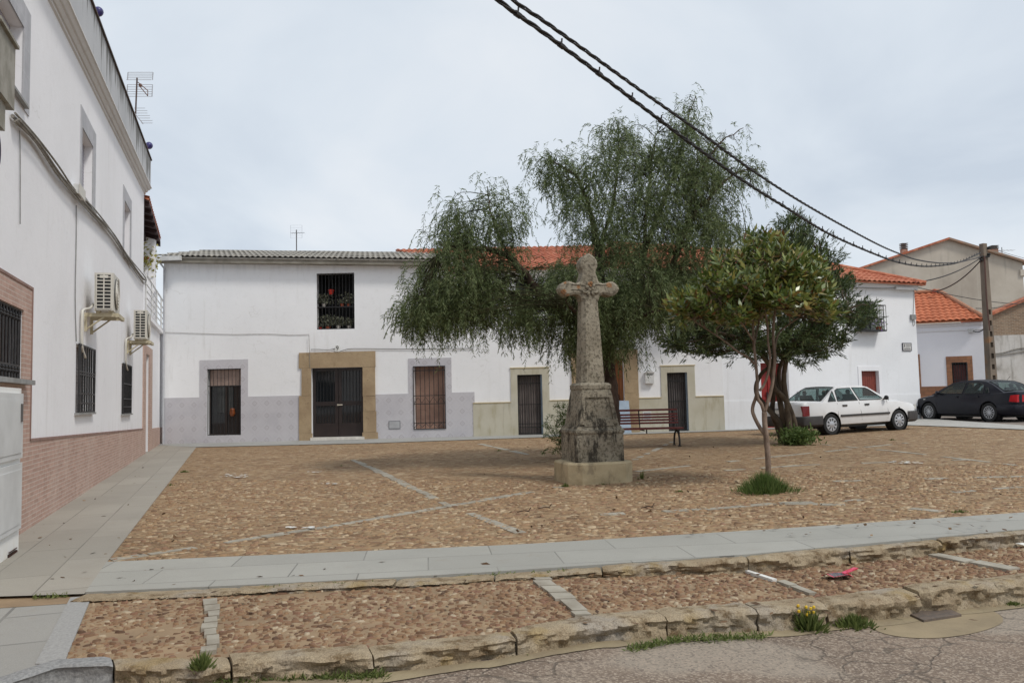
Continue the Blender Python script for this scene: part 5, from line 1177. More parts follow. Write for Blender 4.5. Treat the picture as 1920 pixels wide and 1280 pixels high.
# meter cabinets below the near window
sM = FL.S(36, 850, -.24); sM = [s for s in [FL.S(37, 900, -.24)]][0]; yM = -.24
pM = FL.p(sM, yM, 0); ZM = lambda v: at(37, v, pM.y).z
t = thing('meter_cabinet', 'pair of white electricity meter cabinets stacked on a white plinth under the near left window', 'meter cabinet', FL.p(sM - 1, yM, 0))
M_MET = nm('cabinet_white', lin((206, 207, 206)), lin((192, 193, 192)), 3, .5)
FL.box(MB(), sM - 2.4, sM, yM, -.022, -.8, ZM(728)).build('body', plaster('cabinet_plinth', (.78, .77, .74), .6, [(ZM(1050), .3, (.62, .55, .42), .6)]), t)
for i, (va, vb) in enumerate(((738, 857), (866, 988))):
    z1, z0 = ZM(va), ZM(vb); s1_ = sM - .05; dr_ = FL.box(MB(), s1_ - 1.1, s1_, yM - .03, yM - .001, z0, z1).build('cabinet_door', M_MET, t)
    FL.box(MB(), s1_ - 1.02, s1_ - .06, yM - .036, yM - .03, z0 + .05, z1 - .06).build('panel', M_MET, dr_)
    if i == 0: FL.box(MB(), s1_ - .13, s1_ - .07, yM - .045, yM - .03, z0 + (z1 - z0) * .56, z0 + (z1 - z0) * .84).build('lock', nm('grey_lock', lin((90, 88, 86)), lin((80, 78, 76)), 5, .5), dr_)
zv1, zv0 = ZM(1026), ZM(1052); mb = MB(); FL.box(mb, sM - .42, sM - .12, yM - .004, yM, zv0, zv1); v_ = mb.build('vent', M_BLACKP, t)
mb = MB(); [mb.tube([FL.p(sM - .42 + i * .05, yM - .012, zv0), FL.p(sM - .42 + i * .05, yM - .012, zv1)], .006, 4) for i in range(7)]; [mb.tube([FL.p(sM - .42, yM - .012, zv0 + i * .05), FL.p(sM - .12, yM - .012, zv0 + i * .05)], .006, 4) for i in range(1, 4)]; mb.build('vent_mesh', M_IRONB, v_)

# ================================================================ balcony house between townhouse and number 9
hN = thing('balcony_house', 'narrow white house with terrace railing, tiled canopy and brick-framed door at the left corner', 'house', FL.p(S2 + 2, 0, .1))
S3 = FL.S(304.5, 800); zN0, zN1 = FL.Z(275, 590), FL.Z(303, 626); do = (FL.S(272, 760), FL.S(278, 760), -.2, FL.Z(275, 664))
zN0 = zN1
wall(FL, S2, S3, -.6, zN0, zN1, [do], .3, 6).build('wall', M_WALLL, hN)
ba, bb_ = S2, FL.S(284, 760); zbt = FL.Z(277, 650); zq = lerpz(FL.px(270, 804.5), FL.px(304, 800.5)); mb = MB()
for q in ring_segs(do, (ba + .02, bb_, zbt), -.5): FL.box(mb, q[0], q[1], -.022, .003, q[2], q[3])
slopebox(mb, FL, bb_, S3, -.02, .003, -.5, zq); mb.build('brick_dado', M_PB, hN)
FL.box(MB(), do[0], do[1], .25, .3, -.2, do[3]).build('door', nm('brown_door', lin((110, 72, 60)), lin((96, 62, 52)), 4, .6), hN)
FL.box(MB(), S2, S3 + .05, -.10, .4, zN1 - .05, zN1 + .06).build('terrace_edge', M_WALLL, hN)
mb = MB(); zr = FL.Z(303, 560, -.06); yR = -.06
for z in (zN1 + .12, zN1 + .3, zN1 + .48, zN1 + .66, zN1 + .84, zr): mb.tube([FL.p(S2 + .05, yR, z), FL.p(S3, yR, z)], .016 if z < zr - .1 else .026, 6)
n = 5
for i in range(n): s = S2 + .05 + (S3 - S2 - .05) * i / (n - 1); mb.tube([FL.p(s, yR, zN1), FL.p(s, yR, zr)], .024, 6)
mb.build('railing', M_WMET, hN)
pA_ = FL.p(S2 + .05, -.12, 0); zc0 = at(272, 372, pA_.y).z; sC = FL.S(301, 450, -.12); zc1 = FL.Z(301, 450, -.12)
A_ = FL.p(S2 + .05, -.12, zc0); B_ = FL.p(sC, -.12, zc1); T_ = FL.y * 3.2 + Vector((0, 0, .9))
tiles(A_, B_, T_, 0, 0, .22, .035, .4).build('canopy_roof', M_ROOFT, hN)
mb = MB(); nv = Vector((0, 0, -.10)); mb.obox(A_ + nv, B_ - A_, T_, Vector((0, 0, .05)))
for i in range(7): o = A_.lerp(B_, .02 + i * .16) + Vector((0, 0, -.22)); mb.obox(o, FL.x * .09, T_, Vector((0, 0, .12)))
mb.obox(A_ + FL.y * .35 + Vector((0, 0, -.26)), B_ - A_, FL.y * .12, Vector((0, 0, .14)))
mb.build('canopy_beams', nm('dark_red_wood', lin((52, 28, 26)), lin((40, 24, 22)), 5, .7), hN)
sp = FL.S(291, 500); FL.box(MB(), sp - .35, sp + .05, -.02, .36, zN1, zc1 + .12).build('post', M_WALLL, hN)
FL.box(MB(), S2 + .02, S3, 4.2, 4.4, zN1, zN1 + 1.2).build('back_wall', M_WALLL, hN)
hp_ = thing('hanging_plant', 'yellow-green plant hanging from the terrace corner beside the white post', 'plant', FL.p(S2 + .5, -.1, FL.Z(275, 485)))
g = np.random.default_rng(9); N = 420; c_ = np.array(FL.p(FL.S(273, 490, .25), .25, FL.Z(273, 486, .25))); P_ = c_[None] + g.normal(0, 1, (N, 3)) * [.15, .15, .2]
leaves_mesh('foliage', nm('yellow_green', lin((128, 126, 52)), lin((160, 150, 78)), 8, .7), P_, g.normal(0, 1, (N, 3)) + [0, 0, -.3], g.normal(0, 1, (N, 3)), .14, .06, hp_)
MB().lathe(c_ - [0, 0, .1], (0, 0, 1), [(0, .1), (.15, .16), (.15, .12)], 10).build('pot', M_TERRA, hp_)
# ================================================================ stone cross
cx = G(1112, 907); CY = cx.y + .45; CX = (cx.x / cx.y) * CY; cz0 = gz(CX, CY) - .02
rotc = R(14.5); ca, sa = math.cos(rotc), math.sin(rotc)
hmon = thing('stone_cross', 'weathered grey stone wayside cross with orange lichen on a stepped pedestal in the square', 'monument', (CX, CY, cz0))
FX = Fr((CX, CY), (ca, sa))
ms = NT('weathered_granite', .92, spec=.2)
zz = ms.sepz(ms.pos)[2]
c_ = ms.ramp(ms.noise(3, det=6), [(.3, lin((126, 118, 103))), (.55, lin((148, 140, 124))), (.75, lin((160, 153, 137)))])
spk = ms.noise(22, det=6, rough=.7); c_ = ms.mix(ms.math('MULTIPLY', ms.step(spk, .48, .60), .8), c_, lin((84, 78, 66)))
low = ms.step(zz, cz0 + 1.75, cz0 + 1.2)
blk = ms.step(ms.math('ADD', ms.noise(3.4, ms.scale(ms.pos, (2.4, 2.4, .7)), det=8, rough=.7), ms.math('MULTIPLY', low, .11)), .595, .71)
c_ = ms.mix(ms.math('MULTIPLY', blk, ms.math('ADD', .30, ms.math('MULTIPLY', low, .6))), c_, lin((56, 52, 46)))
wl_ = ms.step(ms.noise(7, det=7, rough=.7), .62, .7); c_ = ms.mix(ms.math('MULTIPLY', wl_, .5), c_, lin((190, 184, 168)))
CU = cz0 + 3.03      # height of the arms
def lich(px_, py_, pz_, rr):
    n = ms.n('ShaderNodeVectorMath', operation='DISTANCE'); ms.l(ms.pos, n.inputs[0]); n.inputs[1].default_value = FX.p(px_, py_, pz_)
    return ms.step(ms.math('ADD', n.outputs['Value'], ms.math('MULTIPLY', ms.math('SUBTRACT', ms.noise(18), .5), .08)), rr, rr * .7)
lm = None
for a in ((.32, -.13, .05, .055), (-.19, -.13, .02, .035), (-.44, -.10, -.06, .06), (-.36, -.1, -.13, .05), (-.2, -.1, -.16, .05), (0.0, -.15, .07, .05), (-.41, -.12, .1, .03)):
    m_ = lich(a[0], a[1], CU + a[2], a[3]); lm = m_ if lm is None else ms.math('MAXIMUM', lm, m_)
c_ = ms.mix(ms.math('MULTIPLY', lm, .55), c_, lin((150, 92, 34))); ms.col(c_)
bb_1 = ms.bump(spk, .7, .015); ms.bump(ms.noise(6, det=6), .6, .03, bb_1); M_MON = ms.m
def frustum(fr, cx_, w0, d0, z0, w1, d1, z1, ch0=0, ch1=0, cy=0):
    def ringp(w, d, z, c):
        if c <= 0: c = .004
        return [fr.p(cx_ + x, cy + y, z) for x, y in ((-w / 2 + c, -d / 2), (w / 2 - c, -d / 2), (w / 2, -d / 2 + c), (w / 2, d / 2 - c), (w / 2 - c, d / 2), (-w / 2 + c, d / 2), (-w / 2, d / 2 - c), (-w / 2, -d / 2 + c))]
    return ringp(w0, d0, z0, ch0) + ringp(w1, d1, z1, ch1)
def stack(levels):                                       # (w, z, chamfer)
    mb = MB(); vs = []
    for w, z, c in levels: vs += frustum(FX, 0, w, w, z, w, w, z, c, c)[:8]
    n = len(levels); fs = [(i * 8 + j, i * 8 + (j + 1) % 8, (i + 1) * 8 + (j + 1) % 8, (i + 1) * 8 + j) for i in range(n - 1) for j in range(8)] + [tuple((n - 1) * 8 + j for j in range(8)), tuple(range(8))[::-1]]
    return mb.add(vs, fs)
def rough(o, st=.006, sub=3, size=.12):
    m = o.modifiers.new('s', 'SUBSURF'); m.subdivision_type = 'SIMPLE'; m.levels = sub; m.render_levels = sub
    tx = bpy.data.textures.new('n', 'CLOUDS'); tx.noise_scale = size; d = o.modifiers.new('d', 'DISPLACE'); d.texture = tx; d.strength = st * 2; d.mid_level = .5; d.texture_coords = 'GLOBAL'
z = cz0; q_ = 12.6 / FPX
slabm = NT('pale_base_stone', .9); c_ = slabm.ramp(slabm.noise(3, det=6), [(.3, lin((160, 144, 112))), (.6, lin((184, 168, 136))), (.8, lin((170, 156, 126)))])
c_ = slabm.mix(slabm.math('MULTIPLY', slabm.step(slabm.noise(5, slabm.scale(slabm.pos, (1, 1, .5)), det=7, rough=.7), .53, .68), .5), c_, lin((104, 92, 74))); slabm.col(c_); slabm.bump(slabm.noise(14, det=6), .5, .02)
o = stack([(1.04, z - .1, .17), (1.04, z + .31, .17), (1.0, z + .34, .16)]).build('base_slab', slabm.m, hmon); rough(o, .006, 2)
o = stack([(.765, z + .33, .01), (.765, z + .76, .01), (.785, z + .765, .01), (.80, z + .79, .01), (.79, z + .82, .01), (.74, z + .84, .01), (.72, z + .875, .01)]).build('plinth_block', M_MON, hmon); rough(o, .007, 3)
o = stack([(.68, z + .87, .02), (.50, z + 1.44, .02), (.52, z + 1.45, .02), (.52, z + 1.51, .02), (.45, z + 1.545, .02)]).build('tapered_block', M_MON, hmon); rough(o, .006, 3)
# panel frame on the tapered front
pf = MB()
def tp(x, zz_, pr): w = .68 + (.50 - .68) * (zz_ - z - .87) / .57; return FX.p(x * w / 2, -w / 2 - pr, zz_)
def bar(x0, z0, x1, z1, wx, wz):
    vs = []
    for pr in (.032, -.01): vs += [tp(x0 - wx, z0 - wz, pr), tp(x1 - wx, z1 + wz, pr), tp(x1 + wx, z1 + wz, pr), tp(x0 + wx, z0 - wz, pr)]
    pf.add(vs, [(0, 3, 2, 1), (0, 1, 5, 4), (1, 2, 6, 5), (2, 3, 7, 6), (3, 0, 4, 7)])
bar(-.82, z + .91, -.82, z + 1.39, .10, .0); bar(.82, z + .91, .82, z + 1.39, .10, .0)
vs = []
for (z0, z1) in ((z + 1.32, z + 1.41), (z + .88, z + .98)):
    vs = [tp(-.72, z0, .032), tp(.72, z0, .032), tp(.72, z1, .032), tp(-.72, z1, .032), tp(-.72, z0, -.01), tp(.72, z0, -.01), tp(.72, z1, -.01), tp(-.72, z1, -.01)]
    pf.add(vs, [(0, 1, 2, 3), (0, 4, 5, 1), (1, 5, 6, 2), (2, 6, 7, 3), (3, 7, 4, 0)])
o = pf.build('panel_frame', M_MON, hmon); rough(o, .004, 2)
o = stack([(.385, z + 1.53, .06), (.375, z + 1.7, .065), (.265, z + 2.87, .05)]).build('shaft', M_MON, hmon); rough(o, .004, 3)
# cross head outline, half width x against height relative to the arms
def arm_outline():
    P = []
    right = [(.135, -.20), (.15, -.15), (.175, -.125), (.22, -.11), (.28, -.115), (.33, -.135), (.38, -.135), (.43, -.11), (.47, -.065), (.495, -.0), (.47, .065), (.43, .11), (.38, .137), (.33, .135), (.28, .112), (.22, .10), (.175, .115), (.15, .14), (.125, .19), (.115, .25), (.125, .30), (.15, .345), (.158, .395), (.145, .45), (.105, .50), (.055, .535), (.0, .56)]
    right = [(x * (.9 if zz_ > .2 else 1), zz_ * (.84 if abs(zz_) < .15 else 1)) for x, zz_ in right]
    return right + [(-x, zz_) for x, zz_ in right[-2::-1]]
ol = arm_outline(); mb = MB(); n = len(ol)
def ringz(y, ins):
    cx0, cz1 = 0, CU + .1; out = []
    for i, (x, zz_) in enumerate(ol):
        a = Vector((ol[i - 1][0], ol[i - 1][1])); b = Vector((ol[(i + 1) % n][0], ol[(i + 1) % n][1])); d = (b - a).normalized(); nn = Vector((d.y, -d.x))
        out.append(FX.p(x - nn.x * ins, y, CU + zz_ - nn.y * ins))
    return out
vs = ringz(-.125, .035) + ringz(-.105, 0) + ringz(.105, 0) + ringz(.125, .035)
fs = [(r_ * n + i, r_ * n + (i + 1) % n, (r_ + 1) * n + (i + 1) % n, (r_ + 1) * n + i) for r_ in range(3) for i in range(n)] + [tuple(range(n))[::-1], tuple(3 * n + i for i in range(n))]
mb.add(vs, fs); o = mb.build('cross_head', M_MON, hmon)
bm = bmesh.new(); bm.from_mesh(o.data); bmesh.ops.triangulate(bm, faces=[f for f in bm.faces if len(f.verts) > 4]); bmesh.ops.recalc_face_normals(bm, faces=bm.faces); bm.to_mesh(o.data); bm.free()
rough(o, .003, 2, .06)
mb = MB()
for i in range(6): a = i * math.pi / 3 + .2; mb.sphere(FX.p(.055 * math.cos(a), -.135, CU + .03 + .055 * math.sin(a)), .034, 8, (1, .6, 1))
mb.sphere(FX.p(0, -.14, CU + .03), .026, 8); 
for sgn in (-1, 1):
    P = [FX.p(sgn * .02, -.13, CU - .05), FX.p(sgn * .09, -.135, CU - .07), FX.p(sgn * .13, -.13, CU - .04)]; mb.tube(catmull(P, 4), .02, 6); P = [FX.p(sgn * .02, -.13, CU - .06), FX.p(sgn * .05, -.135, CU - .11)]; mb.tube(P, .022, 6)
mb.tube([FX.p(-.3, -.128, CU + .06), FX.p(-.06, -.128, CU + .05)], .008, 5); mb.tube([FX.p(-.3, -.128, CU - .02), FX.p(-.06, -.128, CU - .03)], .008, 5); mb.tube([FX.p(.07, -.128, CU + .06), FX.p(.28, -.128, CU + .06)], .008, 5)
mb.build('carved_flower', M_MON, hmon, smooth=True)

# ================================================================ bench
bp0 = G(1264, 837); bY = bp0.y; bx1 = bp0.x; bx1 += .22; FBn = Fr((bx1 - 1.9, bY - .0), (1, .06)); bzz = gz(bx1, bY)
hb = thing('park_bench', 'slatted red-brown bench on arched black iron legs behind the stone cross', 'bench', FBn.p(.9, .2, bzz))
M_BW = nm('red_brown_slats', lin((122, 46, 36)), lin((98, 37, 30)), 14, .5); M_CI = nm('cast_iron', lin((34, 30, 30)), lin((48, 42, 40)), 14, .6)
ln = 1.95; s0 = -.0
mb = MB()
for i in range(5): y = -.05 + i * .095; zb = bzz + .43 + (.0 if i else -.01); mb.obox(FBn.p(s0, y, zb), FBn.x * ln, FBn.y * .075, Vector((0, 0, .03)))
mb.build('seat', M_BW, hb)
mb = MB()
for i, dz in enumerate((.10, .17, .24, .31)): 
    y = .44 + dz * .28; mb.obox(FBn.p(s0, y, bzz + .44 + dz - .0), FBn.x * ln, FBn.y * .025, Vector((0, .01, .048)))
mb.obox(FBn.p(s0, .44 + .42 * .28, bzz + .44 + .42), FBn.x * ln, FBn.y * .03, Vector((0, .01, .05)))
mb.build('backrest', M_BW, hb)
for s in (s0 + .12, s0 + ln - .12):
    mb = MB(); P = FBn.p
    for pts_, rr in (([(-.04, 0), (-.05, .12), (.02, .30), (.2, .37), (.38, .30), (.46, .12), (.48, 0)], .024), ([(-.05, .41), (.44, .41), (.50, .6), (.60, .90)], .022), ([(.2, .37), (.2, .42)], .03)):
        mb.tube(catmull([P(s, y, bzz + z_) for y, z_ in pts_], 4), rr, 7)
    mb.tube([P(s, -.03, bzz + .3), P(s, .0, bzz + .42)], .02, 6); mb.box(P(s, -.04, bzz + .012), (.07, .1, .025)); mb.box(P(s, .48, bzz + .012), (.07, .1, .025))
    mb.build('leg', M_CI, hb, smooth=True, angle=40)
mb = MB(); s = s0 + ln / 2; mb.tube([FBn.p(s, -.03, bzz + .40), FBn.p(s, .44, bzz + .40), FBn.p(s, .56, bzz + .88)], .016, 6); mb.tube([FBn.p(s + .06, -.02, bzz + .33), FBn.p(s + .06, -.02, bzz + .43)], .016, 6); mb.build('middle_brace', M_CI, hb)

# ================================================================ trees
def bark(name, c1, c2, sc=8):
    t = NT(name, .92, spec=.15); v = t.noise(sc, t.scale(t.pos, (1, 1, .35)), det=7, rough=.65); t.col(t.ramp(v, [(.35, c1), (.65, c2)])); t.bump(v, .8, .03); return t.m
def leafmat(name, cols, rough_=.6, trans=.25, spec=.3):
    t = NT(name, rough_, spec=spec); i = t.n('ShaderNodeNewGeometry').outputs['Random Per Island']
    t.col(t.ramp(i, cols)); out = t.t.nodes['Material Output']; tr = t.n('ShaderNodeBsdfTranslucent'); c = t.ramp(i, [(p, k(c, 1.3)) for p, c in cols]); t.l(c, tr.inputs[0])
    mx = t.n('ShaderNodeMixShader'); mx.inputs[0].default_value = trans; t.l(t.b.outputs[0], mx.inputs[1]); t.l(tr.outputs[0], mx.inputs[2]); t.l(mx.outputs[0], out.inputs[0]); return t.m
M_PEP = leafmat('pepper_leaves', [(0, (.048, .068, .024)), (.4, (.098, .130, .050)), (.8, (.162, .202, .086)), (1, (.25, .29, .14))], .55, .42)
M_OLE = leafmat('oleander_leaves', [(0, (.028, .044, .016)), (.5, (.062, .090, .032)), (.9, (.115, .15, .056)), (1, (.19, .22, .09))], .45, .2)
M_MAG = leafmat('glossy_leaves', [(0, (.050, .078, .016)), (.40, (.12, .165, .036)), (.72, (.22, .25, .062)), (.88, (.30, .26, .07)), (.96, (.20, .10, .03)), (1, (.14, .06, .024))], .3, .12, .6)
M_GRASS = leafmat('grass_blades', [(0, (.055, .09, .02)), (.6, (.11, .17, .045)), (1, (.19, .23, .08))], .6, .3)
M_WEED = leafmat('weed_leaves', [(0, (.07, .10, .025)), (1, (.19, .22, .07))], .6, .3)
def limb_pts(lst): return [at(u, v, Y) for u, v, Y in lst]
def inside(lobes, n, g, top=False):
    W = np.array([l[5] for l in lobes], float); W /= W.sum(); idx = g.choice(len(lobes), n, p=W); P = []
    for i in idx:
        u, v, Y, ru, rv, w = lobes[i][:6]
        d = g.normal(0, 1, 3); d /= np.linalg.norm(d); rr = g.uniform(.25, 1) ** .5
        P.append(np.array(at(u + d[0] * rr * ru, v - d[1] * rr * rv, Y + d[2] * rr * (lobes[i][6] if len(lobes[i]) > 6 else 1.6))))
    return np.array(P)
def connect(mb, limbs, P, g, r0=.018, r1=.006, sag=.12):
    """a twig from the nearest limb point to every cluster point"""
    LP = np.array([p for l in limbs for p in l])
    for p in P:
        d = np.linalg.norm(LP - p, axis=1) + np.where(LP[:, 2] > p[2] + .2, 1.2, 0); q = LP[np.argmin(d)]
        mid = (p + q) / 2 + g.normal(0, .08, 3) + np.array([0, 0, sag * np.linalg.norm(p - q)])
        mb.tube(catmull([q, mid, p], 3), [r0 + (r1 - r0) * i / 6 for i in range(7)], 5, False)
# pepper tree
TY = 16.4; g = np.random.default_rng(21)
tb = G(1140, 862); hp = thing('pepper_tree', 'large weeping pepper tree with feathery hanging foliage behind the stone cross', 'tree', (tb.x, TY, gz(tb.x, TY)))
L1 = limb_pts([(1140, 880, TY), (1143, 800, TY), (1140, 740, TY), (1134, 680, TY), (1140, 620, TY)])
LA = limb_pts([(1140, 650, TY), (1085, 605, TY - .2), (1032, 574, TY - .4), (1000, 535, TY - .6), (985, 512, TY - .7), (955, 482, TY - .8), (910, 466, TY - 1.0), (860, 462, TY - 1.1), (820, 480, TY - 1.2)])
LA2 = limb_pts([(1020, 568, TY - .4), (985, 556, TY - .2), (950, 552, TY), (900, 545, TY + .3), (840, 560, TY + .4)])
LA3 = limb_pts([(955, 482, TY - .8), (935, 440, TY - .8), (922, 400, TY - .9), (915, 365, TY - .9)])
LB = limb_pts([(1140, 630, TY), (1128, 540, TY), (1120, 460, TY + .1), (1105, 390, TY + .1), (1080, 330, TY + .1), (1030, 300, TY)])
LB2 = limb_pts([(1120, 470, TY), (1150, 380, TY + .3), (1158, 300, TY + .4), (1160, 240, TY + .4)])
LC = limb_pts([(1140, 620, TY), (1175, 560, TY + .2), (1205, 480, TY + .3), (1235, 400, TY + .3), (1265, 320, TY + .3), (1285, 250, TY + .3), (1303, 180, TY + .3)])
LC2 = limb_pts([(1205, 490, TY), (1215, 380, TY - .3), (1222, 300, TY - .3), (1232, 250, TY - .3)])
LD_ = limb_pts([(1145, 610, TY), (1210, 550, TY - .4), (1260, 500, TY - .6), (1290, 420, TY - .6), (1330, 370, TY - .6), (1370, 330, TY - .5), (1425, 315, TY - .5)])
LD2 = limb_pts([(1275, 460, TY - .6), (1310, 330, TY - .4), (1350, 270, TY - .4), (1395, 240, TY - .4)])
LE = limb_pts([(1180, 575, TY), (1240, 560, TY + .8), (1300, 520, TY + 1.0), (1370, 460, TY + 1.1), (1400, 440, TY + 1.1)])
LG = limb_pts([(1135, 640, TY), (1090, 600, TY - 1.2), (1060, 560, TY - 1.8)]); LH = limb_pts([(1140, 640, TY), (1190, 600, TY - 1.2), (1240, 580, TY - 1.8)]); LI = limb_pts([(1140, 640, TY), (1100, 580, TY + 1.4), (1200, 560, TY + 2.2)])
limbs = [L1, LA, LA2, LA3, LB, LB2, LC, LC2, LD_, LD2, LE, LG, LH, LI]; rads = [(.24, .17), (.12, .02), (.05, .012), (.035, .008), (.10, .010), (.04, .008), (.09, .007), (.04, .007), (.08, .008), (.03, .007), (.06, .010), (.07, .02), (.07, .02), (.07, .02)]
mb = MB(); fine = []
for l, (r0, r1) in zip(limbs, rads):
    P = catmull(l, 4); n = len(P); P = [p + Vector(tuple(g.normal(0, .012, 3))) for p in P]; fine.append([np.array(p) for p in P])
    mb.tube(P, [r0 + (r1 - r0) * i / (n - 1) for i in range(n)], 8)
M_BARKP = bark('pepper_bark', lin((52, 42, 36)), lin((92, 76, 66))); trunk = mb.build('trunk', M_BARKP, hp, smooth=True)
lob = [(1300, 190, TY, 16, 22, 1, .4), (1272, 238, TY, 46, 30, 5, .9), (1295, 290, TY, 70, 42, 9, 1.4), (1325, 345, TY, 62, 45, 9, 1.3), (1378, 258, TY - .3, 20, 14, 1.3, .5), (1396, 318, TY - .4, 20, 12, 1.0, .4),
       (1155, 245, TY, 34, 22, 3, .6), (1170, 300, TY, 75, 45, 9, 1.4), (1090, 320, TY, 55, 45, 6, 1.1), (1028, 308, TY, 30, 18, 2.5, .5), (1045, 355, TY, 28, 30, 3, .7), (1240, 350, TY, 95, 60, 15, 1.8), (1120, 400, TY, 85, 60, 13, 1.8), (1200, 440, TY, 140, 60, 24, 2.2), (1310, 440, TY, 75, 60, 12, 1.8), (1350, 420, TY, 30, 45, 4, 1),
       (1160, 520, TY, 170, 50, 34, 2.6), (1090, 560, TY, 90, 45, 20, 2.4), (1280, 530, TY, 90, 45, 16, 2.2), (1230, 570, TY, 80, 40, 14, 2.2), (1110, 620, TY, 60, 36, 12, 2), (1130, 640, TY, 60, 26, 9, 1.6), (1075, 650, TY - .3, 32, 34, 5, 1.0), (1180, 580, TY, 70, 50, 16, 2.2),
       (920, 375, TY - .8, 40, 22, 3.5, .6), (900, 420, TY - .9, 66, 34, 7, .9), (850, 400, TY - 1, 26, 20, 2, .5), (960, 400, TY - .8, 28, 30, 2.6, .6), (850, 465, TY - 1, 52, 30, 6, 1.1), (935, 470, TY - .5, 45, 24, 3, .8), (870, 520, TY - .6, 85, 34, 14, 1.5), (930, 560, TY - .2, 80, 32, 14, 1.8), (820, 560, TY - .8, 70, 34, 13, 1.5), (785, 595, TY - .8, 34, 20, 5.5, 1), (1000, 600, TY - .1, 60, 26, 8, 1.8), (780, 500, TY - .9, 12, 10, 1.0, .4), (860, 590, TY - .6, 90, 26, 13, 1.6), (1040, 540, TY + .5, 30, 50, 2.5, 1)]
CL = inside(lob, 1500, g); mb = MB(); connect(mb, fine, CL, g, .010, .003, .10)
mb.build('twigs', bark('pepper_twigs', lin((50, 50, 34)), lin((76, 74, 52))), hp)
PP = []; DD = []; WW = []; LN = []; WD = []; strands = MB()
for c in CL:
    ns = g.integers(7, 11)
    for _ in range(ns):
        a = g.uniform(0, 2 * np.pi); out = np.array([math.cos(a), math.sin(a), 0]); p = c + g.normal(0, .14, 3); vel = out * g.uniform(.15, .75) + np.array([0, 0, g.uniform(-.2, .9)]); L = g.uniform(.22, .60); st_ = .045; n = int(L / st_); path = [p.copy()]
        side = np.cross(out, [0, 0, 1.0])
        for i in range(n):
            vel = vel * .87 + np.array([0, 0, -.125]) + g.normal(0, .02, 3); d = vel / np.linalg.norm(vel); p = p + d * st_; path.append(p.copy())
            if i < 1: continue
            for sgn in (-1, 1):
                s_ = side * sgn + g.normal(0, .35, 3); PP.append(p + g.normal(0, .006, 3)); DD.append(d * .7 + s_ * .75 + np.array([0, 0, -.3])); WW.append(g.normal(0, 1, 3)); LN.append(g.uniform(.055, .11)); WD.append(g.uniform(.012, .020))
        if g.uniform() < .35: strands.tube(path[::3] + [path[-1]], .003, 3, False)
strands.build('strands', bpy.data.materials['pepper_twigs'], hp)
print('pepper leaves', len(PP))
leaves_mesh('crown', M_PEP, np.array(PP), np.array(DD), np.array(WW), np.array(LN), np.array(WD), hp)

# oleander tree
OY = 20.8; g = np.random.default_rng(22); tb = G(1478, 832); OX = tb.x; oy = tb.y
ho = thing('oleander_tree', 'broad dark green oleander tree with twisted bare stems beside the white car', 'tree', (OX, oy, gz(OX, oy)))
OY = oy; l_ = lambda *a: [at(u, v, OY + dy) for u, v, dy in a]
lm_ = [l_((1474, 838, 0), (1466, 800, 0), (1444, 770, .1), (1422, 745, .2), (1418, 722, .2), (1428, 700, .1), (1450, 672, 0), (1440, 600, .2)),
       l_((1470, 838, .2), (1458, 800, .3), (1448, 772, .2), (1450, 740, .2), (1446, 700, .3), (1420, 640, .5), (1360, 600, .8)),
       l_((1480, 838, 0), (1468, 780, .0), (1460, 740, .0), (1450, 700, -.1), (1455, 640, -.2), (1470, 540, 0), (1480, 460, 0)),
       l_((1488, 836, 0), (1490, 800, -.1), (1482, 770, -.2), (1470, 745, -.2), (1452, 726, -.2), (1445, 690, -.3), (1400, 640, -.8), (1330, 620, -1.0)),
       l_((1490, 836, .2), (1488, 790, .2), (1474, 750, .3), (1462, 725, .3), (1465, 680, .3), (1510, 620, .4), (1560, 590, .5)),
       l_((1476, 838, -.2), (1480, 800, -.2), (1476, 760, -.2), (1470, 700, -.2), (1490, 640, -.6), (1540, 600, -1.0), (1590, 580, -1.0)), l_((1470, 640, 0), (1520, 540, .2), (1540, 470, .2))]
mb = MB(); fine = []
for i, l in enumerate(lm_): P = catmull(l, 4); n = len(P); fine.append([np.array(p) for p in P[n // 3:]]); mb.tube(P, [.085 - .05 * j / (n - 1) for j in range(n)], 8)
mb.build('trunk', bark('oleander_bark', lin((66, 56, 47)), lin((104, 92, 78))), ho, smooth=True)
lob = [(1490, 430, OY, 34, 26, 4, .9), (1470, 470, OY, 66, 36, 9, 1.6), (1525, 480, OY, 50, 40, 8, 1.4), (1430, 490, OY, 60, 50, 9, 1.6), (1480, 550, OY, 100, 50, 22, 2.3), (1550, 560, OY, 60, 46, 10, 1.8), (1610, 590, OY - .3, 36, 24, 4.5, 1), (1575, 610, OY - .3, 60, 30, 8, 1.6), (1535, 640, OY, 60, 26, 8, 1.7), (1440, 620, OY, 130, 40, 26, 2.3), (1330, 600, OY, 80, 46, 16, 1.9), (1280, 580, OY, 50, 40, 7, 1.3), (1310, 640, OY, 70, 28, 9, 1.6), (1400, 655, OY, 90, 22, 9, 1.8), (1490, 665, OY, 60, 20, 6, 1.4), (1265, 640, OY, 30, 20, 3, .9), (1575, 530, OY, 24, 20, 2, .7)]
CL = inside(lob, 1750, g); mb = MB(); sub = CL[:480]; connect(mb, fine, sub, g, .02, .006, .03); mb.build('branches', bpy.data.materials['oleander_bark'], ho)
cen = np.array(at(1450, 600, OY)); PP = []; DD = []; WW = []
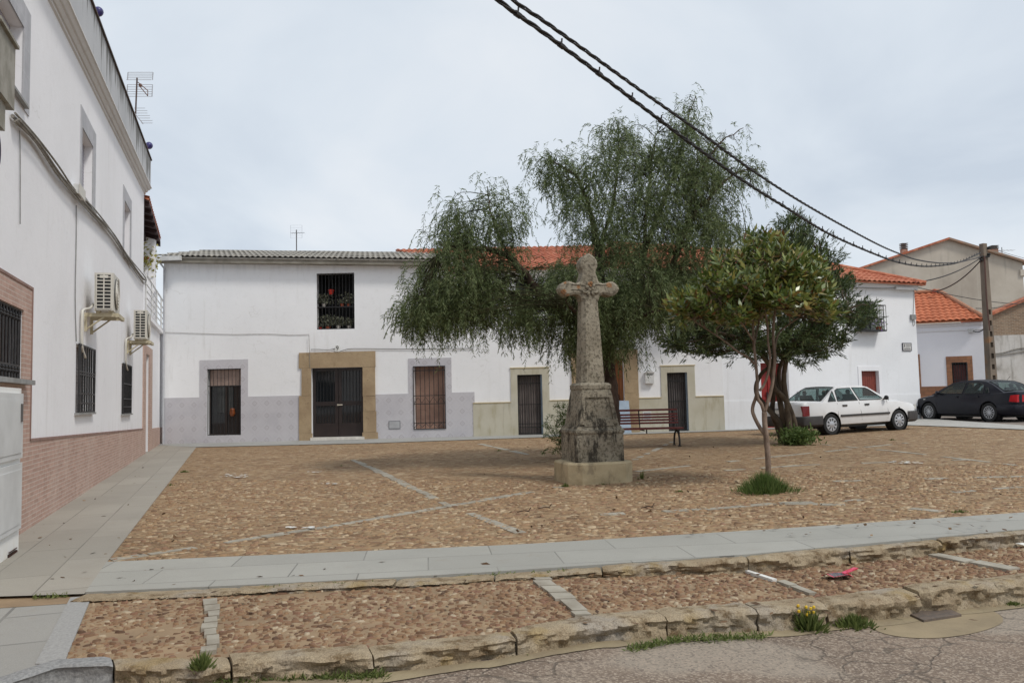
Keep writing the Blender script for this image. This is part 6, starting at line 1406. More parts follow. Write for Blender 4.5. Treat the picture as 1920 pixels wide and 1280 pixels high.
for c in CL:
    ax = (c - cen); ax /= np.linalg.norm(ax) + 1e-6; ax = ax * .6 + g.normal(0, .45, 3) + np.array([0, 0, .45]); ax /= np.linalg.norm(ax); L = .34
    for j in range(26):
        f = j / 26; a = j * 2.1 + g.uniform(0, .5); e1_ = np.cross(ax, [0.3, .2, 1]); e1_ /= np.linalg.norm(e1_); e2_ = np.cross(ax, e1_)
        rad = e1_ * math.cos(a) + e2_ * math.sin(a); PP.append(c + ax * (f - .4) * L + g.normal(0, .03, 3)); DD.append(rad * (1 - f * .4) + ax * (.45 + f * .6)); WW.append(np.cross(rad, ax))
leaves_mesh('crown', M_OLE, np.array(PP), np.array(DD), np.array(WW), g.uniform(.11, .17, len(PP)), g.uniform(.02, .03, len(PP)), ho)
print('oleander', len(PP))

# magnolia-like young tree
tb = G(1440, 910); MY = tb.y; g = np.random.default_rng(23)
hm = thing('young_tree', 'young tree with glossy green and rusty leaves on a thin forked trunk in grass', 'tree', (tb.x, MY, gz(tb.x, MY)))
l_ = lambda *a: [at(u, v, MY + dy) for u, v, dy in a]
ml = [(l_((1441, 916, 0), (1440, 860, 0), (1437, 825, 0), (1434, 795, 0), (1433, 772, 0)), .042, .037),
      (l_((1434, 812, 0), (1424, 800, .03), (1412, 775, .05), (1412, 760, .05), (1418, 742, .02), (1420, 720, 0), (1418, 690, 0), (1416, 670, 0), (1413, 640, 0), (1411, 600, .1), (1400, 560, .1)), .029, .016),
      (l_((1433, 775, 0), (1428, 758, -.02), (1421, 748, -.02), (1420, 735, -.03)), .026, .023),
      (l_((1433, 772, 0), (1440, 752, 0), (1446, 730, 0), (1450, 705, 0), (1453, 670, 0), (1450, 640, 0), (1451, 600, 0), (1460, 560, -.1), (1480, 520, -.1)), .029, .016),
      (l_((1424, 732, 0), (1432, 722, 0), (1440, 700, -.05), (1444, 670, -.05), (1440, 640, -.05), (1438, 600, -.1), (1425, 540, -.3), (1420, 500, -.3)), .021, .012),
      (l_((1415, 682, 0), (1400, 668, 0), (1385, 660, 0), (1360, 640, 0), (1330, 620, .1), (1300, 600, .1)), .018, .009), (l_((1412, 655, 0), (1418, 625, .2), (1420, 590, .3), (1370, 560, .5)), .016, .009),
      (l_((1452, 660, 0), (1460, 625, .3), (1490, 600, .5), (1530, 575, .6)), .016, .009), (l_((1413, 640, 0), (1385, 600, -.3), (1345, 580, -.4)), .014, .008)]
mb = MB(); fine = []
for l, r0, r1 in ml: P = catmull(l, 4); n = len(P); fine.append([np.array(p) for p in P[n // 2:]]); mb.tube(P, [r0 + (r1 - r0) * j / (n - 1) for j in range(n)], 8)
mb.build('trunk', bark('pale_bark', lin((104, 88, 76)), lin((148, 130, 116)), 14), hm, smooth=True)
lob = [(1440, 458, MY, 45, 20, 5, .6), (1440, 500, MY, 75, 34, 12, 1.0), (1500, 515, MY, 50, 34, 9, .9), (1400, 535, MY, 85, 30, 14, 1.1), (1480, 560, MY, 75, 28, 14, 1.1), (1530, 550, MY, 34, 28, 5, .6), (1325, 568, MY, 62, 22, 10, .9), (1350, 530, MY, 40, 22, 4, .7), (1280, 585, MY, 26, 18, 3, .5), (1380, 590, MY, 70, 18, 9, .9), (1360, 500, MY, 26, 20, 2.5, .5), (1545, 585, MY, 30, 12, 2, .4), (1300, 560, MY, 30, 14, 2, .4)]
CL = inside(lob, 760, g); mb = MB(); connect(mb, fine, CL[:200], g, .012, .005, .02); mb.build('branches', bpy.data.materials['pale_bark'], hm)
cen = np.array(at(1430, 600, MY)); PP = []; DD = []; WW = []
for c in CL:
    ax = (c - cen); ax /= np.linalg.norm(ax) + 1e-6; ax = ax * .4 + g.normal(0, .35, 3) + np.array([0, 0, .7]); ax /= np.linalg.norm(ax)
    for j in range(13):
        f = j / 13; a = j * 2.4 + g.uniform(0, .5); e1_ = np.cross(ax, [0.3, .2, 1]); e1_ /= np.linalg.norm(e1_); e2_ = np.cross(ax, e1_); rad = e1_ * math.cos(a) + e2_ * math.sin(a)
        PP.append(c + ax * (f - .4) * .22 + g.normal(0, .015, 3)); DD.append(rad * (1.05 - f * .5) + ax * (.25 + f * .8) + np.array([0, 0, -.1])); WW.append(np.cross(rad, ax) + g.normal(0, .25, 3))
leaves_mesh('crown', M_MAG, np.array(PP), np.array(DD), np.array(WW), g.uniform(.10, .165, len(PP)), g.uniform(.040, .058, len(PP)), hm, fold=.0)

# grass, saplings and weeds
def tuft(u, v, n, ru, h, mat, name, label, cat, kind=None, off=None, group=None, ry=.7, lean=.5, w=.008):
    p = G(u, v, off); g = np.random.default_rng(int(u * 7 + v)); a = g.uniform(0, 2 * np.pi, n); rr = np.abs(g.normal(0, .5, n)).clip(0, 1.25) * ru * (1 + .25 * np.sin(a * 3 + u) + .15 * np.sin(a * 7))
    P = np.stack([p.x + np.cos(a) * rr, p.y + np.sin(a) * rr * ry, np.full(n, p.z - .01)], -1); D = np.stack([np.cos(a) * rr / ru * lean + g.normal(0, .25, n), np.sin(a) * rr / ru * lean + g.normal(0, .25, n), np.full(n, 1.0)], -1)
    o = leaves_mesh(name, mat, P, D, g.normal(0, 1, (n, 3)), g.uniform(.4, 1, n) * h * (1 - .5 * rr / ru), w, None, p); return tag(o, label, cat, group, kind)
tuft(1434, 924, 2600, .34, .36, M_GRASS, 'grass_tuft', 'thick round tuft of green grass at the foot of the young forked tree', 'grass')
sb_ = G(1496, 834); g = np.random.default_rng(4); N = 1500; P_ = np.array((sb_.x, sb_.y, sb_.z + .17))[None] + g.normal(0, 1, (N, 3)) * [.20, .16, .10]; P_[:, 2] = np.maximum(P_[:, 2], sb_.z)
o = leaves_mesh('basal_shoots', M_GRASS, P_, g.normal(0, 1, (N, 3)) + [0, 0, .8], g.normal(0, 1, (N, 3)), .12, .03, None, sb_); tag(o, 'bright green shoots growing at the base of the oleander stems by the white car', 'shrub')
# feathery sapling left of the pedestal
sp_ = G(1048, 858); hs = thing('sapling', 'feathery green sapling growing behind the left side of the cross pedestal', 'sapling', sp_); g = np.random.default_rng(6)
PP = []; DD = []; mb = MB()
for i in range(44):
    a = g.uniform(0, 2 * np.pi); top = np.array(sp_) + [g.normal(0.0, .22), g.normal(0, .15), g.uniform(.15, 1.15)]; top[0] += .12 * top[2]; q = np.array(sp_) + [g.normal(0.12, .05), 0, 0]; mid = (top + q) / 2 + [g.normal(0, .05), 0, .12]; pts_ = catmull([q, mid, top, top + np.array([g.normal(0, .12), g.normal(0, .1), -.06])], 5); mb.tube(pts_, .004, 4, False)
    for p in pts_[3:]:
        for _ in range(4): PP.append(np.array(p) + g.normal(0, .012, 3)); DD.append(g.normal(0, 1, 3) + [0, 0, .1])
mb.build('stem', bpy.data.materials['pepper_twigs'], hs); leaves_mesh('foliage', M_GRASS, np.array(PP), np.array(DD), g.normal(0, 1, (len(PP), 3)), .08, .014, hs)
WG = 'small weeds between the stones'
ws = [(1060, 912, 110, .06, .08, None, 'weed at the left front corner of the pedestal slab'), (1132, 907, 70, .12, .06, None, 'low weed at the middle of the pedestal slab front'), (1165, 905, 40, .08, .06, None, 'low weed near the right front corner of the pedestal slab'), (1203, 898, 30, .05, .2, None, 'thin upright weed right of the stone pedestal'), (1274, 922, 50, .10, .06, None, 'weed in the cobbles between pedestal and young tree'),
      (345, 885, 130, .13, .07, None, 'weed at the edge of the left pavement halfway along'), (320, 910, 40, .06, .06, None, 'small weed on the left pavement edge nearer the camera'), (1035, 1070, 40, .05, .07, po, 'weed in the upper kerb joint by the stone divider'), (378, 1252, 150, .05, .12, po, 'weed growing in the front kerb joint at the left'), (375, 1262, 40, .05, .08, ro, 'weed under the front kerb joint at the left'),
      (1517, 1182, 260, .085, .21, ro, 'bushy roadside weed with yellow flowers at the kerb foot'), (1600, 1174, 420, .16, .12, ro, 'spreading weed at the kerb foot next to the cement patch'), (1840, 1127, 110, .08, .07, ro, 'weed at the kerb foot near the right edge'), (1900, 1134, 220, .10, .05, ro, 'low weed on the road at the right edge'), (640, 873, 30, .08, .04, None, 'tiny weed in the cobbles in front of the stone doorway'), (1500, 942, 40, .1, .03, None, 'flat weed beside the grass tuft under the young tree'), (1800, 960, 120, .12, .05, None, 'weeds along the front pavement edge at the right'), (935, 845, 60, .12, .06, None, 'weed in the shade left of the pedestal'), (1672, 825, 90, .1, .06, None, 'weed in the cobbles near the white car'), (1195, 905, 20, .04, .05, None, 'tiny weed at the right end of the pedestal slab')]
for (u, v, n, r_, h, off, lb) in ws: tuft(u, v, int(n * 1.1), r_, h * 1.0, M_WEED, 'weed', lb, 'weed', None, off, WG, w=.014, lean=.9)
# moss and grass line in the gutter: uncountable
g = np.random.default_rng(8); PP = []
for (u0, v0, u1, v1, n) in ((250, 1279, 480, 1278, 500), (460, 1276, 560, 1272, 200), (560, 1272, 720, 1270, 420), (900, 1228, 1010, 1215, 120), (1180, 1219, 1270, 1202, 260), (1270, 1202, 1440, 1195, 420)):
    for i in range(n): f = g.uniform(); p = G(u0 + (u1 - u0) * f + g.normal(0, 3), v0 + (v1 - v0) * f + g.normal(0, 3), ro); PP.append((p.x, p.y, rz(p.x, p.y) + .004))
for (u0, v0, u1, v1, n) in ((480, 1108, 700, 1096, 120), (60, 1123, 130, 1118, 60), (860, 1083, 1060, 1072, 70)):
    for i in range(n): f = g.uniform(); p = G(u0 + (u1 - u0) * f, v0 + (v1 - v0) * f + g.normal(0, 1), -.01); PP.append(tuple(p))
PP = np.array(PP); n = len(PP); o = leaves_mesh('gutter_grass', M_WEED, PP, g.normal(0, .7, (n, 3)) * [1, 1, .3] + [0, 0, .55], g.normal(0, 1, (n, 3)), g.uniform(.02, .06, n), .010, None, PP[0]); tag(o, 'short moss and grass growing along the gutter and kerb joints', 'grass', None, 'stuff')
# yellow flowers on the roadside weed
fw = G(1515, 1182, ro); mb = MB(); r = random.Random(2)
for i in range(8): mb.sphere((fw.x + r.uniform(-.06, .06), fw.y + r.uniform(-.04, .04), fw.z + .11 + r.uniform(0, .07)), .012, 6)
tag(mb.build('weed_flowers', nm('yellow_flowers', lin((216, 180, 40)), lin((200, 150, 30)), 5, .7), loc=fw), 'little yellow flowers on the bushy weed at the kerb', 'flowers')
# fallen leaves and twigs, litter
g = np.random.default_rng(13); PP = []
for i in range(420): p = G(g.uniform(900, 1900), g.uniform(840, 1010)); PP.append((p.x, p.y, p.z + .035))
for i in range(90): p = G(g.uniform(250, 1900), g.uniform(1060, 1180), po); PP.append((p.x, p.y, gz(p.x, p.y) + po(p.x) + .03))
for i in range(60): p = G(g.uniform(60, 330), g.uniform(860, 1090)); PP.append((p.x, p.y, p.z + .012))
PP = np.array(PP); n = len(PP); o = leaves_mesh('fallen_leaves', leafmat('dry_leaves', [(0, (.05, .03, .02)), (.6, (.14, .08, .04)), (1, (.24, .16, .09))], .8, .0), PP, g.normal(0, 1, (n, 3)) * [1, 1, .12], g.normal(0, 1, (n, 3)) * [1, 1, .1], g.uniform(.04, .09, n), g.uniform(.02, .035, n), None, PP[0]); tag(o, 'scattered dry brown leaves lying on the cobbles', 'leaves', None, 'stuff')
for (u, v, lb) in ((1215, 957, 'forked dry twig lying on the cobbles right of the pedestal'), (983, 965, 'dark curled twig on the cobbles left of the pedestal'), (1022, 958, 'little dark twig on the cobbles in front of the pedestal')):
    p = G(u, v); mb = MB(); mb.tube([p + Vector((-.08, 0, .035)), p + Vector((0, .02, .05)), p + Vector((.05, 0, .045)), p + Vector((.08, .03, .08))], .006, 5); mb.tube([p + Vector((0, .02, .05)), p + Vector((.06, -.03, .04))], .005, 5)
    tag(mb.build('twig', M_BARKP, loc=p), lb, 'twig', 'twigs on the square')
p = G(1570, 1086, po); p.z += .012; tw = thing('crushed_wrapper', 'crumpled red and pink wrapper with a dark inside lying on the parking strip', 'litter', p)
mb = MB(); r = random.Random(8); ringA = [p + Vector((.11 * math.cos(a) * r.uniform(.85, 1.15), .07 * math.sin(a) * r.uniform(.85, 1.15), .012 + r.uniform(0, .03))) for a in [i * math.pi / 6 for i in range(12)]]
for i in range(12): a, b = ringA[i], ringA[(i + 1) % 12]; mb.add([a, b, b + (b - p) * .16 - Vector((0, 0, .006)), a + (a - p) * .18 - Vector((0, 0, .004))], [(0, 1, 2, 3)])
mb.obox(p + Vector((.07, .03, .02)), Vector((.13, .05, .03)), Vector((-.02, .035, .0)), Vector((0, 0, .008)))
mb.build('foil', nm('pink_red_foil', lin((190, 40, 60)), lin((220, 90, 120)), 30, .4), tw)
mb = MB(); mb.add([q * 1.0 for q in ringA], [tuple(range(12))]); mb.build('lining', nm('dark_lining', lin((50, 44, 52)), lin((120, 116, 120)), 40, .5), tw)
for (u, v, s, off, lb) in ((1555, 1172, .035, ro, 'tiny white scrap of paper at the kerb foot beside the weeds'), (1385, 1067, .03, po, 'white scrap in the upper kerb joint at the end of the painted line'), (1917, 1027, .06, po, 'white scrap of paper at the right edge of the parking strip'), (1832, 1129, .03, ro, 'small white scrap on the road near the drain cover')):
    p = G(u, v, off); mb = MB(); r = random.Random(u); pts_ = [p + Vector((s * math.cos(a) * r.uniform(.6, 1.3), s * math.sin(a) * r.uniform(.6, 1.3), .015 + r.uniform(0, .03))) for a in (0, 1, 2, 3, 4, 5)]
    mb.add(pts_ + [p + Vector((0, 0, .05))], [(i, (i + 1) % 6, 6) for i in range(6)]); tag(mb.build('paper_scrap', M_WPAINT, loc=p), lb, 'litter', 'scraps of white litter')
# ================================================================ cars
M_TYRE = nm('tyre_rubber', (.012, .012, .012), (.02, .02, .02), 10, .85); M_HUB = nm('silver_hub', lin((190, 192, 196)), lin((172, 174, 178)), 8, .35, metal=.5)
M_CGL = NT('car_glass', .04, spec=.7).col((.03, .045, .045)); _o = M_CGL.t.nodes['Material Output']; _tr = M_CGL.n('ShaderNodeBsdfTransparent'); _tr.inputs[0].default_value = (.62, .76, .74, 1)
_mx = M_CGL.n('ShaderNodeMixShader'); _mx.inputs[0].default_value = .62; M_CGL.l(M_CGL.b.outputs[0], _mx.inputs[1]); M_CGL.l(_tr.outputs[0], _mx.inputs[2]); M_CGL.l(_mx.outputs[0], _o.inputs[0]); M_CGL = M_CGL.m; M_RLAMP = NT('red_lamp', .2).col(lin((120, 16, 18))).m; M_CLAMP = NT('clear_lamp', .15).col(lin((190, 190, 186))).m
M_GREYP = nm('grey_bumper', lin((62, 58, 56)), lin((50, 47, 46)), 6, .65)
def paint(name, c, rough_=.25, met=0, coat=.6):
    t = NT(name, rough_, met, .5 if coat > .3 else .25); t.b.inputs['Coat Weight'].default_value = coat; t.b.inputs['Coat Roughness'].default_value = .08
    t.col(t.mix(t.math('MULTIPLY', t.step(t.noise(2.5, det=5), .45, .75), .12 if coat > .3 else .04), c, (.18, .16, .13))); return t.m
class CarFr(Fr):
    def __init__(s, o, x, z0, tilt, zs=.945): super().__init__(o, x); s.z0 = z0; s.tilt = tilt; s.zs = zs
    def p(s, a, b, c): return s.o + s.x * a - s.y * b * 0 + s.y * b + Vector((0, 0, s.z0 + c * s.zs + s.tilt * a))
def car(fr, name, label, C, paintm, group=None):
    t = thing(name, label, 'car', fr.p(C['L'] / 2, 0, 0), group)
    W = C['W'] / 2; P = fr.p
    # lower body: stations (x, z_bottom, z_shoulder/top, half width factor)
    mb = MB(); prof = C['body']; rows = []
    for (x, zb, zt, wf, crown) in prof:
        w = W * wf; zm = zb + (zt - zb) * .5
        half = [(0, zb), (w * .80, zb), (w * .95, zb + .04), (w * .985, zb + (zt - zb) * .25), (w, zm), (w * .985, zb + (zt - zb) * .78), (w * .955, zt - .035), (w * .90, zt - .008), (w * .6, zt + crown * .7), (0, zt + crown)]
        ring_ = [(y, z) for y, z in half] + [(-y, z) for y, z in half[-2:0:-1]]
        rows.append([P(x, y, z) for y, z in ring_])
    n = len(rows[0]); vs = [v for r_ in rows for v in r_]; m = len(rows)
    fs = [(i * n + j, i * n + (j + 1) % n, (i + 1) * n + (j + 1) % n, (i + 1) * n + j) for i in range(m - 1) for j in range(n)] + [tuple(range(n))[::-1], tuple((m - 1) * n + j for j in range(n))]
    mb.add(vs, fs); body = mb.build('body', paintm, t, smooth=True, angle=38)
    bm = bmesh.new(); bm.from_mesh(body.data); bmesh.ops.recalc_face_normals(bm, faces=bm.faces); bm.to_mesh(body.data); bm.free()
    # wheel arches
    for ax in C['axles']:
        for sd in (-1, 1):
            cm = MB(); cm.lathe(P(ax, sd * (W + .1), C['r']), fr.y * -sd, [(0, 0), (0, C['arch']), (.36, C['arch']), (.36, 0)], 28)
            co = cm.build('cutter', None, t); b2 = bmesh.new(); b2.from_mesh(co.data); bmesh.ops.remove_doubles(b2, verts=b2.verts, dist=1e-5); bmesh.ops.recalc_face_normals(b2, faces=b2.faces); b2.to_mesh(co.data); b2.free()
            md = body.modifiers.new('b', 'BOOLEAN'); md.object = co; md.operation = 'DIFFERENCE'; md.solver = 'EXACT'
            bpy.context.view_layer.update(); me = bpy.data.meshes.new_from_object(body.evaluated_get(bpy.context.evaluated_depsgraph_get())); body.modifiers.clear(); body.data = me; bpy.data.objects.remove(co)
    body.data.shade_smooth(); body.data.set_sharp_from_angle(angle=R(38))
    # arch liners so the wheel wells are dark
    for ax in C['axles']:
        for sd in (-1, 1):
            mb = MB(); mb.lathe(P(ax, sd * (W - .255), C['r']), fr.y * -sd, [(0, C['arch'] - .002), (-.24, C['arch'] - .002)], 28); mb.lathe(P(ax, sd * (W - .25), C['r']), fr.y * -sd, [(0, 0), (0, C['arch'])], 28); mb.build('wheel_arch', M_BLACKP, body)
    # cabin
    cab = C['cabin']; zb = C['zbelt']; H = C['H']; wb, wr = W * .93, W * C['roofw']
    yw = lambda z: wb + (wr - wb) * ((z - zb) / (H - zb)) ** 1.15 if z > zb else wb
    Lc = [[P(x, yw(z) * f, z + (1 - f * f) * (.028 if z > zb + .2 else .012)) for f in (1, .85, .5, 0, -.5, -.85, -1)] for x, z in cab]
    r0_, r1_, f0_, f1_ = C['rear'][0], C['rear'][1], C['front'][0], C['front'][1]
    mb = MB(); vs = [v for r_ in Lc for v in r_]; n = 7; m = len(Lc); fs = [(i * n + j, i * n + j + 1, (i + 1) * n + j + 1, (i + 1) * n + j) for i in range(m - 1) for j in range(n - 1) if not ((r0_ <= i < r1_ or f0_ <= i < f1_) and 1 <= j <= 4)]; mb.add(vs, fs)
    from mathutils.geometry import tessellate_polygon
    for sd in (1, -1):
        outl = [(x, z) for x, z in cab] + [(cab[-1][0], zb - .02), (2.3, zb - .02), (cab[0][0], zb - .02)]
        loops = [[Vector((x, z, 0)) for x, z in outl]] + [[Vector((x, z, 0)) for x, z in w_] for w_ in C['windows']]
        flat = [q for lp in loops for q in lp]; tri = tessellate_polygon(loops)
        mb.add([P(q.x, sd * yw(max(q.y, zb)), q.y) for q in flat], [tuple(t_) for t_ in tri])
    # seats and dashboard seen through the glass
    sm_m = nm('car_seats_' + str(round(C['H'], 2)), lin((70, 68, 66)), lin((88, 84, 80)), 8, .9)
    for (x, ys) in ((C['seats'][0], (-.38, .38)), (C['seats'][1], (-.38, .38))):
        for y in ys:
            im = MB()
            im.add([P(x + a_, y + b_ * w_, z_) for z_, w_, dx_ in ((zb - .05, .24, 0), (zb + .22, .19, -.09)) for a_, b_ in ((dx_, -1), (dx_ + .12, -1), (dx_ + .12, 1), (dx_, 1))], [(0, 1, 5, 4), (1, 2, 6, 5), (2, 3, 7, 6), (3, 0, 4, 7), (4, 5, 6, 7)])
            im.sphere(P(x - .06, y, zb + .29), .1, 8, (.6, 1.1, .75)); im.build('seat', sm_m, t)
    im = MB(); im.obox(P(C['seats'][1] + .95, -W * .85, zb - .04), fr.x * .22, fr.y * W * 1.7, Vector((0, 0, .06))); im.build('dashboard', sm_m, t); im = MB()
    im.tube([P(C['seats'][1] + .78 + .06 * math.cos(q), .38 + .17 * math.cos(q), zb + .05 + .16 * math.sin(q)) for q in [i * math.pi / 6 for i in range(13)]], .014, 5)
    im.build('steering_wheel', sm_m, t)
    cabn = mb.build('roof', paintm, t, smooth=True, angle=40)
    bm = bmesh.new(); bm.from_mesh(cabn.data); bmesh.ops.remove_doubles(bm, verts=bm.verts, dist=.0005); bmesh.ops.recalc_face_normals(bm, faces=bm.faces); bm.to_mesh(cabn.data); bm.free(); cabn.data.shade_smooth(); cabn.data.set_sharp_from_angle(angle=R(40))
    # side glass
    for sd in (1, -1):
        for poly in C['windows']:
            off = .008; cx_ = sum(x for x, z in poly) / len(poly); cz_ = sum(z for x, z in poly) / len(poly)
            mb = MB(); vs = [P(x, sd * (yw(z) + off), z) for x, z in poly] + [P(cx_, sd * (yw(cz_) + off), cz_)]; mb.add(vs, [(i, (i + 1) % len(poly), len(poly)) for i in range(len(poly))]); gl = mb.build('side_window', M_CGL, t)
            mb = MB(); pts_ = [P(x, sd * (yw(z) + off + .001), z) for x, z in poly]; mb.tube(pts_ + [pts_[0]], .011, 5, False); mb.build('window_seal', M_BLACKP, gl)
    def screen(i0, i1, nm_, a0, a1, t0=.06, t1=.94):
        A = Lc[i0:i1 + 1]; mb = MB(); rows = []
        (xa, za), (xb, zb_) = cab[i0], cab[i1]; nn = Vector((xb - xa, 0, zb_ - za)); up = Vector((-(zb_ - za), 0, xb - xa)).normalized()
        if up.z < 0: up = -up
        S_ = [t0 + (t1 - t0) * i / 6 for i in range(7)]
        for s in S_:
            q = s * (len(A) - 1); i = min(int(q), len(A) - 2); f = q - i; row = []
            for j in range(9):
                w_ = (-1 + 2 * j / 8) * a1; g_ = (1 - w_) / 2; xs_ = [1, .85, .5, 0, -.5, -.85, -1]; 
                kk = 0
                while kk < 5 and xs_[kk + 1] > w_: kk += 1
                ff = (xs_[kk] - w_) / (xs_[kk] - xs_[kk + 1]); pa_ = A[i][kk].lerp(A[i][kk + 1], ff); pb_ = A[i + 1][kk].lerp(A[i + 1][kk + 1], ff)
                row.append(pa_.lerp(pb_, f) + (fr.x * up.x + Vector((0, 0, up.z))) * .010)
            rows.append(row)
        vs = [v for r_ in rows for v in r_]; fs = [(i * 9 + j, i * 9 + j + 1, (i + 1) * 9 + j + 1, (i + 1) * 9 + j) for i in range(6) for j in range(8)]; mb.add(vs, fs); gl = mb.build(nm_, M_CGL, t, smooth=True)
        mb = MB(); edge_ = rows[0] + [r_[-1] for r_ in rows[1:]] + rows[-1][::-1][1:] + [r_[0] for r_ in rows[::-1]][1:]; mb.tube(edge_, .010, 5, False); mb.build('window_seal', M_BLACKP, gl)
    screen(*C['rear']); screen(*C['front'])
    # wheels
    for ax in C['axles']:
        for sd in (-1, 1):
            c = P(ax, sd * (W - .02), C['r']); d = fr.y * sd; r_ = C['r']; mb = MB()
            mb.lathe(c, d, [(-.19, r_ * .6), (-.19, r_ * .93), (-.16, r_), (-.03, r_), (0, r_ * .95), (.006, r_ * .8), (-.004, r_ * .66), (-.02, r_ * .62), (-.02, 0)], 32); w_ = mb.build('wheel', M_TYRE, t, smooth=True, angle=50)
            mb = MB(); up = Vector((0, 0, 1)); ru = r_ * .65
            if C['hub'] == 'cap':
                mb.lathe(c, d, [(-.015, ru * 1.0), (.004, ru * 1.0), (.006, ru * .88)], 32); mb.lathe(c, d, [(.006, ru * .48), (.016, ru * .3), (.018, 0)], 32)
                for i in range(9): a = 2 * math.pi * i / 9; a2 = a + .5; mb.add([c + d * .006 + (fr.x * math.cos(q) + up * math.sin(q)) * ru * rr for q, rr in ((a, .45), (a2, .45), (a2 - .05, .9), (a + .05, .9))], [(0, 1, 2, 3)])
            else:
                mb.lathe(c, d, [(-.03, ru), (.004, ru), (.004, ru * .94), (-.03, ru * .92)], 32); mb.lathe(c, d, [(-.01, ru * .26), (.0, ru * .22), (.002, 0)], 24)
                for i in range(13):
                    a = 2 * math.pi * i / 13; mb.add([c + d * .0 + (fr.x * math.cos(q) + up * math.sin(q)) * ru * rr for q, rr in ((a - .22, .25), (a + .22, .25), (a + .05, .94), (a - .05, .94))], [(0, 1, 2, 3)])
            mb.build('rim', M_HUB, w_, smooth=True, angle=40)
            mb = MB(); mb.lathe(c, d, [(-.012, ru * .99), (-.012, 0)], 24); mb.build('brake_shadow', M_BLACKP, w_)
    def bx(name, x0, x1, y0, y1, z0, z1, mat, par=t):
        mb = MB(); mb.add([P(x, y, z) for x, y, z in ((x0, y0, z0), (x1, y0, z0), (x1, y1, z0), (x0, y1, z0), (x0, y0, z1), (x1, y0, z1), (x1, y1, z1), (x0, y1, z1))], [(3, 2, 1, 0), (4, 5, 6, 7), (0, 1, 5, 4), (1, 2, 6, 5), (2, 3, 7, 6), (3, 0, 4, 7)]); return mb.build(name, mat, par)
    # black box standing in for the shade below the sills
    bx('underbody_shade', .5, C['L'] - .5, -W * .8, W * .8, C['zlow'] - .06, C['zlow'] + .12, M_BLACKP)
    C['extra'](t, bx, P, W, fr, body)
    for sd in (1, -1):
        for (x0, x1, z0) in C['seams']:                    # door cuts
            mb = MB(); mb.tube([P(x0, sd * (W * .975), C['zlow'] + .14), P((x0 + x1) / 2, sd * (W + .0012), (C['zlow'] + C['zbelt']) / 2), P(x1, sd * (W * .958), C['zbelt'] - .02)], .005, 4, False); mb.build('door_seam', M_BLACKP, body)
        for x in C['handles']: bx('door_handle', x, x + .16, sd * W * .972, sd * (W * .972 + .03), z0 := C['zh'], C['zh'] + .05, C['hm'])
        mb = MB(); c = P(C['mirror'][0], sd * (W + .05), C['mirror'][1]); mb.sphere(c, .085, 10, (.7, 1.1, .8)); mb.tube([P(C['mirror'][0] + .04, sd * (W * .9), C['mirror'][1] - .04), c], .03, 6); mb.build('mirror', C['mm'], t, smooth=True)
    return t
def white_extra(t, bx, P, W, fr, body):
    for (nm_, pr, zs_) in (('rear_bumper', [(1.02 - .38, 1.0), (.30, 1.005), (.10, .99), (.0, .93), (-.045, .80), (-.06, .4), (-.06, 0)], (.25, .56)), ('front_bumper', [(3.93, 1.0), (4.15, 1.0), (4.33, .95), (4.42, .84), (4.46, .5), (4.47, 0)], (.22, .55))):
        pts_ = [(x, W * f) for x, f in pr]; full = pts_ + [(x, -y) for x, y in pts_[-2::-1]]; mb = MB(); n = len(full); lv = [(zs_[0], .93), (zs_[0] + .06, 1.0), (zs_[1] - .05, 1.012), (zs_[1], .99)]
        xc = 2.2; vs = []
        for z, s in lv: vs += [P(xc + (x - xc) * (1 + (s - 1) * .3), y * s * 1.012, z) for x, y in full]
        mb.add(vs, [(i * n + j, i * n + j + 1, (i + 1) * n + j + 1, (i + 1) * n + j) for i in range(3) for j in range(n - 1)]); mb.add([vs[3 * n + j] for j in range(n)], [tuple(range(n))]); mb.build(nm_, M_GREYP, t, smooth=True, angle=40)
    for sd in (1, -1):
        bx('side_moulding', 1.30, 3.18, sd * (W * .99), sd * (W + .016), .50, .56, M_GREYP)
        mb = MB(); y = W; vs = [P(-.004, sd * y * .60, .57), P(-.004, sd * y * .60, .86), P(.015, sd * y * .9, .86), P(.03, sd * y * .93, .57), P(.17, sd * (y * .972), .57), P(.17, sd * (y * .967), .86)]
        mb.add([v - fr.x * .02 if i < 4 else v + fr.y * sd * .028 for i, v in enumerate(vs)], [(0, 1, 2, 3), (3, 2, 5, 4)]); mb.build('tail_light', M_RLAMP, t)
        bx('headlight', 4.32, 4.40, sd * W * .50, sd * W * .86, .60, .74, M_CLAMP); bx('indicator', 3.55, 3.6, sd * (W * .99), sd * (W + .004), .66, .69, M_GREYP)
    p_ = bx('number_plate', -.075, -.06, -.26, .26, .38 + .26, .38 + .37, nm('plate_white', lin((206, 206, 200)), lin((190, 190, 186)), 6, .5)); bx('plate_recess', -.052, -.03, -.32, .32, .58, .80, M_GREY)
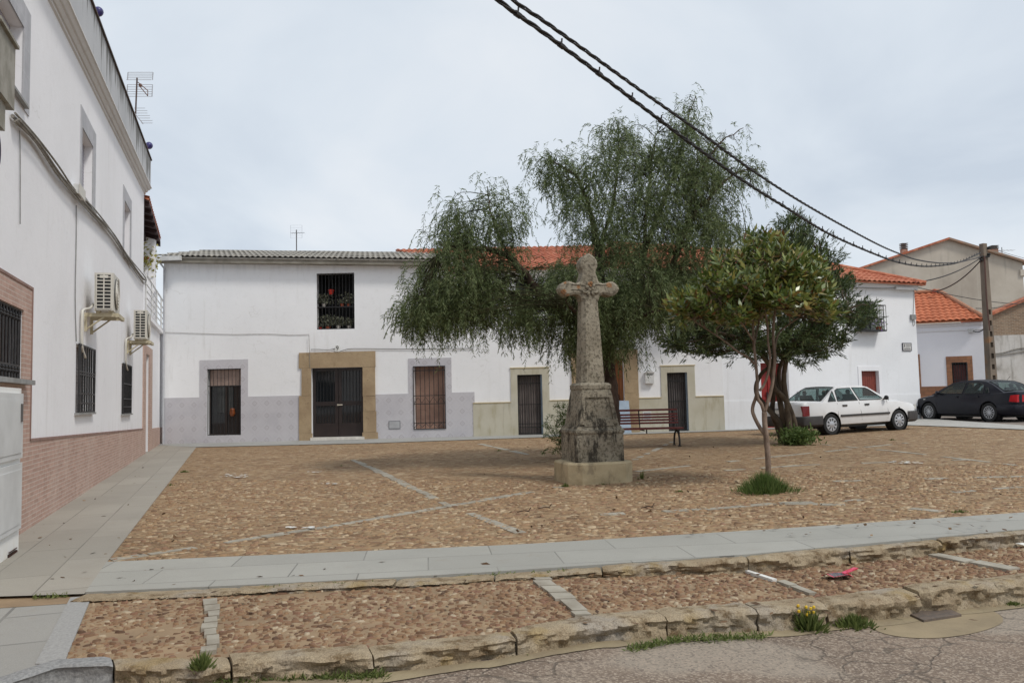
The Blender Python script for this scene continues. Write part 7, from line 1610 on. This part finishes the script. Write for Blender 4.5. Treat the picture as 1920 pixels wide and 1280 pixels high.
WH = dict(L=4.43, W=1.70, H=1.40, axles=(.97, 3.57), r=.295, arch=.345, zlow=.24, zbelt=.93, roofw=.70, zh=.80, hm=M_GREYP, mm=M_BLACKP, hub='cap', mirror=(3.02, 1.0),
          body=[(-.03, .40, .90, .80, .01), (0.0, .32, .96, .88, .015), (.06, .28, .985, .93, .02), (.25, .25, .99, .98, .02), (.75, .24, .97, 1.0, .02), (1.3, .24, .945, 1.0, .0), (2.2, .24, .935, 1.0, 0), (3.1, .24, .935, 1.0, .02), (3.6, .24, .90, .995, .045), (4.0, .24, .84, .97, .04), (4.22, .26, .785, .93, .03), (4.34, .30, .74, .88, .015), (4.40, .38, .68, .80, .01)],
          cabin=[(.72, .95), (.98, 1.12), (1.24, 1.29), (1.40, 1.365), (1.65, 1.395), (2.05, 1.405), (2.40, 1.385), (2.58, 1.345), (2.85, 1.17), (3.20, .95)],
          windows=[[(.92, .965), (1.20, .965), (1.20, 1.27), (1.10, 1.17)], [(1.27, .965), (2.02, .965), (1.90, 1.335), (1.42, 1.325), (1.31, 1.28)], [(2.10, .965), (2.90, .965), (2.98, .99), (2.60, 1.265), (2.48, 1.32), (1.98, 1.34)]],
          rear=(0, 3, 'rear_window', 1, .88, .08, .97), front=(7, 9, 'windscreen', 1, .90, .06, .92), seats=(1.25, 2.15), seams=[(1.22, 1.22, 0), (2.12, 2.04, 0), (3.12, 3.12, 0)], handles=(1.40, 2.24), extra=white_extra)
def place(u_r, v_r, u_f, wb, r_ax):
    """stand a car so that its rear axle projects at u_r and the front one at u_f, on the ground"""
    pr_ = G(u_r, v_r); best = None
    for i in range(-400, 1800):
        a = math.radians(i * .1); q = Vector((pr_.x + wb * math.cos(a), pr_.y + wb * math.sin(a), pr_.z)); d = q - EYE; u = 960 + FPX * d.dot(RGT) / d.dot(FWD)
        if best is None or abs(u - u_f) < best[0]: best = (abs(u - u_f), a)
    return pr_, best[1]
pr_, a_ = place(1559, 815, 1686, 2.6, .97); print('white car', pr_, math.degrees(a_))
a_ = min(a_, R(40))
hd = Vector((math.cos(a_), math.sin(a_), 0)); nrm = Vector((-hd.y, hd.x, 0)); o_ = pr_ + nrm * .80 - hd * .97
zr_, zf_ = gz(*(pr_ + nrm * .8)[:2]), gz(*(pr_ + nrm * .8 + hd * 2.6)[:2]); tl_ = (zf_ - zr_) / 2.6
car(CarFr(o_, hd, zr_ - tl_ * .97 + .01, tl_), 'parked_car', 'white older saloon car with grey bumpers parked beside the corner house', WH, paint('white_car_paint', (.72, .72, .72)))
def dark_extra(t, bx, P, W, fr, body):
    M_DB = nm('dark_bumper', (.012, .013, .018), (.018, .019, .024), 5, .4)
    for (nm_, pr, zs_) in (('rear_bumper', [(.66, 1.0), (.30, 1.0), (.10, .97), (.0, .90), (-.05, .72), (-.07, .4), (-.07, 0)], (.24, .58)), ('front_bumper', [(3.95, 1.0), (4.15, .99), (4.30, .93), (4.38, .8), (4.42, .5), (4.43, 0)], (.20, .52))):
        pts_ = [(x, W * f) for x, f in pr]; full = pts_ + [(x, -y) for x, y in pts_[-2::-1]]; mb = MB(); n = len(full); lv = [(zs_[0], .94), (zs_[0] + .08, 1.0), (zs_[1] - .05, 1.01), (zs_[1], .985)]; vs = []
        for z, s in lv: vs += [P(2.2 + (x - 2.2) * (1 + (s - 1) * .3), y * s * 1.01, z) for x, y in full]
        mb.add(vs, [(i * n + j, i * n + j + 1, (i + 1) * n + j + 1, (i + 1) * n + j) for i in range(3) for j in range(n - 1)]); mb.add([vs[3 * n + j] for j in range(n)], [tuple(range(n))]); mb.build(nm_, M_NAVY, t, smooth=True, angle=40)
    bx('bumper_strip', -.085, -.07, -W * .7, W * .7, .50, .54, M_DB)
    for sd in (1, -1):
        mb = MB(); y = W; vs = [P(-.03, sd * y * .56, .68), P(-.03, sd * y * .54, .90), P(.02, sd * y * .86, .92), P(.02, sd * y * .90, .67), P(.20, sd * (y * .975), .69), P(.15, sd * (y * .958), .90)]
        mb.add([v - fr.x * .03 if i < 4 else v + fr.y * sd * .022 for i, v in enumerate(vs)], [(0, 1, 2, 3), (3, 2, 5, 4)]); mb.build('tail_light', NT('bright_red_lamp', .2).col(lin((176, 18, 26))).m, t)
        bx('headlight', 4.24, 4.34, sd * W * .50, sd * W * .86, .58, .72, M_CLAMP); bx('side_repeater', 3.62, 3.70, sd * (W * .975), sd * (W * .99 + .006), .76, .79, M_CLAMP)
    bx('number_plate', -.055, -.04, -.26, .26, .70, .81, bpy.data.materials['plate_white']); bx('plate_recess', -.045, -.03, -.34, .34, .66, .86, M_DB)
    mb = MB(); mb.tube([P(1.0, 0, 1.42), P(.86, 0, 1.56)], .006, 5); mb.build('roof_aerial', M_BLACKP, t)
    mb = MB(); mb.tube([P(-.02, W * .45, .22), P(-.10, W * .45, .22)], .03, 8); mb.build('exhaust', M_GREY, t)
M_NAVY = paint('navy_car_paint', (.006, .007, .014), .38, .0, .12)
BO = dict(L=4.38, W=1.735, H=1.44, axles=(.99, 3.50), r=.315, arch=.365, zlow=.20, zbelt=.95, roofw=.66, zh=.84, hm=M_NAVY, mm=M_NAVY, hub='alloy', mirror=(3.0, 1.02),
          body=[(-.04, .40, .93, .76, .01), (-.01, .30, 1.00, .85, .02), (.08, .24, 1.035, .92, .025), (.3, .21, 1.03, .975, .03), (.75, .20, .99, 1.0, .01), (1.3, .20, .96, 1.0, 0), (2.2, .20, .95, 1.0, 0), (3.0, .20, .95, 1.0, .02), (3.5, .20, .90, .995, .06), (3.9, .21, .84, .97, .06), (4.15, .24, .77, .92, .04), (4.28, .28, .70, .86, .02), (4.34, .36, .62, .76, .01)],
          cabin=[(.46, 1.0), (.72, 1.15), (1.0, 1.30), (1.22, 1.38), (1.5, 1.425), (1.95, 1.445), (2.35, 1.42), (2.62, 1.355), (2.95, 1.17), (3.35, .95)],
          windows=[[(.98, .985), (1.14, .985), (1.16, 1.22), (1.06, 1.16)], [(1.22, .985), (1.98, .985), (1.92, 1.365), (1.45, 1.345), (1.28, 1.28)], [(2.07, .985), (2.95, .985), (3.02, 1.01), (2.66, 1.25), (2.42, 1.345), (2.02, 1.37)]],
          rear=(0, 3, 'rear_window', 1, .86, .10, .97), front=(7, 9, 'windscreen', 1, .90, .06, .92), seats=(1.25, 2.15), seams=[(1.25, 1.15, 0), (2.05, 2.03, 0), (3.12, 3.12, 0)], handles=(1.36, 2.2), extra=dark_extra)
pr_ = G(1856, 790, -.02); 
best = None
for i in range(900, 1800):
    a = math.radians(i * .1); q = Vector((pr_.x + 2.51 * math.cos(a), pr_.y + 2.51 * math.sin(a), pr_.z)); d = q - EYE; u = 960 + FPX * d.dot(RGT) / d.dot(FWD)
    if best is None or abs(u - 1743) < best[0]: best = (abs(u - 1743), a)
a_ = best[1]; print('dark car', pr_, math.degrees(a_))
hd = Vector((math.cos(a_), math.sin(a_), 0)); nl = Vector((-hd.y, hd.x, 0))      # near side is the car's left
o_ = pr_ - nl * .83 - hd * .99; zg = gz(pr_.x, pr_.y) - .03
car(CarFr(o_, hd, zg + .01, .004, .93), 'parked_car', 'dark navy saloon car with spoked alloy wheels parked at the right edge', BO, M_NAVY)

# ================================================================ pole and wires
PY = 33.2; pt_ = at(1843, 457, PY); pbx = at(1868, 790, PY); zb_ = gz(pt_.x, PY) - .3
tp_ = thing('utility_pole', 'tall square concrete utility pole with step holes beside the dark car', 'utility pole', (pt_.x, PY, zb_))
pm = NT('pole_concrete', .9); c_ = pm.ramp(pm.noise(2.5, pm.scale(pm.pos, (1, 1, .4)), det=6), [(.3, lin((94, 84, 74))), (.7, lin((128, 116, 102)))]); c_ = pm.mix(pm.math('MULTIPLY', pm.step(pm.noise(1.3, det=5), .55, .68), .6), c_, lin((150, 104, 62))); pm.col(c_); pm.bump(pm.noise(12), .4, .01)
FPo = Fr((pt_.x, PY), Vector((1, .35, 0))); mb = MB(); H0, H1 = zb_, pt_.z; n = 16
def pw(z): f = (z - H0) / (H1 - H0); return .37 - .17 * f, .28 - .08 * f
def seg(mb, z0, z1, hole):
    (w0, d0), (w1, d1) = pw(z0), pw(z1)
    if not hole: mb.add([FPo.p(x * w / 2, y * d / 2, z) for z, w, d in ((z0, w0, d0), (z1, w1, d1)) for x, y in ((-1, -1), (1, -1), (1, 1), (-1, 1))], [(0, 1, 5, 4), (1, 2, 6, 5), (2, 3, 7, 6), (3, 0, 4, 7), (4, 5, 6, 7), (3, 2, 1, 0)])
    else:
        for sx in (-1, 1): xa, xb = sx * .5, sx * .24; mb.add([FPo.p(x * w, y * d / 2, z) for z, w, d in ((z0, w0, d0), (z1, w1, d1)) for x, y in ((min(xa, xb), -1), (max(xa, xb), -1), (max(xa, xb), 1), (min(xa, xb), 1))], [(0, 1, 5, 4), (1, 2, 6, 5), (2, 3, 7, 6), (3, 0, 4, 7)])
        mb.add([FPo.p(x * w, y * d * .12, z) for z, w, d in ((z0, w0, d0), (z1, w1, d1)) for x, y in ((-.25, -1), (.25, -1), (.25, 1), (-.25, 1))], [(0, 1, 5, 4), (2, 3, 7, 6)])
z = H0; 
while z < H1 - .05:
    z1 = min(z + .24, H1); seg(mb, z, z1, False); z2 = min(z1 + .20, H1)
    if z2 > z1 and z1 < H0 + (H1 - H0) * .62: seg(mb, z1, z2, True)
    elif z2 > z1: seg(mb, z1, z2, False)
    z = z2
mb.build('shaft', pm.m, tp_)
mb = MB()
for (v, dx_) in ((466, .16), (478, .14), (488, -.14)): q = at(1843, v, PY); mb.box((pt_.x + dx_, PY - .05, q.z), (.08, .12, .10)); mb.sphere((pt_.x + dx_ * 1.2, PY - .12, q.z), .05, 8)
mb.box((pt_.x, PY, at(1843, 482, PY).z), (.34, .3, .05)); mb.build('clamps', M_BLACKP, tp_)
mb = MB(); mb.tube(catmull([at(1846, 480, PY - .25), at(1850, 560, PY - .26), at(1856, 620, PY - .26)], 4), .03, 6); mb.build('riser_cable', nm('brown_cable', lin((96, 66, 56)), lin((80, 56, 48)), 5, .7), tp_)
M_CABK = nm('black_cable', lin((34, 32, 32)), lin((46, 42, 40)), 8, .6)
A0 = Vector((pt_.x, PY)); 
def line_pts(px_, A, B):
    """points seen at the given pixels, all standing over the straight plan line A-B"""
    out = []; D = B - A
    for u, v in px_:
        d = ray(u, v); t = (A.x * D.y - A.y * D.x) / (d.x * D.y - d.y * D.x); out.append(EYE + d * t)
    return out
def twisted(name, label, pts_, r_, tw=.032, n=3, pitch=.55, clips=0, group=None, wrap=3):
    P = catmull(pts_, 14); L = [0]
    for i in range(1, len(P)): L.append(L[-1] + (P[i] - P[i - 1]).length)
    t = thing(name, label, 'overhead cable', P[0], group); m = int(L[-1] / .09); S_ = []; j = 0
    for i in range(m + 1):
        q = L[-1] * i / m
        while j < len(L) - 2 and L[j + 1] < q: j += 1
        S_.append(P[j].lerp(P[j + 1], (q - L[j]) / max(1e-9, L[j + 1] - L[j])))
    for s in range(n):
        mb = MB(); pts2 = []
        for i, p in enumerate(S_):
            a = 2 * math.pi * (i * .09 / pitch + s / n); dd_ = (S_[min(i + 1, m)] - S_[max(i - 1, 0)]).normalized(); e1_ = dd_.cross(Vector((0, 0, 1))).normalized(); e2_ = e1_.cross(dd_); pts2.append(p + (e1_ * math.cos(a) + e2_ * math.sin(a)) * tw)
        mb.tube(pts2, r_, 6); mb.build('strand', M_CABK, t, smooth=True)
    if clips:
        st_ = m // clips
        for i in range(st_ // 2, m, st_): mb = MB(); p = S_[i]; mb.tube([p + Vector((0, 0, -.02)), p + Vector((.01, 0, .07))], .009, 5); mb.tube([p + (S_[i + 1] - S_[i - 1]).normalized() * q for q in (-.04, .04)], tw + r_ * 1.25, 7); mb.build('tie', M_CABK, t)
    return t
B1 = Vector((at(930, 0, 7.0).x, 7.0)); lo = [(1838, 474), (1800, 491), (1765, 497.5), (1730, 499), (1690, 493), (1650, 480), (1560, 441), (1480, 393), (1400, 343), (1300, 272), (1200, 197), (1100, 121), (1010, 55), (930, -3)]
Pl = line_pts(lo, A0, B1); d_ = (Pl[-1] - Pl[-2]); Pl += [Pl[-1] + d_ * 1.2 + Vector((0, 0, .1)), Pl[-1] + d_ * 3.2 + Vector((0, 0, .5))]
twisted('overhead_cable', 'lower twisted black overhead cable with small ties sweeping down to the pole', Pl, .011, .014, 3, .7, 46, 'overhead cables over the square')
B2 = B1 + Vector((.25, -.15)); up_ = [(1838, 482), (1800, 491), (1765, 493), (1720, 487), (1680, 473), (1640, 455), (1560, 412), (1480, 365), (1400, 312), (1300, 239), (1200, 169), (1100, 97), (1020, 40), (958, -3)]
Pu = line_pts(up_, A0 + Vector((.1, -.05)), B2); d_ = (Pu[-1] - Pu[-2]); Pu += [Pu[-1] + d_ * 1.2 + Vector((0, 0, .1)), Pu[-1] + d_ * 3.2 + Vector((0, 0, .5))]
twisted('overhead_cable', 'upper twisted black overhead cable without ties running to the pole', Pu, .009, .012, 3, .6, 0, 'overhead cables over the square')
def span(name, label, a, b, sag, r_, n=14):
    P = [a.lerp(b, i / n) - Vector((0, 0, sag * 4 * (i / n) * (1 - i / n))) for i in range(n + 1)]; o = MB().tube(P, r_, 6).build(name, M_CABK, loc=a); return tag(o, label, 'overhead cable', 'wires fixed to the pole')
pa_ = at(1838, 484, PY); ec = FC.p(FC.S(1716, 530, -.3), -.3, FC.Z(1716, 529, -.3))
span('overhead_wire', 'black wire from the pole down to the eaves of the corner house', pa_, ec, .18, .022)
span('overhead_wire', 'black wire from the pole to the ridge of the low orange-roofed house', at(1838, 489, PY), at(1754, 546, 36.5), .22, .025)
span('overhead_wire', 'thin wire from the corner house wall past the pole to the brick shed', FC.p(s1C, -.05, FC.Z(1718, 538)), at(1925, 571, 38), .12, .014)
span('overhead_wire', 'loop of black wire between the white cable box and the pole', at(1825, 620, 34.0), at(1849, 610, PY), .14, .02)
span('overhead_wire', 'thin wire going right from the top of the pole out of the picture', at(1848, 462, PY), at(1990, 498, 45), .1, .010)
span('overhead_wire', 'thin grey wire from the low house roof corner up to the brick shed roof', at(1830, 578, 34.2), at(1925, 560, 39.5), .15, .016)
